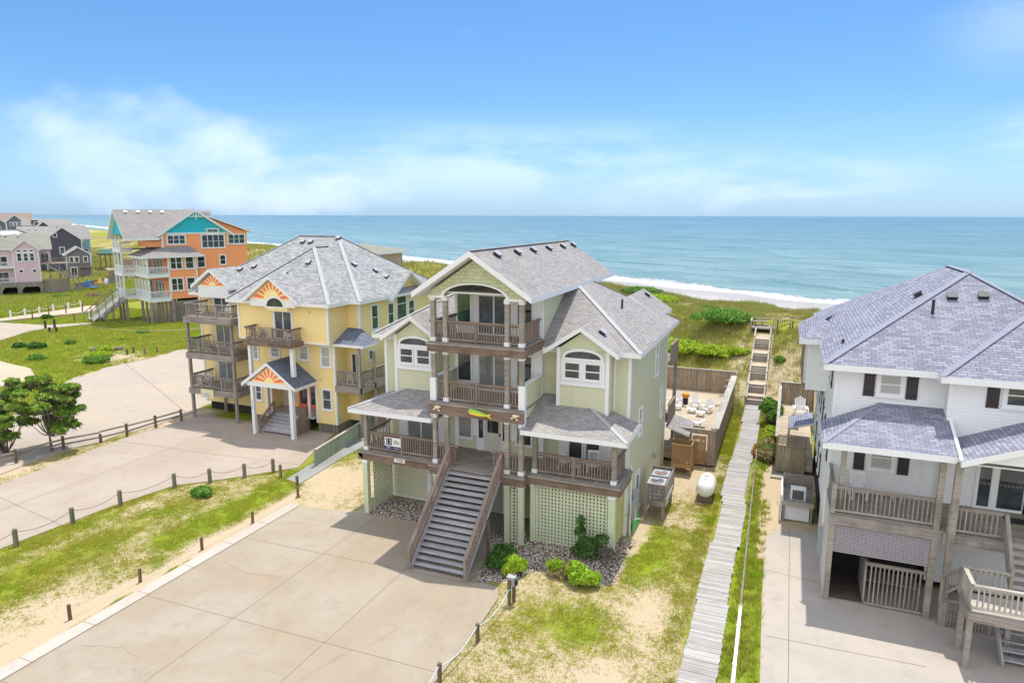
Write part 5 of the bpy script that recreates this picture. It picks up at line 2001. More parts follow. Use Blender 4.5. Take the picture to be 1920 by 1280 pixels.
MB().prism([(6.0, 25.2, 5.98), (12.0, 25.2, 5.98), (9.0, 25.2, 7.2)], (0, .1, 0)).build('porch_gable', WHITE, WH)
ridge_caps(pr2, [((5.6, 25.0, 6.04), (5.62, 27.3, 6.75))], WHITE, .10)
m = MB()
m.box(1.75, 5.5, 25.35, 27.98, 5.80, 5.84)
m.box(5.5, 12, 25.35, 27.9, 5.80, 5.84)
m.build_each('porch_ceiling', WHITE, WH)


def shutter(parent, o, ux, w_, h_):
    m = MB()
    for k in range(3):
        m.obox(o, ux, -w_ / 2 + k * w_ / 3 + .006, -w_ / 2 + (k + 1) * w_ / 3 - .006, 0, .035, 0, h_)
    m.obox(o, ux, -w_ / 2, w_ / 2, .03, .055, h_ * .12, h_ * .12 + .07)
    m.obox(o, ux, -w_ / 2, w_ / 2, .03, .055, h_ * .82, h_ * .82 + .07)
    m.build('shutter', SHUTTER, parent)


for (x, y, z, ww, hh, dxs, hs, gm) in ((3.75, 28.0, 7.33, .68, .72, .70, .95, G_BLIND), (3.70, 28.0, 4.42, .70, .86, .74, 1.06, G_BLIND), (7.6, 27.3, 7.46, .85, .72, .82, .98, G_DARK)):
    window(WH, (x, y, z), FX, ww, hh, 'hung', .13, gm)
    for sgn in (-1, 1):
        shutter(WH, (x + sgn * dxs, y, z - .14), FX, .38, hs)
for (y, z, hh, x) in ((30.2, 7.1, .95, 1.9), (34.2, 4.5, 1.0, 1.9), (36.0, 4.5, 1.0, 1.9), (37.6, 4.5, 1.0, 1.9), (32.2, 4.3, 1.0, 1.9), (29.4, 4.3, 1.0, 1.9), (33.2, 2.2, 1.0, 1.9), (35.0, 2.2, 1.0, 1.9), (38.5, 2.2, 1.0, 1.9)):
    window(WH, (x, y, z), LX, .6, hh, 'hung', .06, G_DARK)
    for sgn in (-1, 1):
        shutter(WH, (x, y + sgn * .56, z - .1), LX, .32, hh + .15)
for x, ww, nm in ((7.05, .42, 'sidelight'), (7.85, .82, 'glass_door'), (8.75, .82, 'glass_door')):
    window(WH, (x, 28.0, 3.46), FX, ww, 1.75, 'fixed', .09, G_DARK, name=nm, sill=False)
# deck
m = MB()
m.box(1.95, 5.5, 25.5, 28.0, 3.32, 3.4)
m.box(5.5, 12.5, 25.3, 28.0, 3.321, 3.401)
m.build_each('deck_floor', W_DECK, WH)
m = MB()
m.box(1.9, 5.45, 25.42, 25.5, 3.0, 3.36)
m.box(5.4, 7.3, 25.22, 25.3, 3.0, 3.36)
m.build_each('rim_beam', W_GREY, WH)
railing(WH, (2.1, 25.55), (5.2, 25.55), 3.4, 1.02, .135, W_GREY, mid=False, bal=.04)
railing(WH, (2.0, 25.6), (2.0, 27.95), 3.4, 1.02, .135, W_GREY, mid=False)
railing(WH, (5.55, 25.3), (7.0, 25.3), 3.4, .95, .135, W_GREY, mid=False, bal=.04)
post(WH, 2.05, 25.55, 0, 3.35, .17, W_POST)
post(WH, 2.02, 25.55, 3.4, 4.5, .16, W_POST)
post(WH, 2.25, 25.75, 3.4, 5.85, .17, W_POST)
post(WH, 5.22, 25.55, 0, 5.85, .19, W_POST)
post(WH, 5.62, 25.25, 0, 5.9, .20, W_POST)
post(WH, 5.55, 25.25, 3.4, 4.42, .14, W_POST)
# fine horizontal lattice above the carport and the side screen
m = MB()
nx = 26
for i in range(nx):
    x = 2.16 + 2.95 * i / (nx - 1)
    m.box(x - .018, x + .018, 25.53, 25.55, 1.98, 3.28)
for i in range(19):
    z = 1.98 + 1.3 * i / 18
    m.box(2.14, 5.12, 25.50, 25.53, z - .024, z + .024)
m.build('lattice', plain('mauve_grey_slats', (.36, .33, .35), .8, .15, 3), WH)
m = MB()
m.box(1.93, 1.98, 25.65, 31.0, .02, 3.3)
m.build('side_screen', plain('pale_grey_screen', (.60, .57, .54), .8, .1, 2), WH)
MB().box(2.0, 12.4, 28.2, 41.0, 0, 1.92).build('undercroft_shade_block', PAINTED_SHADE, WH)
MB().box(2.2, 5.2, 27.6, 27.9, 0.03, 2.2).build('undercroft_shade_block', PAINTED_SHADE, WH)
railing(WH, (3.3, 25.6), (5.1, 25.6), .03, 1.68, .13, W_GREY, mid=True, bal=.045)
railing(WH, (3.28, 25.6), (3.28, 27.5), .03, 1.68, .10, W_GREY, mid=False, bal=.06)
MB().box(3.4, 5.1, 26.5, 27.3, .55, .62).build('undercroft_bench', W_DECK, WH)
MB().box(2.1, 3.25, 25.7, 27.7, .05, .09).build('undercroft_floor', W_DARK, WH)
# stairs and landing on the right
ZL = 1.98
stairs(WH, 7.2, 9.6, 25.3, 3.4, 24.1, ZL, 7, W_GREY, .05)
stair_rail(WH, (7.1, 25.3, 3.4), (7.1, 24.1, ZL + .1), .9, W_GREY)
m = MB()
m.box(5.85, 10.5, 22.9, 24.1, ZL - .08, ZL)
m.build('landing_floor', wood('bleached_deck_boards', (.48, .44, .38), (.58, .54, .48), boards=.13, grime=.15), WH)
m = MB()
m.box(5.78, 10.5, 22.82, 22.9, ZL - .33, ZL - .04)
m.box(5.78, 5.86, 22.9, 24.1, ZL - .33, ZL - .04)
m.build_each('rim_beam', W_GREY, WH)
railing(WH, (5.85, 22.9), (10.4, 22.9), ZL, .86, .14, W_PALE, mid=False, bal=.045)
railing(WH, (5.85, 22.95), (5.85, 24.1), ZL, .86, .11, W_PALE, mid=False)
railing(WH, (5.9, 24.1), (7.1, 24.1), ZL, .86, .14, W_PALE, mid=False)
stair_rail(WH, (5.8, 24.15, ZL), (5.5, 25.05, 1.1), .8, W_GREY)
for x, y in ((5.88, 22.95), (5.88, 23.95), (7.2, 24.1), (10.2, 23.0)):
    post(WH, x, y, 0, ZL - .03, .15, W_POST)
stairs(WH, 7.0, 9.5, 24.6, 1.25, 23.3, .06, 6, W_STAIR, .05)
lattice(WH, (5.75, 25.15, .02), FX, 1.2, .95, .03, .09, W_GREY, frame=.12)
MB().box(7.55, 8.2, 26.9, 27.4, 3.402, 3.42).build('door_mat', BLACK, None)
tag(bpy.data.objects['door_mat'], 'black door mat before the glass doors of the white house', 'mat')
for (y0_, y1_, z0_, z1_) in ((27.6, 28.1, .75, 1.7), (28.0, 28.2, .3, .8)):
    MB().box(1.78, 1.94, y0_, y1_, z0_, z1_).build('meter_box', GREYBOX, WH)
rocker((2.95, 27.2, 3.4), R(8), 'white rocking chair at the left of the white house porch', .85)
rocker((4.3, 27.55, 3.4), R(180), 'white rocking chair at the right of the white house porch', .5)
# rear balcony and yard deck on the left of the white house
m = MB()
y = 37.7
while y < 43:
    m.box(.98, 1.02, y, y + .13, 5.2, 7.4)
    y += .14
m.beam((1.0, 37.7, 7.42), (1.0, 43, 7.42), .13, .04)
m.build('balcony_boards', W_FENCE, WH)
MB().box(1.0, 2.5, 37.7, 43, 5.2, 5.3).build('rear_balcony', W_DECK, WH)

# ------------------------------------------------------------------ the orange house (turned towards the curving shore)
OH = thing('beach_house', 'orange house with turquoise gables and white wrap-round porches', 'house', (-74.65, 62.39, 0), R(-24), local=True)
# local frame: x across the front, y towards the sea, origin at the near front corner; its right side faces the camera
w = MB()
w.box(-7.9, -1, 2.2, 13.2, 3.2, 11.5)
w.box(-2.4, 0, 2.4, 5.9, 3.1, 8.9)
w.box(-5, -.98, 10.6, 13.25, 8.9, 11.6)
w.build('wall', S_ORANGE, OH)
MB().box(-3, -.985, 11.0, 13.0, 6.2, 8.9).build('recess_shade_block', PAINTED_SHADE, OH) if False else None
# roof: ridge along y, a wide cross gable to the right
s = .92
mr = roof_planes(OH, [[(-4.3, -2.3, 14.45), (-4.3, 9.9, 14.45), (-8.2, 9.9, 10.9), (-8.2, -2.3, 10.9)],
                      [(-4.3, 6.5, 14.45), (-4.3, -2.3, 14.45), (-.4, -2.3, 10.9), (-.4, 1.75, 10.9)]], SG_FAR, .28)
rr = roof_planes(OH, [[(-.45, 6.5, 14.5), (-5.5, 6.5, 14.5), (-5.5, 1.6, 11.25), (-.45, 1.6, 11.25)],
                      [(-5.5, 6.5, 14.5), (-.45, 6.5, 14.5), (-.45, 11.4, 11.25), (-5.5, 11.4, 11.25)]], SG_FAR, .28, name='cross_roof')
MB().prism([(-.97, 2.3, 11.45), (-.97, 10.8, 11.45), (-.97, 6.5, 14.15)], (-.4, 0, 0)).build('right_gable', P_TURQ, OH)
MB().prism([(-7.6, -1.75, 11.3), (-1.1, -1.75, 11.3), (-4.3, -1.75, 14.1)], (0, .3, 0)).build('front_gable', P_TURQ, OH)
MB().prism([(-.99, 8.5, 11.5), (-.99, 13.2, 11.5), (-.99, 8.5, 13.3)], (-3.5, 0, 0)).build('shed_wall', S_ORANGE, OH)
roof_planes(OH, [[(-.5, 8.2, 13.65), (-.5, 13.9, 11.55), (-6, 13.9, 11.55), (-6, 8.2, 13.65)]], SG_FAR, .16, name='shed_roof')
m = MB()
m.box(-.98, -.9, 2.2, 10.9, 11.32, 11.5)
m.box(-1.05, -.88, 2.15, 2.38, 8.9, 11.4)
m.box(-.1, .06, 2.36, 2.55, 3.1, 8.8)
m.box(-.1, .06, 5.78, 5.95, 3.1, 8.8)
m.build_each('trim', WHITE, OH)
m = MB()
for a, b in ((5.6, 13.55), (7.4, 13.55)):
    m.beam((-.42, a, b), (-.42, 6.5, b + .05), .1, .1)
m.beam((-.42, 6.5, 13.2), (-.42, 6.5, 14.2), .1, .12)
for k in (-.45, .45):
    m.beam((-.42, 6.5 + k, 13.5), (-.42, 6.5 + k * .5, 13.95), .08, .08)
m.build('gable_ornament', WHITE, OH)
for k in range(4):
    roof_vent(mr, (-3.9, -.9 + k * 1.45, 14.08), RX, .91)
for k in range(5):
    roof_vent(rr, (-4.1 + k * .3, 5.95, 14.1), FX, .66) if False else None
# skirt roof over the porches
roof_planes(OH, [[(-5.6, -.75, 8.62), (.55, -.75, 8.62), (-1, 2.2, 9.75), (-5.6, 2.2, 9.75)],
                 [(.55, -.75, 8.62), (.55, 6.7, 8.62), (-1, 5.6, 9.75), (-1, 2.2, 9.75)]], SG_FAR, .22, name='porch_roof')
for zf in (3.3, 6.35):
    MB().box(-5.3, .1, -.05, 2.3, zf - .1, zf).build('porch_floor', W_DECK, OH)
    MB().box(-5.3, .2, -.16, -.05, zf - .42, zf + .03).build('rim_beam', WHITE, OH)
    MB().box(.1, .2, -.05, 2.4, zf - .42, zf + .03).build('rim_beam', WHITE, OH)
    railing(OH, (-5.3, -.1), (.1, -.1), zf, .95, .16, WHITE, mid=False, bal=.05)
    railing(OH, (.15, -.05), (.15, 2.35), zf, .95, .16, WHITE, mid=False, bal=.05)
    for x in (-5.2, -3.9, -2.5, -1.2, .1):
        post(OH, x, -.08, zf, zf + 2.35, .2, WHITE, name='porch_post')
for zf in (3.3, 6.35, 9.4):
    MB().box(-8.6, -5.3, -1.5, 2.3, zf - .1, zf).build('porch_floor', W_DECK, OH)
    MB().box(-8.7, -5.2, -1.62, -1.5, zf - .42, zf + .03).build('rim_beam', WHITE, OH)
    MB().box(-5.3, -5.2, -1.5, -.16, zf - .42, zf + .03).build('rim_beam', WHITE, OH)
    railing(OH, (-8.6, -1.55), (-5.3, -1.55), zf, .95, .16, WHITE, mid=False, bal=.05)
    railing(OH, (-5.25, -1.5), (-5.25, -.2), zf, .95, .16, WHITE, mid=False, bal=.05)
    for x in (-8.5, -6.9, -5.3):
        post(OH, x, -1.5, zf, zf + (1.75 if zf > 9 else 2.6), .2, WHITE, name='porch_post')
MB().box(-5.3, -1.0, .6, 2.3, 9.75, 10.5).build('parapet', S_ORANGE, OH)
# windows of the right side
for (y, z, hh, ww, st, x) in ((4.0, 10.1, 1.05, 2.1, 'triple', -1.0), (8.65, 9.5, 1.65, 2.9, 'quad', -1.0), (8.65, 11.3, .6, 1.4, 'grid', -.93), (11.8, 9.95, 1.2, 2.2, 'triple', -.98), (9.75, 7.2, 1.2, .7, 'hung', -1.0)):
    window(OH, (x, y, z), RX, ww, hh, st, .13, G_DARK if z != 9.95 else G_GREEN, depth=.07)
for (y, z) in ((3.4, 6.95), (5.35, 6.95), (3.35, 4.2), (5.35, 4.2)):
    window(OH, (0, y if y < 5 else 5.05, z), RX, 1.35 if y < 5 else .95, 1.5, 'double' if y < 5 else 'hung', .12, G_DARK, depth=.07)
window(OH, (-1, 6.9, 6.95), RX, .9, 1.5, 'hung', .12, G_DARK, depth=.07)
for x in (-4.3, -3.0, -1.7):
    for z in (3.35, 6.4):
        window(OH, (x, 2.2, z), FX, .8, 1.8, 'hung', .1, G_DARK, depth=.07)
for z in (3.35, 6.4, 9.45):
    window(OH, (-6.9, 2.2, z), FX, 1.6, 1.8, 'slider', .1, G_DARK, name='door', depth=.07)
window(OH, (-2.4, 2.2, 9.9), FX, .8, 1.2, 'hung', .1, G_DARK, depth=.07)
# piles and lattice skirt
for x in (-8.5, -6.9, -5.3, -3.6, -1.8):
    post(OH, x, -1.4 if x < -5 else 0, 0, 3.0, .26, W_GREY, name='pile')
    post(OH, x, 3.4, 0, 3.3, .26, W_GREY, name='pile')
for y in (-.02, 2.6, 5.8):
    post(OH, .02, y, 0, 3.0, .28, W_GREY, name='pile')
post(OH, -1.2, 9.3, 0, 3.3, .28, W_GREY, name='pile')
post(OH, -1.2, 13, 0, 9, .28, W_BROWN, name='pile')
lattice(OH, (0, .15, .05), RX, 2.3, 2.75, .12, .21, W_FENCE, frame=0, th=.03)
lattice(OH, (0, 2.75, .05), RX, 2.9, 2.75, .12, .21, W_GREY, frame=0, th=.03)
MB().box(-7.6, -1.2, 5.5, 12.5, 0, 3.25).build('undercroft_shade_block', PAINTED_SHADE, OH)
# white entry stairs running down to the left front
T, Bt = Vector((-5.0, -1.9, 3.3)), Vector((-8.4, -4.3, .35))
d_ = (Bt - T)
hd = Vector((d_.x, d_.y, 0)).normalized()
sd = Vector((hd.y, -hd.x, 0))
m = MB()
for k in range(15):
    c_ = T + d_ * ((k + .5) / 15)
    m.beam(c_ - sd * .75, c_ + sd * .75, .30, .05)
m.build('tread', W_PALE, OH)
m = MB()
for q in (-.8, .8):
    m.beam(T + sd * q - Vector((0, 0, .15)), Bt + sd * q - Vector((0, 0, .15)), .09, .42)
m.build_each('stringer', WHITE, OH)
for q in (-.8, .8):
    stair_rail(OH, T + sd * q, Bt + sd * q, .9, WHITE, n=30)
MB().box(-9.6, -8.3, -5.0, -3.4, .25, .36).build('stair_landing', WHITE, OH)
railing(OH, (-9.5, -5.0), (-8.5, -5.0), .36, .8, .16, WHITE, mid=False, bal=.05)
for q in (1.6, 2.6):
    m = MB()
    a_, b_ = T - sd * q + Vector((-1.2, .9, 1.1)), Bt - sd * q + Vector((-.6, .5, 1.0))
    m.beam(a_, b_, .12, .08)
    m.beam(a_ - Vector((0, 0, .5)), b_ - Vector((0, 0, .5)), .05, .07)
    for k in range(5):
        c_ = a_.lerp(b_, k / 4)
        m.beam((c_.x, c_.y, 0), c_, .09, .09)
    m.build('brown_handrail', W_RAIL, OH)

# ------------------------------------------------------------------ houses farther along the shore


FAR_RZ = R(58)          # these houses face the curve of the shore, almost square to the view


def far_house(label, loc, rz, wdt, dep, zb, zt, rise, wall_m, roof_m, win=(), pile_m=None, ridge='y', trim=WHITE, over=.5, gm=None):
    """gabled house on piles: local x across its camera side, y away from it"""
    h = thing('beach_house', label, 'house', loc, rz, None, local=True)
    h.scale = (.83, .83, 1) if abs(rz - FAR_RZ) < .01 else (1, 1, 1)
    m = MB()
    m.box(0, wdt, 0, dep, zb, zt)
    if ridge == 'y':
        m.prism([(0, .01, zt - .01), (wdt, .01, zt - .01), (wdt / 2, .01, zt + rise)], (0, dep - .02, 0))
    elif ridge == 'x':
        m.prism([(.01, 0, zt - .01), (.01, dep, zt - .01), (.01, dep / 2, zt + rise)], (wdt - .02, 0, 0))
    m.build('wall', wall_m, h)
    if ridge == 'y':
        s = rise / (wdt / 2)
        roof_planes(h, gable_polys_y(wdt / 2, wdt / 2 + over, -over, dep + over, zt + rise + .15, s), roof_m, .3, edge=trim)
    elif ridge == 'x':
        e = over
        zr = zt + rise + .15
        k = rise / (dep / 2)
        roof_planes(h, [[(-e, dep / 2, zr), (wdt + e, dep / 2, zr), (wdt + e, -e, zr - k * (dep / 2 + e)), (-e, -e, zr - k * (dep / 2 + e))][::-1],
                        [(-e, dep / 2, zr), (wdt + e, dep / 2, zr), (wdt + e, dep + e, zr - k * (dep / 2 + e)), (-e, dep + e, zr - k * (dep / 2 + e))]], roof_m, .3, edge=trim)
    else:
        roof_planes(h, hip_polys(-over, wdt + over, -over, dep + over, zt, rise / (min(wdt, dep) / 2))[0], roof_m, .3, edge=trim)
    m = MB()
    for x in (-.05, wdt - .2):
        m.box(x, x + .25, -.06, .2, zb, zt)
    m.build_each('trim', trim, h)
    for (x, z, ww, hh, st) in win:
        window(h, (x, 0, z), FX, ww, hh, st, .18, gm or G_DARK, depth=.1, sill=False, fm=trim if trim is not W_GREY else WHITE)
    if zb > .5:
        for x in np.linspace(.3, wdt - .3, max(2, int(wdt / 3.5))):
            for y in (.3, dep - .3):
                post(h, float(x), y, 0, zb, .35, pile_m or W_GREY, name='pile')
        MB().box(1, wdt - 1, 1.5, dep - 1, 0, zb + .02).build('undercroft_shade_block', PAINTED_SHADE, h)
    return h



PH = far_house('pink house with a pink front gable and arched wooden carport', (-121.79, 75.71, 0), FAR_RZ, 4.46, 9, 2.42, 7.95, 1.55, S_PINK, SG_FAR,
               [(1.1, 6.0, .65, 1.25, 'hung'), (2.2, 6.0, .65, 1.25, 'hung'), (3.25, 6.0, .65, 1.25, 'hung'), (1.1, 7.55, .62, .3, 'fixed'), (2.2, 7.55, .62, .3, 'fixed'), (3.25, 7.55, .62, .3, 'fixed'), (1.15, 4.05, .6, .45, 'fixed'), (3.4, 4.05, .6, .45, 'fixed')], over=.35)
m = MB()
m.box(-9, 0, 1.5, 9, 2.42, 7.9)
m.box(4.46, 6.6, 2.6, 9, 5.3, 8.1)
m.build_each('wing', S_PINK, PH)
ph_r = roof_planes(PH, [[(-9.5, 5.5, 11.2), (1.5, 5.5, 11.2), (3.2, 5.5, 10.6), (6.9, 5.5, 10.4), (6.9, .9, 8.1), (-9.5, .9, 8.1)][::-1], [(-9.5, 5.5, 11.2), (6.9, 5.5, 10.4), (6.9, 10, 8), (-9.5, 10, 8)]], SG_OLIVE, .25, name='main_roof')
for x in (-1.7, -.7, 1.4):
    roof_vent(ph_r, (x, 4.0, 10.25), FX, .67)
for z in (2.42, 5.1):
    MB().box(-9, -.05, .1, 1.5, z - .3, z - .02).build('porch_floor', WHITE, PH)
    railing(PH, (-8.9, .15), (-.1, .15), z, .8, .2, WHITE, mid=False, bal=.05)
    window(PH, (-2.0, 1.5, z + .05), FX, 2.0, 1.6, 'slider', .1, G_DARK, name='door', sill=False, depth=.07)
    window(PH, (-5.6, 1.5, z + .05), FX, 2.0, 1.6, 'slider', .1, G_DARK, name='door', sill=False, depth=.07)
post(PH, -3.0, .2, 2.42, 4.8, .28, P_CORAL, name='porch_post')
m = MB()
for x0_, x1_ in ((-2.6, .7), (.7, 4.46)):
    m.box(x0_ + .25, x1_ - .25, -.1, .06, 1.6, 2.44)
    m.prism([(x0_ + .25, -.1, 1.6), (x0_ + .75, -.1, 1.6), (x0_ + .25, -.1, 1.05)], (0, .15, 0))
    m.prism([(x1_ - .25, -.1, 1.6), (x1_ - .25, -.1, 1.05), (x1_ - .75, -.1, 1.6)], (0, .15, 0))
    for x in (x0_, x1_ - .25):
        m.box(x, x + .25, -.11, .07, 0, 2.44)
m.box(-9, -2.6, -.1, .06, 0, 2.44)
m.build('arcade', W_GREY, PH)
MB().box(-8.5, 4.4, 2.4, 8, 0, 2.4).build('undercroft_shade_block', PAINTED_SHADE, PH)
m = MB()
m.box(4.46, 9.5, .6, 3, 5.3, 5.5)
m.build('sun_deck', W_SUNDECK, PH)
railing(PH, (4.6, .65), (9.45, .65), 5.5, .85, .2, W_GREY, mid=True, bal=.05)
m = MB()
x = 4.5
while x < 9.4:
    m.box(x, x + .17, .4, .46, 0, 2.75)
    x += .19
m.build('board_screen', W_GREY, PH)
for x in (6, 7.8, 9.3):
    post(PH, x, .7, 0, 5.3, .2, W_GREY)
window(PH, (5.5, 2.6, 5.55), FX, 1.3, 1.55, 'slider', .1, G_DARK, name='door', sill=False, depth=.07)
m = MB()
for k in range(14):
    m.box(5.6 + k * .3, 5.6 + k * .3 + .32, -.5, .3, 5.1 - k * .16 - .08, 5.1 - k * .16)
m.beam((5.5, -.5, 5.05), (9.9, -.5, 2.75), .07, .25)
m.box(9.8, 11, -.55, .5, 2.7, 2.85)
m.build('side_stairs', W_GREY, PH)
stair_rail(PH, (5.6, -.53, 5.2), (9.8, -.53, 2.9), .75, W_GREY, n=24)
railing(PH, (9.9, -.5), (10.95, -.5), 2.85, .75, .2, W_GREY, mid=False, bal=.05)
for x in (9.95, 10.9):
    post(PH, x, -.45, 0, 2.7, .16, W_GREY)

DH = far_house('dark grey shingled house with a steep gable and pale roof', (-166, 110.9, 0), FAR_RZ, 9.2, 15, .6, 7.75, 3.0, S_DARK, SG_FAR,
               [(2.7, 8.45, .75, .8, 'fixed'), (4.1, 4.4, 1.0, 1.5, 'grid')], over=.5)
m = MB()
m.box(-5.7, .05, 3, 13, .6, 8.6)
m.build('side_wall', S_DARK, DH)
rf = roof_planes(DH, [[(-6.1, 8, 10.9), (3.6, 8, 10.9), (3.6, 2.4, 8.7), (-6.1, 2.4, 8.7)][::-1], [(-6.1, 8, 10.9), (3.6, 8, 10.9), (3.6, 13.4, 8.6), (-6.1, 13.4, 8.6)]], SG_FAR, .25, name='side_roof')
for x in (-3.2, -1.5):
    roof_vent(rf, (x, 6.0, 10.15), FX, .39)
WGm = far_house('low weathered grey cottage in front of the dark gabled house', (-147.76, 103.03, 0), FAR_RZ, 5.6, 6, .2, 5.2, 1.5, S_GREYWOOD, SG_FAR,
                [(1.2, 3.4, .8, 1.1, 'hung'), (2.4, 3.4, .8, 1.1, 'hung'), (4.4, 3.4, .8, 1.1, 'hung'), (1.5, .5, 1.3, 1.7, 'slider')], over=.5)
MB().box(2.6, 5.6, -.9, 0, 2.2, 2.4).build('balcony', W_GREY, WGm)
railing(WGm, (2.7, -.85), (5.5, -.85), 2.4, .7, .2, W_GREY, mid=False, bal=.05)
for x in (2.7, 5.5):
    post(WGm, x, -.8, 0, 2.2, .16, W_GREY)
far_house('pale teal house with a long grey roof by the dunes', (-169.42, 120.06, 0), FAR_RZ, 4.9, 9, .6, 7.85, 2.3, S_TEAL, SG_FAR, [(3.6, 4.0, .9, 1.1, 'grid')], ridge='x', over=.4)
far_house('grey house with a broad low roof behind the dark gabled house', (-206, 137.2, 0), FAR_RZ, 9.0, 10, .6, 10.6, 1.7, S_PALEGREY, SG_FAR, [(6, 7, 1, 1, 'grid'), (3, 7, 1, 1, 'grid')], ridge='x', over=.5)
TH = far_house('grey house with a dark framed sunroom window band', (-221.07, 144.85, 0), FAR_RZ, 4.6, 9, .6, 11.9, .35, S_PALEGREY, SG_FAR, [], ridge='x', trim=W_DARK, over=.4)
window(TH, (2.35, 0, 9.5), FX, 3.6, 1.9, 'quad', .25, G_DARK, depth=.1, sill=False)
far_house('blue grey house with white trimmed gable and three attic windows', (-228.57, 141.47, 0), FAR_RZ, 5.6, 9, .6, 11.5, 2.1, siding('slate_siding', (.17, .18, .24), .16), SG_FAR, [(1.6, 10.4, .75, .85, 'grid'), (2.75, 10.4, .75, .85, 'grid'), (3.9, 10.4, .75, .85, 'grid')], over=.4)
far_house('pale narrow house wedged between the attic gable and the sunroom', (-223.6, 143.2, 0), FAR_RZ, 3.4, 7, .6, 10.6, 1.6, S_PALEGREY, SG_FAR, [(2, 7, .8, 1, 'grid')], ridge='x', over=.3)
far_house('tan house with a very long reddish roof on the skyline', (-288, 170, 0), FAR_RZ, 18.5, 12, .6, 11.6, 2.6, S_TAN, shingle('reddish_shingles', (.34, .26, .22), (.26, .2, .18), (.14, .11, .1)), [(6, 8, 1.4, 1.4, 'grid'), (9, 8, 2, 1.4, 'grid'), (13, 8, 1.4, 1.4, 'grid')], ridge='x', over=.6)
far_house('small pale house with its roof rising right of the sunroom', (-199, 138, 0), FAR_RZ, 6.0, 8, .6, 8.8, 1.8, S_PALEGREY, SG_FAR, [(3, 6, 1, 1, 'grid')], ridge='x', over=.4)
far_house('dark grey gabled house crowded behind the pale low roof', (-196, 128, 0), FAR_RZ, 6.5, 8, .6, 9.4, 2.4, S_DARK, SG_FAR, [(2.2, 7.4, .9, 1.1, 'grid'), (4.4, 7.4, .9, 1.1, 'grid')], over=.4)
far_house('weathered grey house at the far left end of the skyline row', (-243, 143, 0), FAR_RZ, 7.5, 9, .6, 11.0, 2.2, S_GREYWOOD, SG_FAR, [(2.2, 8.6, 1, 1.2, 'grid'), (5.2, 8.6, 1, 1.2, 'grid')], over=.4)
far_house('dark house with a pale roof between the sunroom and the teal house', (-184, 128, 0), FAR_RZ, 6.5, 8, .6, 8.4, 2.3, S_DARK, SG_FAR, [(3.2, 6, 1, 1.2, 'grid')], ridge='x', over=.4)
TN = far_house('tan house with an olive roof peeping over the yellow roof', (-70.5, 92.6, 0), R(2), 9.2, 9, 1.0, 7.9, 1.0, S_TAN, SG_OLIVE, [(7.7, 6.5, 1.6, 1.2, 'fixed')], ridge='hip', over=.9)
GZ = thing('deck_platform', 'raised timber deck on posts with turquoise railing near the teal house', 'deck', (-158.5, 119.0, 0), FAR_RZ, None, local=True)
MB().box(0, 4.6, 0, 6, 3.9, 4.2).build('deck_floor', W_DARK, GZ)
for x in np.linspace(.15, 4.45, 5):
    post(GZ, float(x), .15, 0, 3.9, .2, W_DARK)
railing(GZ, (0, .1), (4.6, .1), 4.2, 1.2, .25, P_TURQ, mid=False, bal=.14)
PV = thing('pool_deck', 'low brown pool deck with screens beyond the left field', 'deck', (-135.5, 103.5, 0), FAR_RZ, None, local=True)
MB().box(0, 7.5, 0, 6, 1.9, 2.1).build('deck_floor', W_SUNDECK, PV)
m = MB()
x = 0
while x < 7.5:
    m.box(x, x + .2, -.1, 0, 0, 1.9)
    x += .26
m.build('board_skirt', W_FENCE, PV)
railing(PV, (0, 0), (7.4, 0), 2.1, .9, .25, W_FENCE, mid=True, bal=.07)
MB().box(3, 7, 4.5, 6, 2.1, 4.0).build('pool_screen', W_FENCE, PV)

# ------------------------------------------------------------------ boardwalk and beach stairs
BW = thing('boardwalk', 'long pale plank boardwalk running past the green house to the dunes', 'boardwalk', (-1.75, 30, 0))
m = MB()
y = -6.0
rnd = random.Random(3)
while y < 51.6:
    sh = .06 * math.sin(int(y / 4.7) * 2.3)
    if 33.5 < y < 39:
        sh -= .10
    m.box(-2.28 + sh + rnd.uniform(-.02, .02), -1.19 + sh + rnd.uniform(-.02, .02), y, y + .123, .10 + rnd.uniform(0, .012), .14 + rnd.uniform(0, .014), u=(1, 0, 0))
    y += .132
m.build('planks', W_WALK, BW)
m = MB()
for x in (-2.15, -1.3):
    m.box(x - .04, x + .04, -6, 51.5, 0, .11)
m.build('bearers', W_GREY, BW)
m = MB()
for y in (22.2, 25.9):
    m.box(-2.2, -1.2, y, y + .12, .13, .163, u=(1, 0, 0))
m.build_each('new_plank', W_PALE, BW)

BS = thing('beach_stairs', 'pale timber steps filled with sand climbing the dune to a lookout platform', 'stairs', (-1.7, 52, 0.2))
SLP = lambda y: .35 + (y - 51.6) * (4.35 - .35) / (61.2 - 51.6)
m = MB()
for x in (-2.32, -1.10):
    for a in range(6):
        ya, yb = 51.8 + a * 1.55, 51.8 + (a + 1) * 1.55 - .06
        m.beam((x, ya, SLP(ya) + .16), (x, yb, SLP(yb) + .16), .10, .16)
m.build('side_rail', W_PALE, BS)
for x in (-2.36, -1.06):
    for a in range(7):
        ya = 51.8 + a * 1.55
        MB().box(x - .06, x + .06, ya - .06, ya + .06, SLP(ya) - .6, SLP(ya) + .30).build('post', W_GREY, BS)
st = MB()
sd_ = MB()
levels = [51.7, 52.15, 53.2, 53.5, 54.9, 55.2, 55.5, 55.8, 57.2, 57.5, 58.9, 59.2, 59.5, 61.2]
for i in range(len(levels) - 1):
    ya, yb = levels[i], levels[i + 1]
    z = SLP(ya) + .10
    sd_.box(-2.27, -1.15, ya + .06, yb + .05, z - .9, z)
    st.box(-2.28, -1.14, ya, ya + .06, z - .4, z + .025, u=(1, 0, 0))
st.build_each('riser_board', W_GREY, BS)
sd_.build_each('sand_fill', C_SAND, BS)
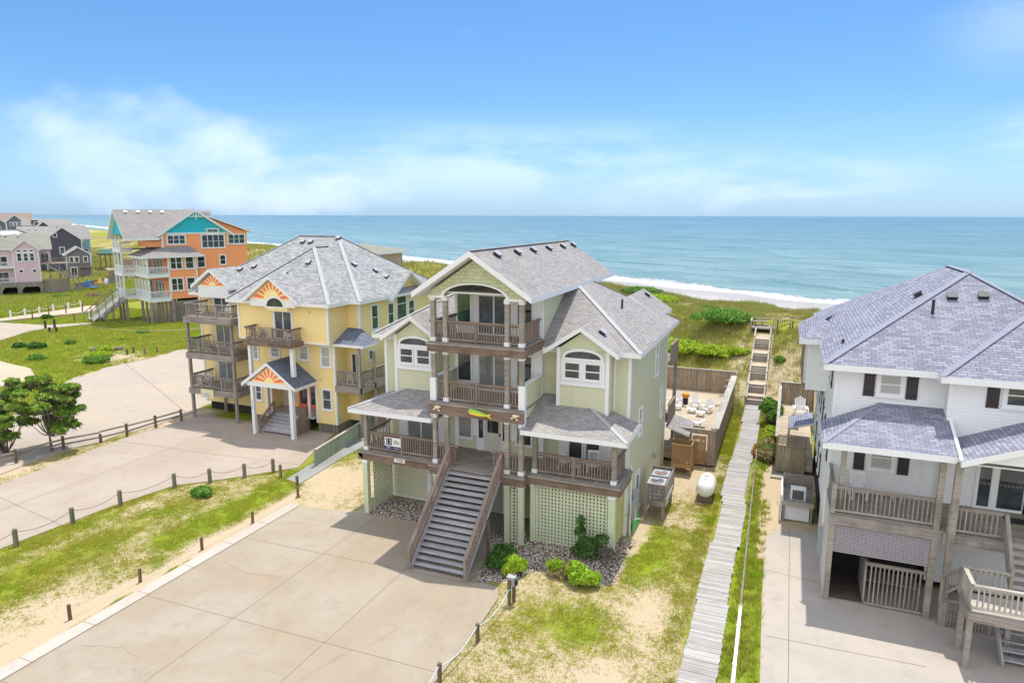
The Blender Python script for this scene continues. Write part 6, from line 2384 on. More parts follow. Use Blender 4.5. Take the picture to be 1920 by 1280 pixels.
m = MB()
m.box(-2.75, -1.05, 61.2, 63.2, 4.32, 4.42)
m.build('platform', W_DECK, BS)
m = MB()
m.beam((-2.75, 61.25, 5.0), (-2.3, 61.2, 5.0), .14, .05)
m.beam((-2.75, 61.25, 5.0), (-2.75, 63.2, 5.0), .14, .05)
m.beam((-2.75, 63.2, 5.0), (-1.0, 63.2, 5.0), .14, .05)
for p in ((-2.75, 61.25), (-2.75, 63.2), (-1.9, 63.2), (-1.0, 63.2)):
    m.box(p[0] - .05, p[0] + .05, p[1] - .05, p[1] + .05, 3.9, 5.0)
m.build('platform_railing', W_PALE, BS)
m = MB()
m.box(-2.6, -1.4, 62.5, 63.0, 4.75, 4.82)
m.build('bench', W_GREY, BS)
m = MB()
m.prism([(-1.05, 61.3, 4.42), (-1.05, 62.6, 4.42), (2.2, 66.0, 3.6), (2.2, 64.6, 3.6)], (0, 0, -.1))
m.build('ramp', W_DECK, BS)
for (p, q) in (((-.95, 61.3, 4.42), (1.5, 63.6, 4.1)), ((-.6, 63.0, 4.42), (1.6, 66.0, 4.2))):
    m = MB()
    p, q = Vector(p), Vector(q)
    U = Vector((0, 0, 1))
    m.beam(p + U * .75, q + U * .75, .12, .06)
    for k in range(15):
        c = p.lerp(q, k / 14)
        m.beam(c - U * .5, c + U * .72, .12, .04)
    m.build('ramp_railing', W_FENCE, BS)
for i, (x, y) in enumerate(((-.62, 60.5), (.36, 61.0), (.55, 61.2))):
    z = H1(x, y)
    tag(MB().box(x - .05, x + .05, y - .05, y + .05, z - .2, z + (1.2 if i == 0 else .55)).build('stake', W_DARK, None),
        ('tall dark stake on the dune right of the beach stairs', 'left one of two short dark stakes on the dune', 'right one of two short dark stakes on the dune')[i], 'stake')

# rail fence between boardwalk and driveway
RF = thing('rail_fence', 'low single-rail fence between the boardwalk and the grey driveway', 'fence', (-.85, 30, 0))
ys = [40, 37.2, 34.6, 32.2, 29.9, 27.6, 25.2, 22.9, 21.5, 19.4, 17.2]
fx = lambda y: -.70 - (y - 19.4) * .0165
for k, y in enumerate(ys):
    near = k >= 8
    post(RF, fx(y), y, 0, .66 if not near else .72, .085 if not near else .12, W_GREY if not near else WHITE)
for k in range(len(ys) - 1):
    near = k >= 7
    MB().beam((fx(ys[k]), ys[k], .60), (fx(ys[k + 1]), ys[k + 1], .60), .055 if not near else .10, .075 if not near else .06).build('rail', W_RAIL if not near else WHITE, RF)


def bollard(loc, h, r, mat, label, group, lean=0.0, square=False, name='bollard'):
    m = MB()
    top = (loc[0] + lean, loc[1], loc[2] + h)
    if square:
        m.beam((loc[0], loc[1], loc[2] - .1), top, r * 2, r * 2)
    else:
        m.tube([(loc[0], loc[1], loc[2] - .1), top], [r, r * .96], 10)
        m.tube([top, (top[0], top[1], top[2] + .012)], [r * .96, r * .75], 10)
    return tag(m.build(name, mat, None), label, 'post', group)


def rope(a, b, sag, r, mat, label, group, name='rope'):
    a, b = Vector(a), Vector(b)
    pts = [a.lerp(b, k / 12) - Vector((0, 0, sag * (1 - (2 * k / 12 - 1) ** 2))) for k in range(13)]
    return tag(MB().tube(pts, r, 5).build(name, mat, None), label, 'rope', group)


ORD = ['first', 'second', 'third', 'fourth', 'fifth', 'sixth', 'seventh', 'eighth', 'ninth', 'tenth', 'eleventh', 'twelfth']
BP = [(-29.48, 16.98), (-29.32, 19.35), (-29.1, 21.58), (-28.5, 24.2), (-27.35, 25.4), (-26.2, 26.65), (-25.3, 27.82)]
for i, (x, y) in enumerate(BP):
    bollard((x, y, 0), .78, .10, W_BOLL, ORD[i] + ' thick round bollard from the near left along the pinkish driveway', 'thick bollards along the pinkish driveway')
    if i:
        a, b = BP[i - 1], BP[i]
        rope((*a, .66), (*b, .66), .22, .012, ROPE_D, 'dark cable hanging between the %s and %s thick bollards' % (ORD[i - 1], ORD[i]), 'cables between the thick bollards')
rope((-29.7, 13.5, .62), (*BP[0], .66), .2, .012, ROPE_D, 'dark cable leaving the picture before the first thick bollard', 'cables between the thick bollards')
SP = [(-22.3, 14.22), (-22.2, 16.92), (-22.02, 19.75), (-21.9, 22.55), (-21.88, 25.66)]
for i, (x, y) in enumerate(SP):
    bollard((x, y, 0), .55, .045, W_STUB, ORD[i] + ' thin brown stake from the near left along the pale kerb', 'thin stakes along the kerb', .03 * (i % 2), True, 'stake')
    if i:
        rope((*SP[i - 1], .46), (*SP[i], .46), .16, .008, ROPE_T, 'thin tan rope between the %s and %s stakes along the kerb' % (ORD[i - 1], ORD[i]), 'ropes between the kerb stakes')
for i, (x, y, h, lab) in enumerate(((-24.4, 27.36, .75, 'square post where the verge meets the gravelly strip'), (-22.75, 26.68, .62, 'square post at the end of the narrow grey path'), (-20.4, 29.6, .6, 'lone leaning stake in the sand left of the lattice'))):
    bollard((x, y, 0), h, .055, W_BOLL if i == 0 else W_STUB, lab, None, 0, True, 'post')
RP = [(-8.53, 20.83), (-8.66, 18.4), (-8.86, 16.14), (-8.95, 13.9)]
for i, (x, y) in enumerate(RP):
    bollard((x, y, 0), .68 if i else .95, .05, W_STUB, ('post carrying the grey meter box by the driveway corner', 'first square post below the meter post on the driveway edge', 'second square post below the meter post on the driveway edge', 'third square post below the meter post on the driveway edge')[i], 'posts along the right driveway edge', 0, True, 'post')
    if i:
        rope((*RP[i - 1], .62), (*RP[i], .58), .26, .018, ROPE_B, ('pale blue rope hanging from the meter post', 'pale blue rope at the bottom edge between driveway and lawn', 'pale blue rope leaving the picture at the bottom')[i - 1], 'pale blue ropes')
EB = thing('meter_pedestal', 'small grey electric meter box behind its post by the driveway corner', 'meter box', (-8.5, 20.95, 0))
MB().box(-8.62, -8.36, 20.86, 21.02, .72, 1.05).build('box', GREYBOX, EB)
MB().box(-8.65, -8.33, 20.82, 21.06, 1.05, 1.075).build('lid', GALV, EB)
MB().box(-8.36, -8.28, 20.9, 21.05, .75, .93).build('socket', BLACK, EB)
MB().box(-8.5, -8.4, 21.02, 21.12, 0, 1.1).build('back_post', W_STUB, EB)
m = MB().tube([(-8.55 + .09 * math.cos(a * .7), 20.83 + .09 * math.sin(a * .7), .60 + .01 * (a % 3)) for a in range(10)], .016, 5)
m.build('rope_knot', ROPE_B, EB)

# paling fence beside the narrow path
PF = thing('paling_fence', 'green stained paling fence with a flat top rail between the two houses', 'fence', (-24.2, 33, 0))
m = MB()
y = 29.5
a_, b_ = (-23.75, 29.4), (-24.75, 37.5)
xx = lambda y: a_[0] + (b_[0] - a_[0]) * (y - a_[1]) / (b_[1] - a_[1])
while y < 37.4:
    m.box(xx(y) - .015, xx(y) + .015, y, y + .085, .06, .92)
    y += .125
m.build('palings', W_GRNPALE, PF)
MB().beam((*a_, .97), (*b_, .97), .17, .045).build('top_rail', W_PALE, PF)
MB().beam((a_[0] - .05, a_[1], .3), (b_[0] - .05, b_[1], .3), .04, .09).build('back_rail', W_GREY, PF)
for y in (29.4, 31.4, 33.4, 35.4, 37.4):
    post(PF, xx(y), y, 0, 1.02, .1, W_GRNPALE)

# split rail fence along the yellow house drive
SF = thing('rail_fence', 'old two-rail split fence between the gravel lot and the pinkish driveway', 'fence', (-38.3, 27, 0))
FP = [(-40.6, 20.5), (-39.6, 23.4), (-39.4, 26.0), (-38.55, 27.74), (-38.1, 29.2), (-37.95, 31.2), (-37.55, 32.9)]
for i, (x, y) in enumerate(FP):
    post(SF, x, y, 0, .85 if i != 3 else .55, .12, W_STUB)
    if i:
        p, q = FP[i - 1], FP[i]
        for z in (.36, .68):
            MB().beam((*p, z + random.uniform(-.04, .04)), (*q, z + random.uniform(-.06, .06)), .05, .10).build('rail', W_GREY, SF)

# ------------------------------------------------------------------ right side yard: condensers, shower, fence, tank
AS = thing('condenser_stand', 'raised weathered timber stand with lattice sides holding two condensers', 'stand', (-5.0, 30.9, 0))
x0, x1, y0, y1 = -5.5, -4.55, 29.8, 32.2
MB().box(x0, x1, y0, y1, .88, .98).build('platform', W_GREY, AS)
MB().box(x0 - .02, x1 + .02, y0 - .05, y0, .72, .98).build('apron', W_GREY, AS)
MB().box(x1, x1 + .05, y0 - .05, y1, .72, .98).build('apron', W_PALE, AS)
for x in (x0 + .08, x1 - .08):
    for y in (y0 + .1, y1 - .1):
        post(AS, x, y, 0, .9, .13, W_GREY, name='leg')
lattice(AS, (x0, y0, .98), FX, x1 - x0, .72, .09, .19, W_GREY, frame=.05)
lattice(AS, (x1, y1, .98), LX * -1 if False else FX * -1, x1 - x0, .72, .09, .19, W_GREY, frame=.05)
m = MB()
for k in range(5):
    m.box(x1 - .02, x1 + .012, y0, y1, 1.0 + k * .155, 1.10 + k * .155)
m.build('slat_side', W_PALE, AS)
for k, yc in enumerate((30.45, 31.5)):
    cu = thing('condenser', ('grey condenser with a dark fan grille, nearer one on the lattice stand', 'condenser with a rusty fan grille, farther one on the lattice stand')[k], 'air conditioner', (-5.03, yc, .98))
    MB().box(-5.4, -4.66, yc - .38, yc + .38, .99, 1.62).build('casing', GREYBOX, cu)
    MB().box(-5.43, -4.63, yc - .41, yc + .41, 1.62, 1.68).build('top_panel', GALV, cu)
    m = MB()
    for r in (.10, .17, .24, .30):
        m.tube([(-5.03 + r * math.cos(a * math.pi / 10), yc + r * math.sin(a * math.pi / 10), 1.70) for a in range(21)], .012, 5, cap=False)
    m.tube([(-5.03, yc, 1.685), (-5.03, yc, 1.692)], .31, 20, m=1)
    m.build('fan_grille', [GALV, BLACK if k == 0 else plain('rusty_metal', (.25, .11, .05), .8, .3, 6)], cu)
SW = thing('outdoor_shower', 'golden brown lattice enclosure on short legs beside the yard gate', 'enclosure', (-4.7, 36.6, 0))
x0, x1, y0, y1 = -5.2, -4.2, 36.05, 37.1
MB().box(x0, x1, y0, y1, .42, .5).build('floor', W_GOLD, SW)
for x in (x0, x1):
    for y in (y0, y1):
        post(SW, x, y, 0, 1.72, .09, W_GOLD)
for (o, ux, w_) in (((x0 + .05, y0, .55), FX, x1 - x0 - .1), ((x1, y0 + .05, .55), RX, y1 - y0 - .1), ((x1 - .05, y1, .55), FX * -1, x1 - x0 - .1)):
    lattice(SW, o, ux, w_, 1.08, .085, .15, W_GOLD, frame=.04)
MB().box(x0 - .03, x1 + .05, y0 - .06, y0 - .01, .38, .62).build('apron', W_GOLD, SW)

PFN = thing('privacy_fence', 'tall brown board fence with a wide cap around the pool deck', 'fence', (-3.2, 45, 0))
m = MB()


def boards(mb, p, q, z0, z1, bw=.14, th=.03):
    p, q = Vector((*p, 0)), Vector((*q, 0))
    L = (q - p).length
    d = (q - p) / L
    n = int(L / bw)
    r = random.Random(int(L * 100))
    for k in range(n):
        a, b = p + d * (L * k / n), p + d * (L * (k + 1) / n - .008)
        off = Vector((d.y, -d.x, 0)) * r.uniform(-.006, .006)
        zz = (z0 + z1) / 2
        mb.beam(a + off + Vector((0, 0, zz)), b + off + Vector((0, 0, zz)), th, z1 - z0 - r.uniform(0, .02))


WF = wood('upright_fence_boards', (0.30, 0.215, 0.155), (0.43, 0.335, 0.255), grime=0.4)
boards(m, (-5.4, 37.75), (-4.42, 37.75), .1, 2.1)
boards(m, (-3.58, 37.75), (-3.16, 37.75), .1, 2.1)
boards(m, (-3.16, 37.75), (-3.16, 51.5), .1, 2.2)
boards(m, (-3.16, 51.5), (-11.5, 51.5), .4, 2.5)
boards(m, (-4.42, 37.76), (-3.58, 37.76), 1.85, 2.1)
m.build('boards', WF, PFN)
m = MB()
m.beam((-5.5, 37.78, 2.13), (-3.1, 37.78, 2.13), .16, .05)
m.beam((-3.22, 37.75, 2.24), (-3.22, 51.5, 2.28), .42, .05)
m.beam((-3.0, 51.52, 2.54), (-11.5, 51.52, 2.54), .2, .05)
m.build('cap_rail', W_PALE, PFN)
g = MB()
boards(g, (-4.38, 37.7), (-3.62, 37.7), .12, 1.78, .15)
g.beam((-4.42, 37.66, .4), (-3.58, 37.66, .4), .03, .10)
gate = g.build('gate', W_GOLD, PFN)
MB().box(-4.2, -3.98, 37.64, 37.67, 1.45, 1.58).build('gate_sign', SIGNW, gate)
MB().sphere((-3.78, 37.65, 1.5), (.07, .02, .05), 10, 6).build('gate_plaque', SIGNW, gate, smooth=True)
for y in (42.5, 45.0, 47.6, 49.6):
    MB().tube([(-3.3, y, 2.28), (-3.55, y, 2.34), (-3.66, y, 2.22)], .05, 6).build('rail_bracket', W_PALE, PFN)
for x in (-6.0, -8.6):
    post(PFN, x, 51.42, .4, 2.5, .14, W_GREY)
tag(MB().box(-11.5, -3.25, 37.85, 51.4, .2, .9).build('pool_deck', W_SUNDECK, None), 'sandy timber deck behind the board fence', 'deck')
dk_ = bpy.data.objects['pool_deck']
for (x, y, rz, lab) in ((-6.35, 46.6, 25, 'white reclined deck chair by the house end of the pool deck'), (-5.35, 46.4, 10, 'middle one of the white deck chairs on the pool deck'),
                        (-4.5, 45.6, -20, 'white deck chair nearest the capped fence on the pool deck')):
    adirondack((x, y, .9), R(rz), lab, scale=.95)
for (x, y, lab) in ((-6.4, 45.6, 'white footstool in front of the deck chair by the house'), (-5.4, 45.2, 'white footstool before the middle deck chair'), (-4.75, 44.6, 'white footstool before the deck chair nearest the fence')):
    small_table((x, y, .9), lab, PLASTIC, .55, .3)
LN = thing('sun_lounger', 'flat white sun lounger lying at the near end of the pool deck', 'lounger', (-5.0, 42.2, .9))
MB().prism([(-5.9, 41.9, 1.18), (-4.6, 41.9, 1.18), (-4.6, 42.45, 1.18), (-5.9, 42.45, 1.18)], (0, 0, -.06)).build('bed', PLASTIC, LN)
MB().prism([(-4.6, 41.9, 1.18), (-4.15, 41.9, 1.45), (-4.15, 42.45, 1.45), (-4.6, 42.45, 1.18)], (0, 0, -.05)).build('headrest', PLASTIC, LN)
for x in (-5.8, -4.5):
    for y in (41.95, 42.4):
        MB().box(x - .03, x + .03, y - .03, y + .03, .9, 1.13).build('leg', PLASTIC, LN)
GR = thing('grill', 'dark grill with an orange lid against the back of the green house', 'grill', (-5.3, 41.0, 2.6))
MB().tube([(-5.3, 41.0, 2.6), (-5.3, 41.0, 3.1)], .16, 10).build('body', BLACK, GR)
MB().sphere((-5.3, 41.0, 3.15), (.24, .24, .2), 12, 8).build('lid', plain('orange_enamel', (.85, .33, .03), .4), GR, smooth=True)

TK = thing('propane_tank', 'white horizontal propane tank with rounded ends on the sandy lawn', 'tank', (-3.1, 33.2, 0))
m = MB()
prof = [(0, .0), (.05, .18), (.14, .31), (.28, .40), (.45, .44), (1.5, .44), (1.67, .40), (1.81, .31), (1.9, .18), (1.95, .0)]
m.tube([(-3.1, 32.4 + a * .98, .68) for a, r in prof], [max(r, .005) for a, r in prof], 22)
m.build('shell', TANKW, TK, smooth=True)
MB().tube([(-3.1, 33.4, 1.1), (-3.1, 33.4, 1.2)], .12, 12).build('valve_dome', TANKW, TK)
MB().tube([(-3.1, 32.95, 1.1), (-3.1, 32.95, 1.15)], .03, 8).build('fitting', BLACK, TK)
for y in (32.75, 33.85):
    MB().box(-3.45, -2.75, y - .07, y + .07, 0, .34).build('saddle', W_BROWN, TK)
DS = thing('satellite_dish', 'small grey satellite dish mounted by the corner of the green house', 'dish', (-5.6, 27.3, 1.2))
m = MB()
for k in range(5):
    r0, r1 = .05 + .05 * k, .05 + .05 * (k + 1)
    for j in range(14):
        a0, a1 = 2 * math.pi * j / 14, 2 * math.pi * (j + 1) / 14
        P = lambda r, a: (-5.48 + .35 * r * r * 4, 27.2 + r * math.cos(a) * .8, 1.35 + r * math.sin(a) * 1.2)
        m.face([P(r0, a0), P(r1, a0), P(r1, a1), P(r0, a1)])
m.build('reflector', GALV, DS)
MB().tube([(-5.48, 27.2, 1.1), (-5.15, 27.3, 1.12)], .014, 6).build('arm', WHITE, DS)
MB().tube([(-5.8, 27.2, 1.2), (-5.48, 27.2, 1.3)], .02, 6).build('bracket', GREYBOX, DS)

# ------------------------------------------------------------------ left side of the white house
AC2 = thing('condenser_stand', 'white boarded stand with a condenser shelf against the white house', 'stand', (1.0, 32.6, 0))
MB().box(.35, .42, 32.0, 34.2, 0, 1.25).build('side_board', WHITE, AC2)
MB().box(.42, 1.75, 32.05, 34.2, .85, .95).build('shelf', W_GREY, AC2)
MB().box(.42, 1.75, 34.1, 34.2, .3, 1.55).build('back_board', W_GREY, AC2)
MB().box(.5, 1.6, 32.15, 32.2, .05, .8).build('front_board', WHITE, AC2)
MB().box(.40, 1.75, 31.98, 32.05, .78, .98).build('shelf_edge', W_PALE, AC2)
for x in (.5, 1.68):
    post(AC2, x, 32.1, 0, .85, .1, W_GREY, name='leg')
cu = thing('condenser', 'white condenser with a dark square grille on the white boarded stand', 'air conditioner', (1.05, 32.5, .95))
MB().box(.75, 1.4, 32.3, 32.75, .96, 1.5).build('casing', PLASTIC, cu)
m = MB()
m.box(.83, 1.32, 32.285, 32.3, 1.0, 1.45, 1)
for k in range(6):
    m.box(.84 + k * .09, .85 + k * .09, 32.275, 32.285, 1.0, 1.45)
for k in range(5):
    m.box(.83, 1.32, 32.272, 32.28, 1.05 + k * .09, 1.06 + k * .09)
m.build('grille', [GREYBOX, BLACK], cu)
WF2 = thing('privacy_fence', 'grey brown board fence with lattice top beside the white house', 'fence', (.7, 40, 0))
m = MB()
boards(m, (.02, 38.4), (1.5, 38.4), .05, 1.5, .16)
m.build('boards', wood('olive_fence_boards', (.30, .26, .17), (.42, .37, .26), grime=.4), WF2)
MB().beam((.0, 38.4, 1.53), (1.55, 38.4, 1.53), .10, .06).build('mid_rail', W_FENCE, WF2)
lattice(WF2, (.08, 38.4, 1.58), FX, 1.38, .5, .05, .14, W_FENCE, diag=True, frame=.05)
m = MB()
boards(m, (-.02, 38.4), (-.02, 50.5), .05, 2.0, .16)
boards(m, (0, 50.5), (2.2, 50.5), .3, 2.3, .16)
m.build('boards', W_FENCE, WF2)
m = MB()
m.beam((-.02, 38.35, 2.05), (-.02, 50.5, 2.1), .17, .05)
m.beam((-.1, 50.5, 2.33), (2.2, 50.5, 2.33), .17, .05)
m.build('cap_rail', W_PALE, WF2)
tag(MB().box(.05, 1.88, 38.5, 50.4, .2, .8).build('rear_deck', W_SUNDECK, None), 'narrow timber deck behind the white house fence', 'deck')
rl = roof_planes(thing('lean_to_roof', 'small blue grey shingled roof over the white house side deck', 'roof', (1.2, 42, 1.9)), [[(.55, 41.0, 1.85), (1.85, 41.0, 2.25), (1.85, 43.4, 2.25), (.55, 43.4, 1.85)]], SG_BLUE, .12)
post(rl.parent, .62, 41.1, .8, 1.75, .08, W_PALE)
post(rl.parent, .62, 43.3, .8, 1.75, .08, W_PALE)
adirondack((1.3, 47.5, .8), R(5), 'tall white chair on the narrow deck behind the white house', scale=1.25)
small_table((.9, 44.6, .8), 'wooden box table on the narrow deck behind the white house', W_GOLD, .6, .5)
tag(MB().box(-.2, 1.7, 37.4, 38.2, .02, .07).build('wooden_mat', W_PALE, None), 'pale plank mat in the sand before the lattice topped fence', 'mat')

# ------------------------------------------------------------------ far left: rope posts, stakes, lounge chairs, cable
WP = [(-95.3, 58.05), (-95.51, 60.04), (-95.73, 62.13), (-96.54, 64.63), (-96.72, 66.95), (-97.27, 69.23)]
for i, (x, y) in enumerate(WP):
    bollard((x, y, .1), 1.15, .12, WHITE, ORD[i] + ' white rope post from the left along the sandy walkway', 'white rope posts', 0, False, 'rope_post')
    if i:
        rope((*WP[i - 1], 1.1), (*WP[i], 1.1), .3, .035, ROPE, 'pale rope between the %s and %s white posts' % (ORD[i - 1], ORD[i]), 'ropes of the white posts')
for i, (x, y, h) in enumerate(((-93.5, 61.9, 1.3), (-92.9, 63.9, 1.35), (-91.9, 65.6, 1.35), (-91.2, 67.2, 1.5), (-92.9, 59.3, 1.1), (-86.3, 60.35, 1.0))):
    bollard((x, y, .1), h, .06, W_REDD, ('third', 'fourth', 'fifth', 'last', 'second', 'lone')[i] + ' thin reddish stake along the sandy walkway near the orange stairs', 'reddish stakes', 0, True, 'stake')
for i, (x, y, h) in enumerate(((-83.7, 54.8, 1.1), (-83.2, 55.6, 1.2), (-80.6, 53.2, .7), (-80.0, 53.6, .7))):
    bollard((x, y, 0), h, .10, W_DARK, ('left', 'tallest', 'low left', 'low right')[i] + ' dark post in the cluster beside the pale gravel track', 'dark post cluster', 0, True, 'post')
for i, (x, y, h) in enumerate(((-60.9, 47.6, .55), (-61.1, 48.5, .6), (-59.3, 48.3, .72), (-58.9, 49.4, .70))):
    bollard((x, y, 0), h, .09, W_REDD if i > 1 else W_DARK, ('left small dark stump', 'right small dark stump', 'left reddish stump', 'right reddish stump')[i] + ' at the top edge of the gravel lot', 'stumps by the gravel lot', 0, False, 'stump')
tag(MB().beam((-66, 47.5, .2), (-63.5, 49.2, .2), .35, .25).build('driftwood_log', W_GREY, None), 'grey weathered log lying in the scrubby left field', 'log')
tag(MB().beam((-47.5, 52.5, .15), (-44.0, 55.5, .15), .3, .25).build('timber_beam', W_PALE, None), 'pale timber beam lying on grass left of the yellow house', 'beam')
LF = thing('board_fence', 'low dark grey board fence behind the coloured chairs at far left', 'fence', (-120, 90, 0))
m = MB()
boards(m, (-119.5, 84.5), (-126, 98.5), 0, 1.5, .3, .06)
m.build('boards', W_GREY, LF)
MB().beam((-119.5, 84.5, 1.5), (-126, 98.5, 1.5), .12, .1).build('top_rail', W_GREY, LF)
for (x, y, mt, lab) in ((-117.8, 85.2, CHAIR_BLUE, 'blue deck chair by the far left board fence'), (-118.5, 88.2, CHAIR_YEL, 'yellow deck chair by the far left board fence'), (-118.9, 89.8, PLASTIC, 'white deck chair beside the yellow one at far left'), (-132.0, 106.0, PLASTIC, 'white deck chair by the brown pool deck far left')):
    adirondack((x, y, .9 if mt is not PLASTIC or x > -125 else .3), R(22), lab, mt, 1.25)
tag(MB().box(-118.6, -117.2, 86.0, 87.4, .75, .85).build('blue_lounger', CHAIR_BLUE, None), 'long flat blue lounger between the blue and yellow chairs', 'lounger')
rope((-82.6, 58.0, .4), (-38.3, 36.0, 5.9), .5, .022, ROPE_T, 'overhead service cable sloping from the orange stairs to the yellow house', None, 'cable')
tag(MB().box(-29.6, -29.3, 20, 20.1, 0, .01).build('scrap', WHITE, None), 'scrap of paper', 'scrap') if False else None


# ------------------------------------------------------------------ people on the beach
def person(loc, rz, label, shirt, shorts, skin=(.42, .26, .18), wade=0.0):
    """one continuous skinned figure, standing"""
    t = thing('person', label, 'person', loc, rz, None, local=True)
    J = {'pel': (0, 0, .80), 'wa': (0, 0, .95), 'ch': (0, 0, 1.17), 'ne': (0, 0, 1.33), 'hd': (0, -.01, 1.44), 'tp': (0, -.01, 1.55)}
    for s, n in ((1, 'r'), (-1, 'l')):
        J['hip' + n] = (s * .09, 0, .76)
        J['kn' + n] = (s * .11, -.02, .42)
        J['an' + n] = (s * .12, .02 * s, .05)
        J['toe' + n] = (s * .13, -.12, .02)
        J['sh' + n] = (s * .17, 0, 1.25)
        J['el' + n] = (s * .23, .02, 1.00)
        J['ha' + n] = (s * .24, -.06, .77)
    E_ = [('pel', 'wa'), ('wa', 'ch'), ('ch', 'ne'), ('ne', 'hd'), ('hd', 'tp')]
    for n in 'rl':
        E_ += [('pel', 'hip' + n), ('hip' + n, 'kn' + n), ('kn' + n, 'an' + n), ('an' + n, 'toe' + n), ('ch', 'sh' + n), ('sh' + n, 'el' + n), ('el' + n, 'ha' + n)]
    rad = {'pel': .125, 'wa': .11, 'ch': .135, 'ne': .055, 'hd': .095, 'tp': .06}
    for n in 'rl':
        rad.update({'hip' + n: .085, 'kn' + n: .058, 'an' + n: .04, 'toe' + n: .03, 'sh' + n: .055, 'el' + n: .042, 'ha' + n: .032})
    ks = list(J)
    me = bpy.data.meshes.new('body')
    me.from_pydata([J[k] for k in ks], [(ks.index(a), ks.index(b)) for a, b in E_], [])
    o = bpy.data.objects.new('body', me)
    COL.objects.link(o)
    o.parent = t
    OFF[o.name] = None
    md = o.modifiers.new('skin', 'SKIN')
    sv = me.skin_vertices[0].data
    for i, k in enumerate(ks):
        sv[i].radius = (rad[k], rad[k])
    sv[0].use_root = True
    o.modifiers.new('sub', 'SUBSURF').levels = 1
    mt, nt, b = newmat('skin_and_clothes')
    z = nt.sep(objv(nt))[2]
    c = nt.mix(nt.math('GREATER_THAN', z, .52), skin, shorts)
    c = nt.mix(nt.math('GREATER_THAN', z, .86), c, shirt)
    c = nt.mix(nt.math('GREATER_THAN', z, 1.31), c, skin)
    nt.put(b.inputs['Base Color'], c)
    me.materials.append(mt)
    MB().sphere((0, .01, 1.50), (.10, .11, .09), 10, 6).build('hair', plain('brown_hair', (.06, .04, .03), .7), t, smooth=True)
    m = MB()
    m.sphere((0, -.11, 1.44), (.018, .02, .025), 6, 4)
    m.build('nose', plain('skin_tone', skin, .6), t, smooth=True)
    m = MB()
    for s in (-1, 1):
        m.sphere((s * .035, -.095, 1.465), (.012, .01, .01), 6, 4)
    m.build('eyes', BLACK, t, smooth=True)
    return t


zb = lambda x, y: H1(x, y)
for (x, y, rz, lab, sh, so) in ((-139.8, 215.2, 160, 'leftmost of three people standing together on the beach in dark clothes', (.08, .09, .14), (.06, .06, .1)),
                                (-138.9, 215.6, 200, 'middle one of three people standing on the beach in dark clothes', (.10, .11, .16), (.08, .08, .12)),
                                (-138.0, 219.4, 190, 'person standing apart to the right on the beach, dark swimwear', (.06, .06, .10), (.05, .05, .1)),
                                (-157.0, 259.0, 180, 'person in dark swimwear standing in the surf', (.30, .20, .15), (.05, .06, .1)),
                                (-155.0, 260.0, 150, 'person in an orange shirt bending in the surf', (.75, .25, .08), (.6, .2, .08))):
    person((x, y, max(zb(x, y), -2.7)), R(rz), lab, sh, so)

# ------------------------------------------------------------------ vegetation
RNG = np.random.default_rng(11)


def raw_mesh(name, co, faces_n, mat, parent=None, origin=None, **tags):
    """mesh from a flat vertex array where every face uses faces_n consecutive vertices"""
    me = bpy.data.meshes.new(name)
    co = np.asarray(co, np.float32)
    if origin is not None:
        co = co - np.asarray(origin, np.float32)
    nv = len(co)
    me.vertices.add(nv)
    me.vertices.foreach_set('co', co.ravel())
    me.loops.add(nv)
    me.loops.foreach_set('vertex_index', np.arange(nv))
    nf = nv // faces_n
    me.polygons.add(nf)
    me.polygons.foreach_set('loop_start', np.arange(0, nv, faces_n))
    me.polygons.foreach_set('loop_total', np.full(nf, faces_n))
    me.materials.append(mat)
    me.update()
    o = bpy.data.objects.new(name, me)
    COL.objects.link(o)
    if parent is not None:
        o.parent = parent
    elif origin is not None:
        o.location = origin
    tag(o, **tags)
    return o


def unit(v):
    return v / np.maximum(np.linalg.norm(v, axis=-1, keepdims=True), 1e-9)


def leaf_quads(P, N, size, elong=1.6, jitter=.8, droop=0.0):
    """one rhombic leaf per point, roughly facing N"""
    n = len(P)
    N = unit(N + RNG.normal(0, jitter, (n, 3)))
    A = unit(np.cross(N, RNG.normal(0, 1, (n, 3))))
    B = np.cross(N, A)
    s = size * RNG.uniform(.6, 1.4, (n, 1))
    a, b = A * s * elong * .5, B * s * .5
    return np.stack([P - a, P + b, P + a * 1.0, P - b], 1).reshape(-1, 3)


def blob_points(blobs, n, shell=.55, seed=0):
    vol = np.array([b[3] * b[4] * b[5] for b in blobs]) ** (2 / 3)
    cnt = RNG.multinomial(n, vol / vol.sum())
    Ps, Ns = [], []
    for b, c in zip(blobs, cnt):
        d = unit(RNG.normal(0, 1, (c, 3)))
        d[:, 2] = np.where(d[:, 2] < -.35, -d[:, 2] * .6, d[:, 2])
        d = unit(d)
        lump = .80 + .45 * (vnoise(d[:, 0] * 2.3 + b[0] * 3 + 20, d[:, 1] * 2.3 + d[:, 2] * 1.9 + b[1] * 3 + 20, seed + 5) - .3)
        r = (RNG.uniform(shell, 1, c) ** .6) * lump
        p = d * r[:, None] * np.array(b[3:6]) + np.array(b[0:3])
        Ps.append(p)
        Ns.append(d / np.array(b[3:6]))
    return np.concatenate(Ps), unit(np.concatenate(Ns))


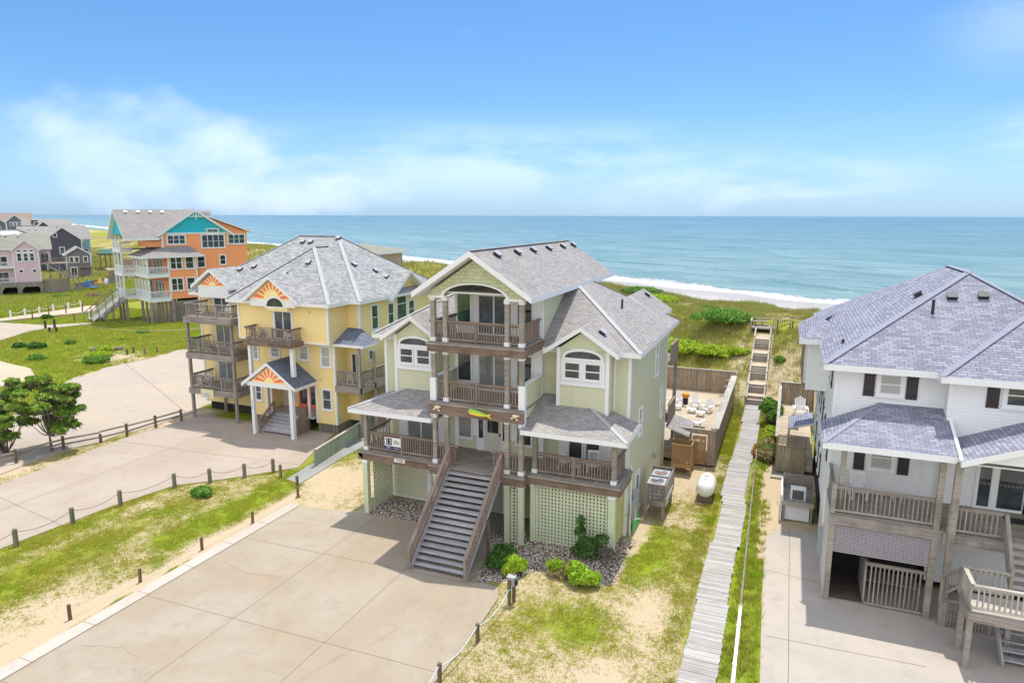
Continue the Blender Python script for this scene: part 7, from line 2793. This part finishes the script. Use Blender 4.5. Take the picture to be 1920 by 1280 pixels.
def shrub(name, label, cat, loc, blobs, n, size, mat, group=None, stems=5, stem_mat=None, extra=None, elong=1.6, jitter=.8):
    """loc is the base; blobs (cx,cy,cz,rx,ry,rz) are relative to it"""
    t = thing(name, label, cat, loc, 0, group, local=True)
    P, N = blob_points(blobs, n)
    raw_mesh('foliage', leaf_quads(P, N, size, elong, jitter), 4, mat, t)
    if extra:
        P, N = blob_points(extra[0], extra[1])
        raw_mesh('foliage', leaf_quads(P, N, size, elong, jitter), 4, extra[2], t)
    if stems:
        m = MB()
        r = random.Random(hash(label) & 0xffff)
        for k in range(stems):
            b = blobs[k % len(blobs)]
            tip = (b[0] + r.uniform(-.4, .4) * b[3], b[1] + r.uniform(-.4, .4) * b[4], b[2] + r.uniform(0, .4) * b[5])
            m.tube([(b[0] * .4, b[1] * .4, -.05), (b[0] * .7, b[1] * .7, tip[2] * .5), tip], [.035, .022, .008], 5)
        m.build('stem', stem_mat or BARK, t)
    return t


def dome(r, h, k=5, seed=1, flat=.6):
    rr = random.Random(seed)
    out = [(0, 0, h * .45, r * .8, r * .8, h * .55)]
    for i in range(k):
        a = 2 * math.pi * i / k + rr.uniform(-.3, .3)
        d = r * rr.uniform(.4, .62)
        hh = h * rr.uniform(.55, .95)
        out.append((d * math.cos(a), d * math.sin(a), hh * .45, r * rr.uniform(.38, .52), r * rr.uniform(.38, .52), hh * .5))
    return out


# shrubs in front of the green house
shrub('shrub', 'dark green shrub with a bright yellow-green side in the pebble bed', 'shrub', (-9.55, 23.1, 0),
      [(-.25, .15, .45, .55, .5, .5), (-.4, -.2, .35, .42, .4, .4), (-.05, .3, .5, .4, .4, .42)], 4200, .085, L_DARK,
      extra=([(.35, -.15, .38, .42, .42, .42), (.55, -.05, .3, .32, .3, .32), (.2, -.4, .22, .3, .28, .26)], 2600, L_SHRUB))
shrub('shrub', 'bright green rounded shrub at the edge of the lawn', 'shrub', (-6.5, 23.15, 0),
      [(-.2, .1, .42, .5, .42, .46), (.2, -.05, .34, .45, .4, .38), (.42, .05, .28, .32, .32, .32), (-.1, -.2, .3, .4, .32, .34)], 4600, .085, L_SHRUB)
shrub('shrub', 'dry straw coloured clump beside the bright rounded shrub', 'shrub', (-7.55, 23.45, 0), [(0, 0, .2, .42, .32, .3), (.35, .05, .2, .35, .3, .3)], 900, .11, L_DRY, elong=4,
      extra=([(-.1, 0, .3, .3, .25, .3)], 260, L_SHRUB))
shrub('shrub', 'thin dark leggy shrub against the green lattice', 'shrub', (-6.85, 25.2, 0),
      [(-.35, .1, 1.0, .28, .25, .45), (.05, 0, .55, .6, .35, .5), (.55, 0, .95, .35, .25, .22), (-.1, -.1, .3, .7, .4, .35), (-.35, .1, 1.5, .2, .2, .3)], 1700, .075, L_DARK, stems=9)
shrub('shrub', 'small faded twiggy shrub at the corner post of the lattice', 'shrub', (-6.0, 25.0, 0), [(0, 0, .4, .45, .35, .42)], 600, .06, L_TWIG, stems=10)
shrub('shrub', 'low dark green shrub alone on the mown verge', 'shrub', (-26.4, 24.0, 0), dome(.62, .5, 5, 3), 3000, .075, L_MID)
# by the boardwalk
shrub('shrub', 'bushy green shrub leaning over the boardwalk beside the white house fence', 'shrub', (-.45, 47.6, 0),
      [(0, 0, 1.0, .75, .8, .8), (-.35, -.3, 1.2, .5, .5, .5), (.1, -.6, .7, .55, .6, .6), (-.2, .5, 1.3, .5, .6, .5)], 5200, .10, L_MID, stems=8)
shrub('shrub', 'yellow green low shrub under the bushy shrub by the boardwalk', 'shrub', (-.35, 44.4, 0), [(0, 0, .45, .5, .7, .45), (-.1, -.6, .3, .45, .5, .35)], 2400, .09, L_YEL)
shrub('shrub', 'rusty dead bush overhanging the boardwalk edge', 'shrub', (-.95, 41.3, 0), [(0, 0, .25, .35, .6, .3), (-.1, -.6, .2, .3, .5, .25)], 1500, .07, L_RUST, elong=3)
shrub('shrub', 'pale grassy clump before the lattice topped fence', 'shrub', (-.5, 40.2, 0), [(0, 0, .35, .4, .9, .4), (0, 1.2, .4, .4, .8, .45)], 1500, .10, L_DRY, elong=5, extra=([(0, .3, .35, .4, .9, .4)], 800, L_MID))
# dune shrubs
for (x, y, r, h, mat, lab, sx) in ((-5.2, 63.5, 2.3, 1.5, L_MID, 'large deep green dune shrub left of the beach stairs', 1.35),
                                   (-8.4, 61.3, 2.5, 1.4, L_YEL, 'bright yellow-green dune thicket behind the board fence', 1.5),
                                   (-5.3, 59.2, 1.5, 1.0, L_YEL, 'yellow-green dune bush nearest the corner of the board fence', 1.3),
                                   (-3.35, 58.4, .8, .7, L_YEL, 'small yellow-green bush at the foot of the beach stairs', 1.2),
                                   (-13.4, 79, 2.0, 1.2, L_YEL, 'bright green bush high on the dune behind the green roof', 1.2),
                                   (-16.6, 84, 2.2, 1.0, L_MID, 'dark bush on the dune crest behind the green roof', 1.4),
                                   (-.2, 56.3, .5, .6, L_MID, 'tiny round bush right of the beach stairs', 1.0),
                                   (-17, 53.5, 2.5, 1.4, L_YEL, 'yellow-green thicket behind the green house', 1.4),
                                   (-24, 62, 2.5, 1.2, L_MID, 'green thicket on the dune between the green and yellow houses', 1.4)):
    z = H1(x, y)
    bl = [(a * sx, b, c - .1, d * sx, e, f) for a, b, c, d, e, f in dome(r, h, 7, int(r * 100))]
    shrub('dune_shrub', lab, 'shrub', (x, y, z), bl, int(5200 * min(1, r / 2) + 800), .12 if r > 1 else .09, mat, stems=6)
# left field shrubs
FS = [(-60.2, 43.6, 1.35, .75, L_MID, 'rounded deep green bush beside the gravel lot'), (-62.4, 45.8, 1.2, .6, L_YEL, 'yellow-green low bush just above the rounded bush'),
      (-64.8, 48.2, 1.0, .6, L_YEL, 'light green bush in the middle of the left field'), (-74.0, 45.6, .7, .7, L_DARK, 'dark little bush at the far left of the field'),
      (-72.2, 46.1, .95, .75, L_DARK, 'dark bush with rusty top at the far left of the field'), (-71.6, 49.3, .6, .5, L_MID, 'small green bush above the dark pair at far left'),
      (-57.8, 41.0, .01, .01, L_MID, None), (-66.6, 42.4, .9, .6, L_MID, 'green bush left of the rounded bush'), (-62.2, 35.4, .7, .65, L_YEL, 'yellow-green bush by the sandy footpath'),
      (-58.5, 54.5, 1.2, .6, L_MID, 'green bush on the grass below the orange house'), (-61.2, 56.8, 1.0, .6, L_YEL, 'light bush on the grass below the orange house'),
      (-52.6, 56.2, 1.3, .7, L_YEL, 'bright bush at the right end of the left field'), (-55.2, 57.4, 1.1, .8, L_DARK, 'dark bush at the right end of the left field'),
      (-68.6, 53.2, .8, .5, L_YEL, 'pale bush near the middle of the field'), (-92.0, 60.6, .9, .7, L_DARK, 'dark bush behind the white rope posts'),
      (-103.5, 80.5, 1.6, 1.1, L_YEL, 'bright round bush at the foot of the orange stairs'), (-107.5, 79.0, 1.5, 1.2, L_DRY, 'straw coloured bush beside the bright round bush'),
      (-112.5, 76.8, 1.6, .8, L_MID, 'green scrub before the pink house carport'), (-70, 57, .9, .5, L_MID, 'small bush below the white stairs')]
for (x, y, r, h, mat, lab) in FS:
    if lab:
        shrub('field_shrub', lab, 'shrub', (x, y, H1(x, y)), dome(r, h, 5, int(abs(x) * 10)), int(1500 + 900 * r), .13, mat, stems=4)


# wind-shaped junipers at the left edge
def juniper(label, loc, limbs, pads, n):
    t = thing('juniper_tree', label, 'tree', loc, 0, None, local=True)
    m = MB()
    for pts, r0 in limbs:
        k = len(pts)
        m.tube(pts, [r0 * (1 - .8 * i / (k - 1)) for i in range(k)], 7)
    m.build('trunk', BARK, t)
    P, N = blob_points(pads, n, .35)
    # needle sprays: long thin leaves pointing outwards and up
    N = unit(N * np.array([1, 1, .5]) + np.array([0, 0, .6]))
    Q = leaf_quads(P, N, .105, 2.4, .9)
    raw_mesh('crown', Q, 4, L_JUN, t)
    P, N = blob_points([(b[0], b[1], b[2] - b[5] * .5, b[3] * .8, b[4] * .8, b[5] * .5) for b in pads], n // 5, .2)
    raw_mesh('twigs', leaf_quads(P, N, .10, 5, .9), 4, L_TWIG, t)
    return t


rj = random.Random(5)


def pads_around(c, k, spread, r, seed):
    q = random.Random(seed)
    out = []
    for i in range(k):
        s = q.uniform(.65, 1.25)
        out.append((c[0] + q.uniform(-1, 1) * spread[0], c[1] + q.uniform(-1, 1) * spread[1], c[2] + q.uniform(-1, 1) * spread[2], r * s * 1.25, r * s * 1.1, r * s * .52))
    return out


def limbs_to(pads, base, seed, every=3, r0=.05):
    q = random.Random(seed)
    out = []
    for i, b in enumerate(pads):
        if i % every == 0:
            tip = Vector(b[:3])
            mid = Vector(base).lerp(tip, .5) + Vector((q.uniform(-.25, .25), q.uniform(-.2, .2), q.uniform(-.35, .05)))
            out.append(([tuple(base), tuple(Vector(base).lerp(mid, .5) + Vector((q.uniform(-.1, .1), 0, -.1))), tuple(mid), tuple(tip)], r0 * q.uniform(.6, 1.2)))
    return out


pA = (pads_around((-.2, .2, 3.3), 26, (1.55, 1.3, .85), .36, 1) + pads_around((.75, .3, 2.0), 14, (.75, .7, .5), .32, 2) + pads_around((-1.0, .1, 4.1), 10, (.8, .8, .25), .34, 3)
      + pads_around((.9, .5, 3.7), 8, (.55, .6, .35), .28, 13) + pads_around((-.9, .1, 2.3), 10, (.8, .8, .5), .33, 14))
limA = [([(0, 0, -.1), (-.08, .05, .6), (-.2, .1, 1.2)], .12)] + limbs_to(pA, (-.12, .06, 1.0), 3, 2, .05)
juniper('windblown juniper tree with bare lower trunk beside the gravel lot', (-39.75, 25.5, 0), limA, pA, 17000)
pB = (pads_around((-.5, 0, 3.2), 20, (1.6, 1.0, .55), .36, 4) + pads_around((-.1, .2, 2.2), 16, (1.5, .9, .5), .33, 5) + pads_around((-1.6, .1, 2.7), 14, (.9, .8, .7), .35, 6)
      + pads_around((.6, -.3, 1.5), 7, (.6, .4, .3), .26, 7))
limB = limbs_to(pB, (-.3, .05, .0), 8, 2, .05)
juniper('low sprawling juniper with many bare stems at the left edge', (-41.4, 24.1, 0), limB, pB, 14000)
pC = pads_around((0, 0, 2.5), 26, (1.5, 1.2, 1.0), .38, 8)
juniper('juniper half out of the picture at the left edge', (-44.0, 22.8, 0), limbs_to(pC, (0, 0, .0), 9, 2, .06), pC, 8000)

# ------------------------------------------------------------------ grass
DUNEBUSH = []
L_LAWN = leaf('lawn_blades', (0.32, 0.34, 0.03), (0.50, 0.46, 0.09), (0.32, 0.41, 0.03), 0.7, 0.2)
L_DUNE = leaf('dune_grass_blades', (0.26, 0.25, 0.075), (0.46, 0.42, 0.16), (0.30, 0.36, 0.05), 0.7, 0.2)
L_FIELD = leaf('field_grass_blades', (0.27, 0.32, 0.03), (0.46, 0.45, 0.09), (0.31, 0.42, 0.03), 0.7, 0.2)
L_OATS = leaf('sea_oat_stalks', (0.34, 0.30, 0.17), (0.50, 0.44, 0.28), None, 0.7, 0.1)
SHEETS = [DRIVE, YDRIVE, GRAVEL, WDRIVE, [(-21.7, 24.8), (-21, 24.8), (-21, -30), (-21.7, -30)], [(-2.4, -10), (-1.1, -10), (-1.1, 52), (-2.4, 52)],
          [(-17.7, 25.4), (-5.7, 25.0), (-5.7, 37.2), (-17.7, 37.2)], [(-38.4, 33.8), (-24.2, 33.8), (-24.2, 46), (-38.4, 46)], [(1.8, 25), (13, 25), (13, 42), (1.8, 42)],
          [(-12, 37.7), (-3.1, 37.7), (-3.1, 51.6), (-12, 51.6)], [(-.1, 38.3), (2, 38.3), (2, 50.6), (-.1, 50.6)], [(-24.0, 27.3), (-22.9, 27.0), (-23.2, 31), (-23.3, 48), (-24.5, 48), (-24.4, 32)],
          [(-2.4, 51.5), (-1.0, 51.5), (-1.0, 61.2), (-2.4, 61.2)], [(-2.8, 61), (2.2, 61), (2.2, 66), (-2.8, 64)],
          [(-59, 33), (-57.5, 36.5), (-63, 39.5), (-72, 41), (-72, 39.3), (-64, 37.4), (-60.5, 35)], [(-80.3, 47.6), (-83.5, 52.7), (-83.6, 54.2), (-82, 60), (-83.2, 60), (-86.2, 56.6), (-95, 55.5), (-130, 50), (-130, 40), (-95, 44)],
          [(-95.6, 54.5), (-97.6, 70.5), (-96.0, 71.5), (-92.4, 68.5), (-91.6, 65), (-93.6, 57.5), (-95, 50)], [(-82, 63), (-74.6, 62.4), (-69, 74), (-76, 78)]]


def free(x, y):
    ok = np.ones(x.shape, bool)
    for s in SHEETS:
        ok &= ~pip(s, x, y)
    return ok


def grass(name, label, x, y, h, blades, spread, mat, width=.012, lean=.5):
    n = len(x)
    z = height(x, y)
    P = np.stack([x, y, z], -1)[:, None, :] + np.concatenate([RNG.normal(0, spread, (n, blades, 2)), np.zeros((n, blades, 1))], -1)
    hh = h[:, None, None] * RNG.uniform(.5, 1.15, (n, blades, 1))
    a = RNG.uniform(0, 2 * math.pi, (n, blades, 1))
    L = np.concatenate([np.cos(a), np.sin(a)], -1) * RNG.uniform(.1, 1, (n, blades, 1)) * lean * hh
    tip = P + np.concatenate([L, hh * .95], -1)
    w_ = width * RNG.uniform(.7, 1.3, (n, blades, 1))
    side = np.concatenate([-np.sin(a), np.cos(a), np.zeros_like(a)], -1) * w_
    base = P - np.array([0, 0, .02])
    co = np.stack([base - side, base + side, tip], 2).reshape(-1, 3)
    return raw_mesh(name, co, 3, mat, None, None, label=label, cat='grass', kind='stuff')


def scatter(x0, x1, y0, y1, n, power=1.0, thr=.35, dune=None, keep=None):
    x, y = RNG.uniform(x0, x1, n), RNG.uniform(y0, y1, n)
    v, l, p = fields(x, y)
    clump = fbm(x * 1.8, y * 1.8, 41, 3)
    pr = np.clip((v - thr) / (1 - thr), 0, 1) ** power * (.25 + sst(clump, .3, .66)) * 1.2
    k = (RNG.uniform(0, 1, n) < pr) & free(x, y)
    if keep is not None:
        k &= keep(x, y)
    return x[k], y[k], v[k], l[k]


parts = [scatter(-9.2, -2.3, 9, 40, 60000, .8, .28), scatter(-29.8, -21.6, 9, 28.5, 60000, .8, .30), scatter(-1.2, -.1, 9, 41, 9000, .8, .2), scatter(-24.4, -17.5, 25, 48, 26000, .9, .3), scatter(-40.4, -36.6, 18, 36, 14000, .8, .3), scatter(-.7, 2, 27, 42, 2500, 1, .12), scatter(-3.15, -2.2, 33, 52, 9000, .6, .15), scatter(-1.15, 0, 40, 52, 7000, .6, .15), scatter(-3.15, -2.2, 9, 34, 6000, .6, .2)]
x, y, v, l = [np.concatenate([p[i] for p in parts]) for i in range(4)]
grass('lawn_grass', 'short patchy lawn grass growing through the sand', x, y, .05 + .05 * v, 6, .05, L_LAWN, .010, .9)
# taller weeds along edges
xw, yw, vw, lw = scatter(-1.25, -.1, 9, 41, 1400, .5, .1)
grass('edge_weeds', 'taller weeds between the boardwalk and the rail fence', xw, yw, np.full(len(xw), .22), 14, .07, L_FIELD, .016, .9)
xa, ya, va, la = scatter(-105, -40, 28, 72, 90000, .6, .25, keep=lambda x, y: NN(x, y) < 46)
grass('field_grass', 'rough grass covering the left field', xa, ya, .18 + .22 * va * (1.2 - la), 6, .16, L_FIELD, .028, .8)
xb, yb, vb, lb = scatter(-45, 16, 44, 100, 110000, .6, .25, keep=lambda x, y: (NN(x, y) > 41) & (NN(x, y) < 75))
grass('dune_grass', 'olive dune grass covering the dune ridge', xb, yb, .22 + .28 * vb, 7, .15, L_DUNE, .022, .7)
for i in range(46):
    q = random.Random(900 + i)
    yy_ = q.uniform(52, 96)
    xx_ = q.uniform(-34, 7)
    nn_ = NN(xx_, yy_)
    if not (46 < nn_ < 72) or (-3.2 < xx_ < -.6 and yy_ < 64) or (xx_ > -1.2 and 60 < yy_ < 68) or not free(np.array([xx_]), np.array([yy_]))[0]:
        continue
    r_ = q.uniform(.35, 1.3)
    bl = dome(r_, r_ * q.uniform(.45, .7), 5, i + 50)
    P_, N_ = blob_points(bl, int(420 + 900 * r_), .3)
    P_ = P_ * np.array([q.uniform(.9, 1.6), 1, 1]) + np.array([xx_, yy_, H1(xx_, yy_) - .1])
    DUNEBUSH.append((leaf_quads(P_, N_, .12, 1.8, .9), q.random()))
for k_, (mat_, nm_) in enumerate(((L_YEL, 'yellow-green'), (L_MID, 'mid-green'), (L_TWIG, 'grey twiggy'))):
    sel = [c for c, u in DUNEBUSH if int(u * 3) == k_]
    if sel:
        raw_mesh('dune_scrub', np.concatenate(sel), 4, mat_, None, None, label='low %s scrub dotted through the dune grass' % nm_, cat='scrub', kind='stuff')
xc, yc, vc, lc = scatter(-260, -45, 60, 240, 60000, .6, .25, keep=lambda x, y: (NN(x, y) > 41) & (NN(x, y) < 75))
grass('far_dune_grass', 'olive dune grass along the far dune', xc, yc, .4 + .4 * vc, 5, .5, L_DUNE, .09, .7)
xd, yd, vd, ld = scatter(-60, 12, 55, 112, 60000, .6, .2, keep=lambda x, y: (NN(x, y) > 58) & (NN(x, y) < 71))
k = RNG.uniform(0, 1, len(xd)) < .12
grass('sea_oats', 'tall thin sea oats along the dune crest', xd[k], yd[k], np.full(k.sum(), 1.15), 4, .2, L_OATS, .012, .35)
xe, ye, ve, le = scatter(-135, -98, 55, 100, 30000, .6, .2, keep=lambda x, y: NN(x, y) < 46)
grass('far_field_grass', 'rough grass before the pink house', xe, ye, .35 + .3 * ve, 6, .3, L_FIELD, .05, .8)

xf, yf, vf, lf = scatter(-270, -100, 60, 240, 60000, .6, .25, keep=lambda x, y: NN(x, y) < 44)
grass('distant_grass', 'rough grass around the distant houses', xf, yf, .4 + .4 * vf, 5, .5, L_DUNE, .10, .8)
# flecks of pebble in the bed
n = 9000
x, y = RNG.uniform(-17.6, -5.2, n), RNG.uniform(21.6, 27.4, n)
k = pip(PEBBLES, x, y) & ~pip(DRIVE, x, y)
x, y = x[k], y[k]
L_PEB = leaf('pebble_tones', (.34, .27, .22), (.80, .72, .64), None, .8, 0)
P = np.stack([x, y, np.full(len(x), .012)], -1)
s_ = RNG.uniform(.018, .045, (len(x), 1))
oct_ = np.array([[1, 0, 0], [0, 1, 0], [0, 0, .9], [0, 1, 0], [-1, 0, 0], [0, 0, .9], [-1, 0, 0], [0, -1, 0], [0, 0, .9], [0, -1, 0], [1, 0, 0], [0, 0, .9]], float)
a = RNG.uniform(0, 6.28, len(x))
rot = np.stack([np.stack([np.cos(a), -np.sin(a)], -1), np.stack([np.sin(a), np.cos(a)], -1)], -2)
V = np.repeat(oct_[None], len(x), 0)
V[:, :, :2] = np.einsum('nij,nkj->nki', rot, V[:, :, :2])
raw_mesh('pebbles', (P[:, None, :] + V * s_[:, None, :]).reshape(-1, 3), 3, L_PEB, None, None, label='pale river pebbles covering the bed under the porches', cat='pebbles', kind='stuff')
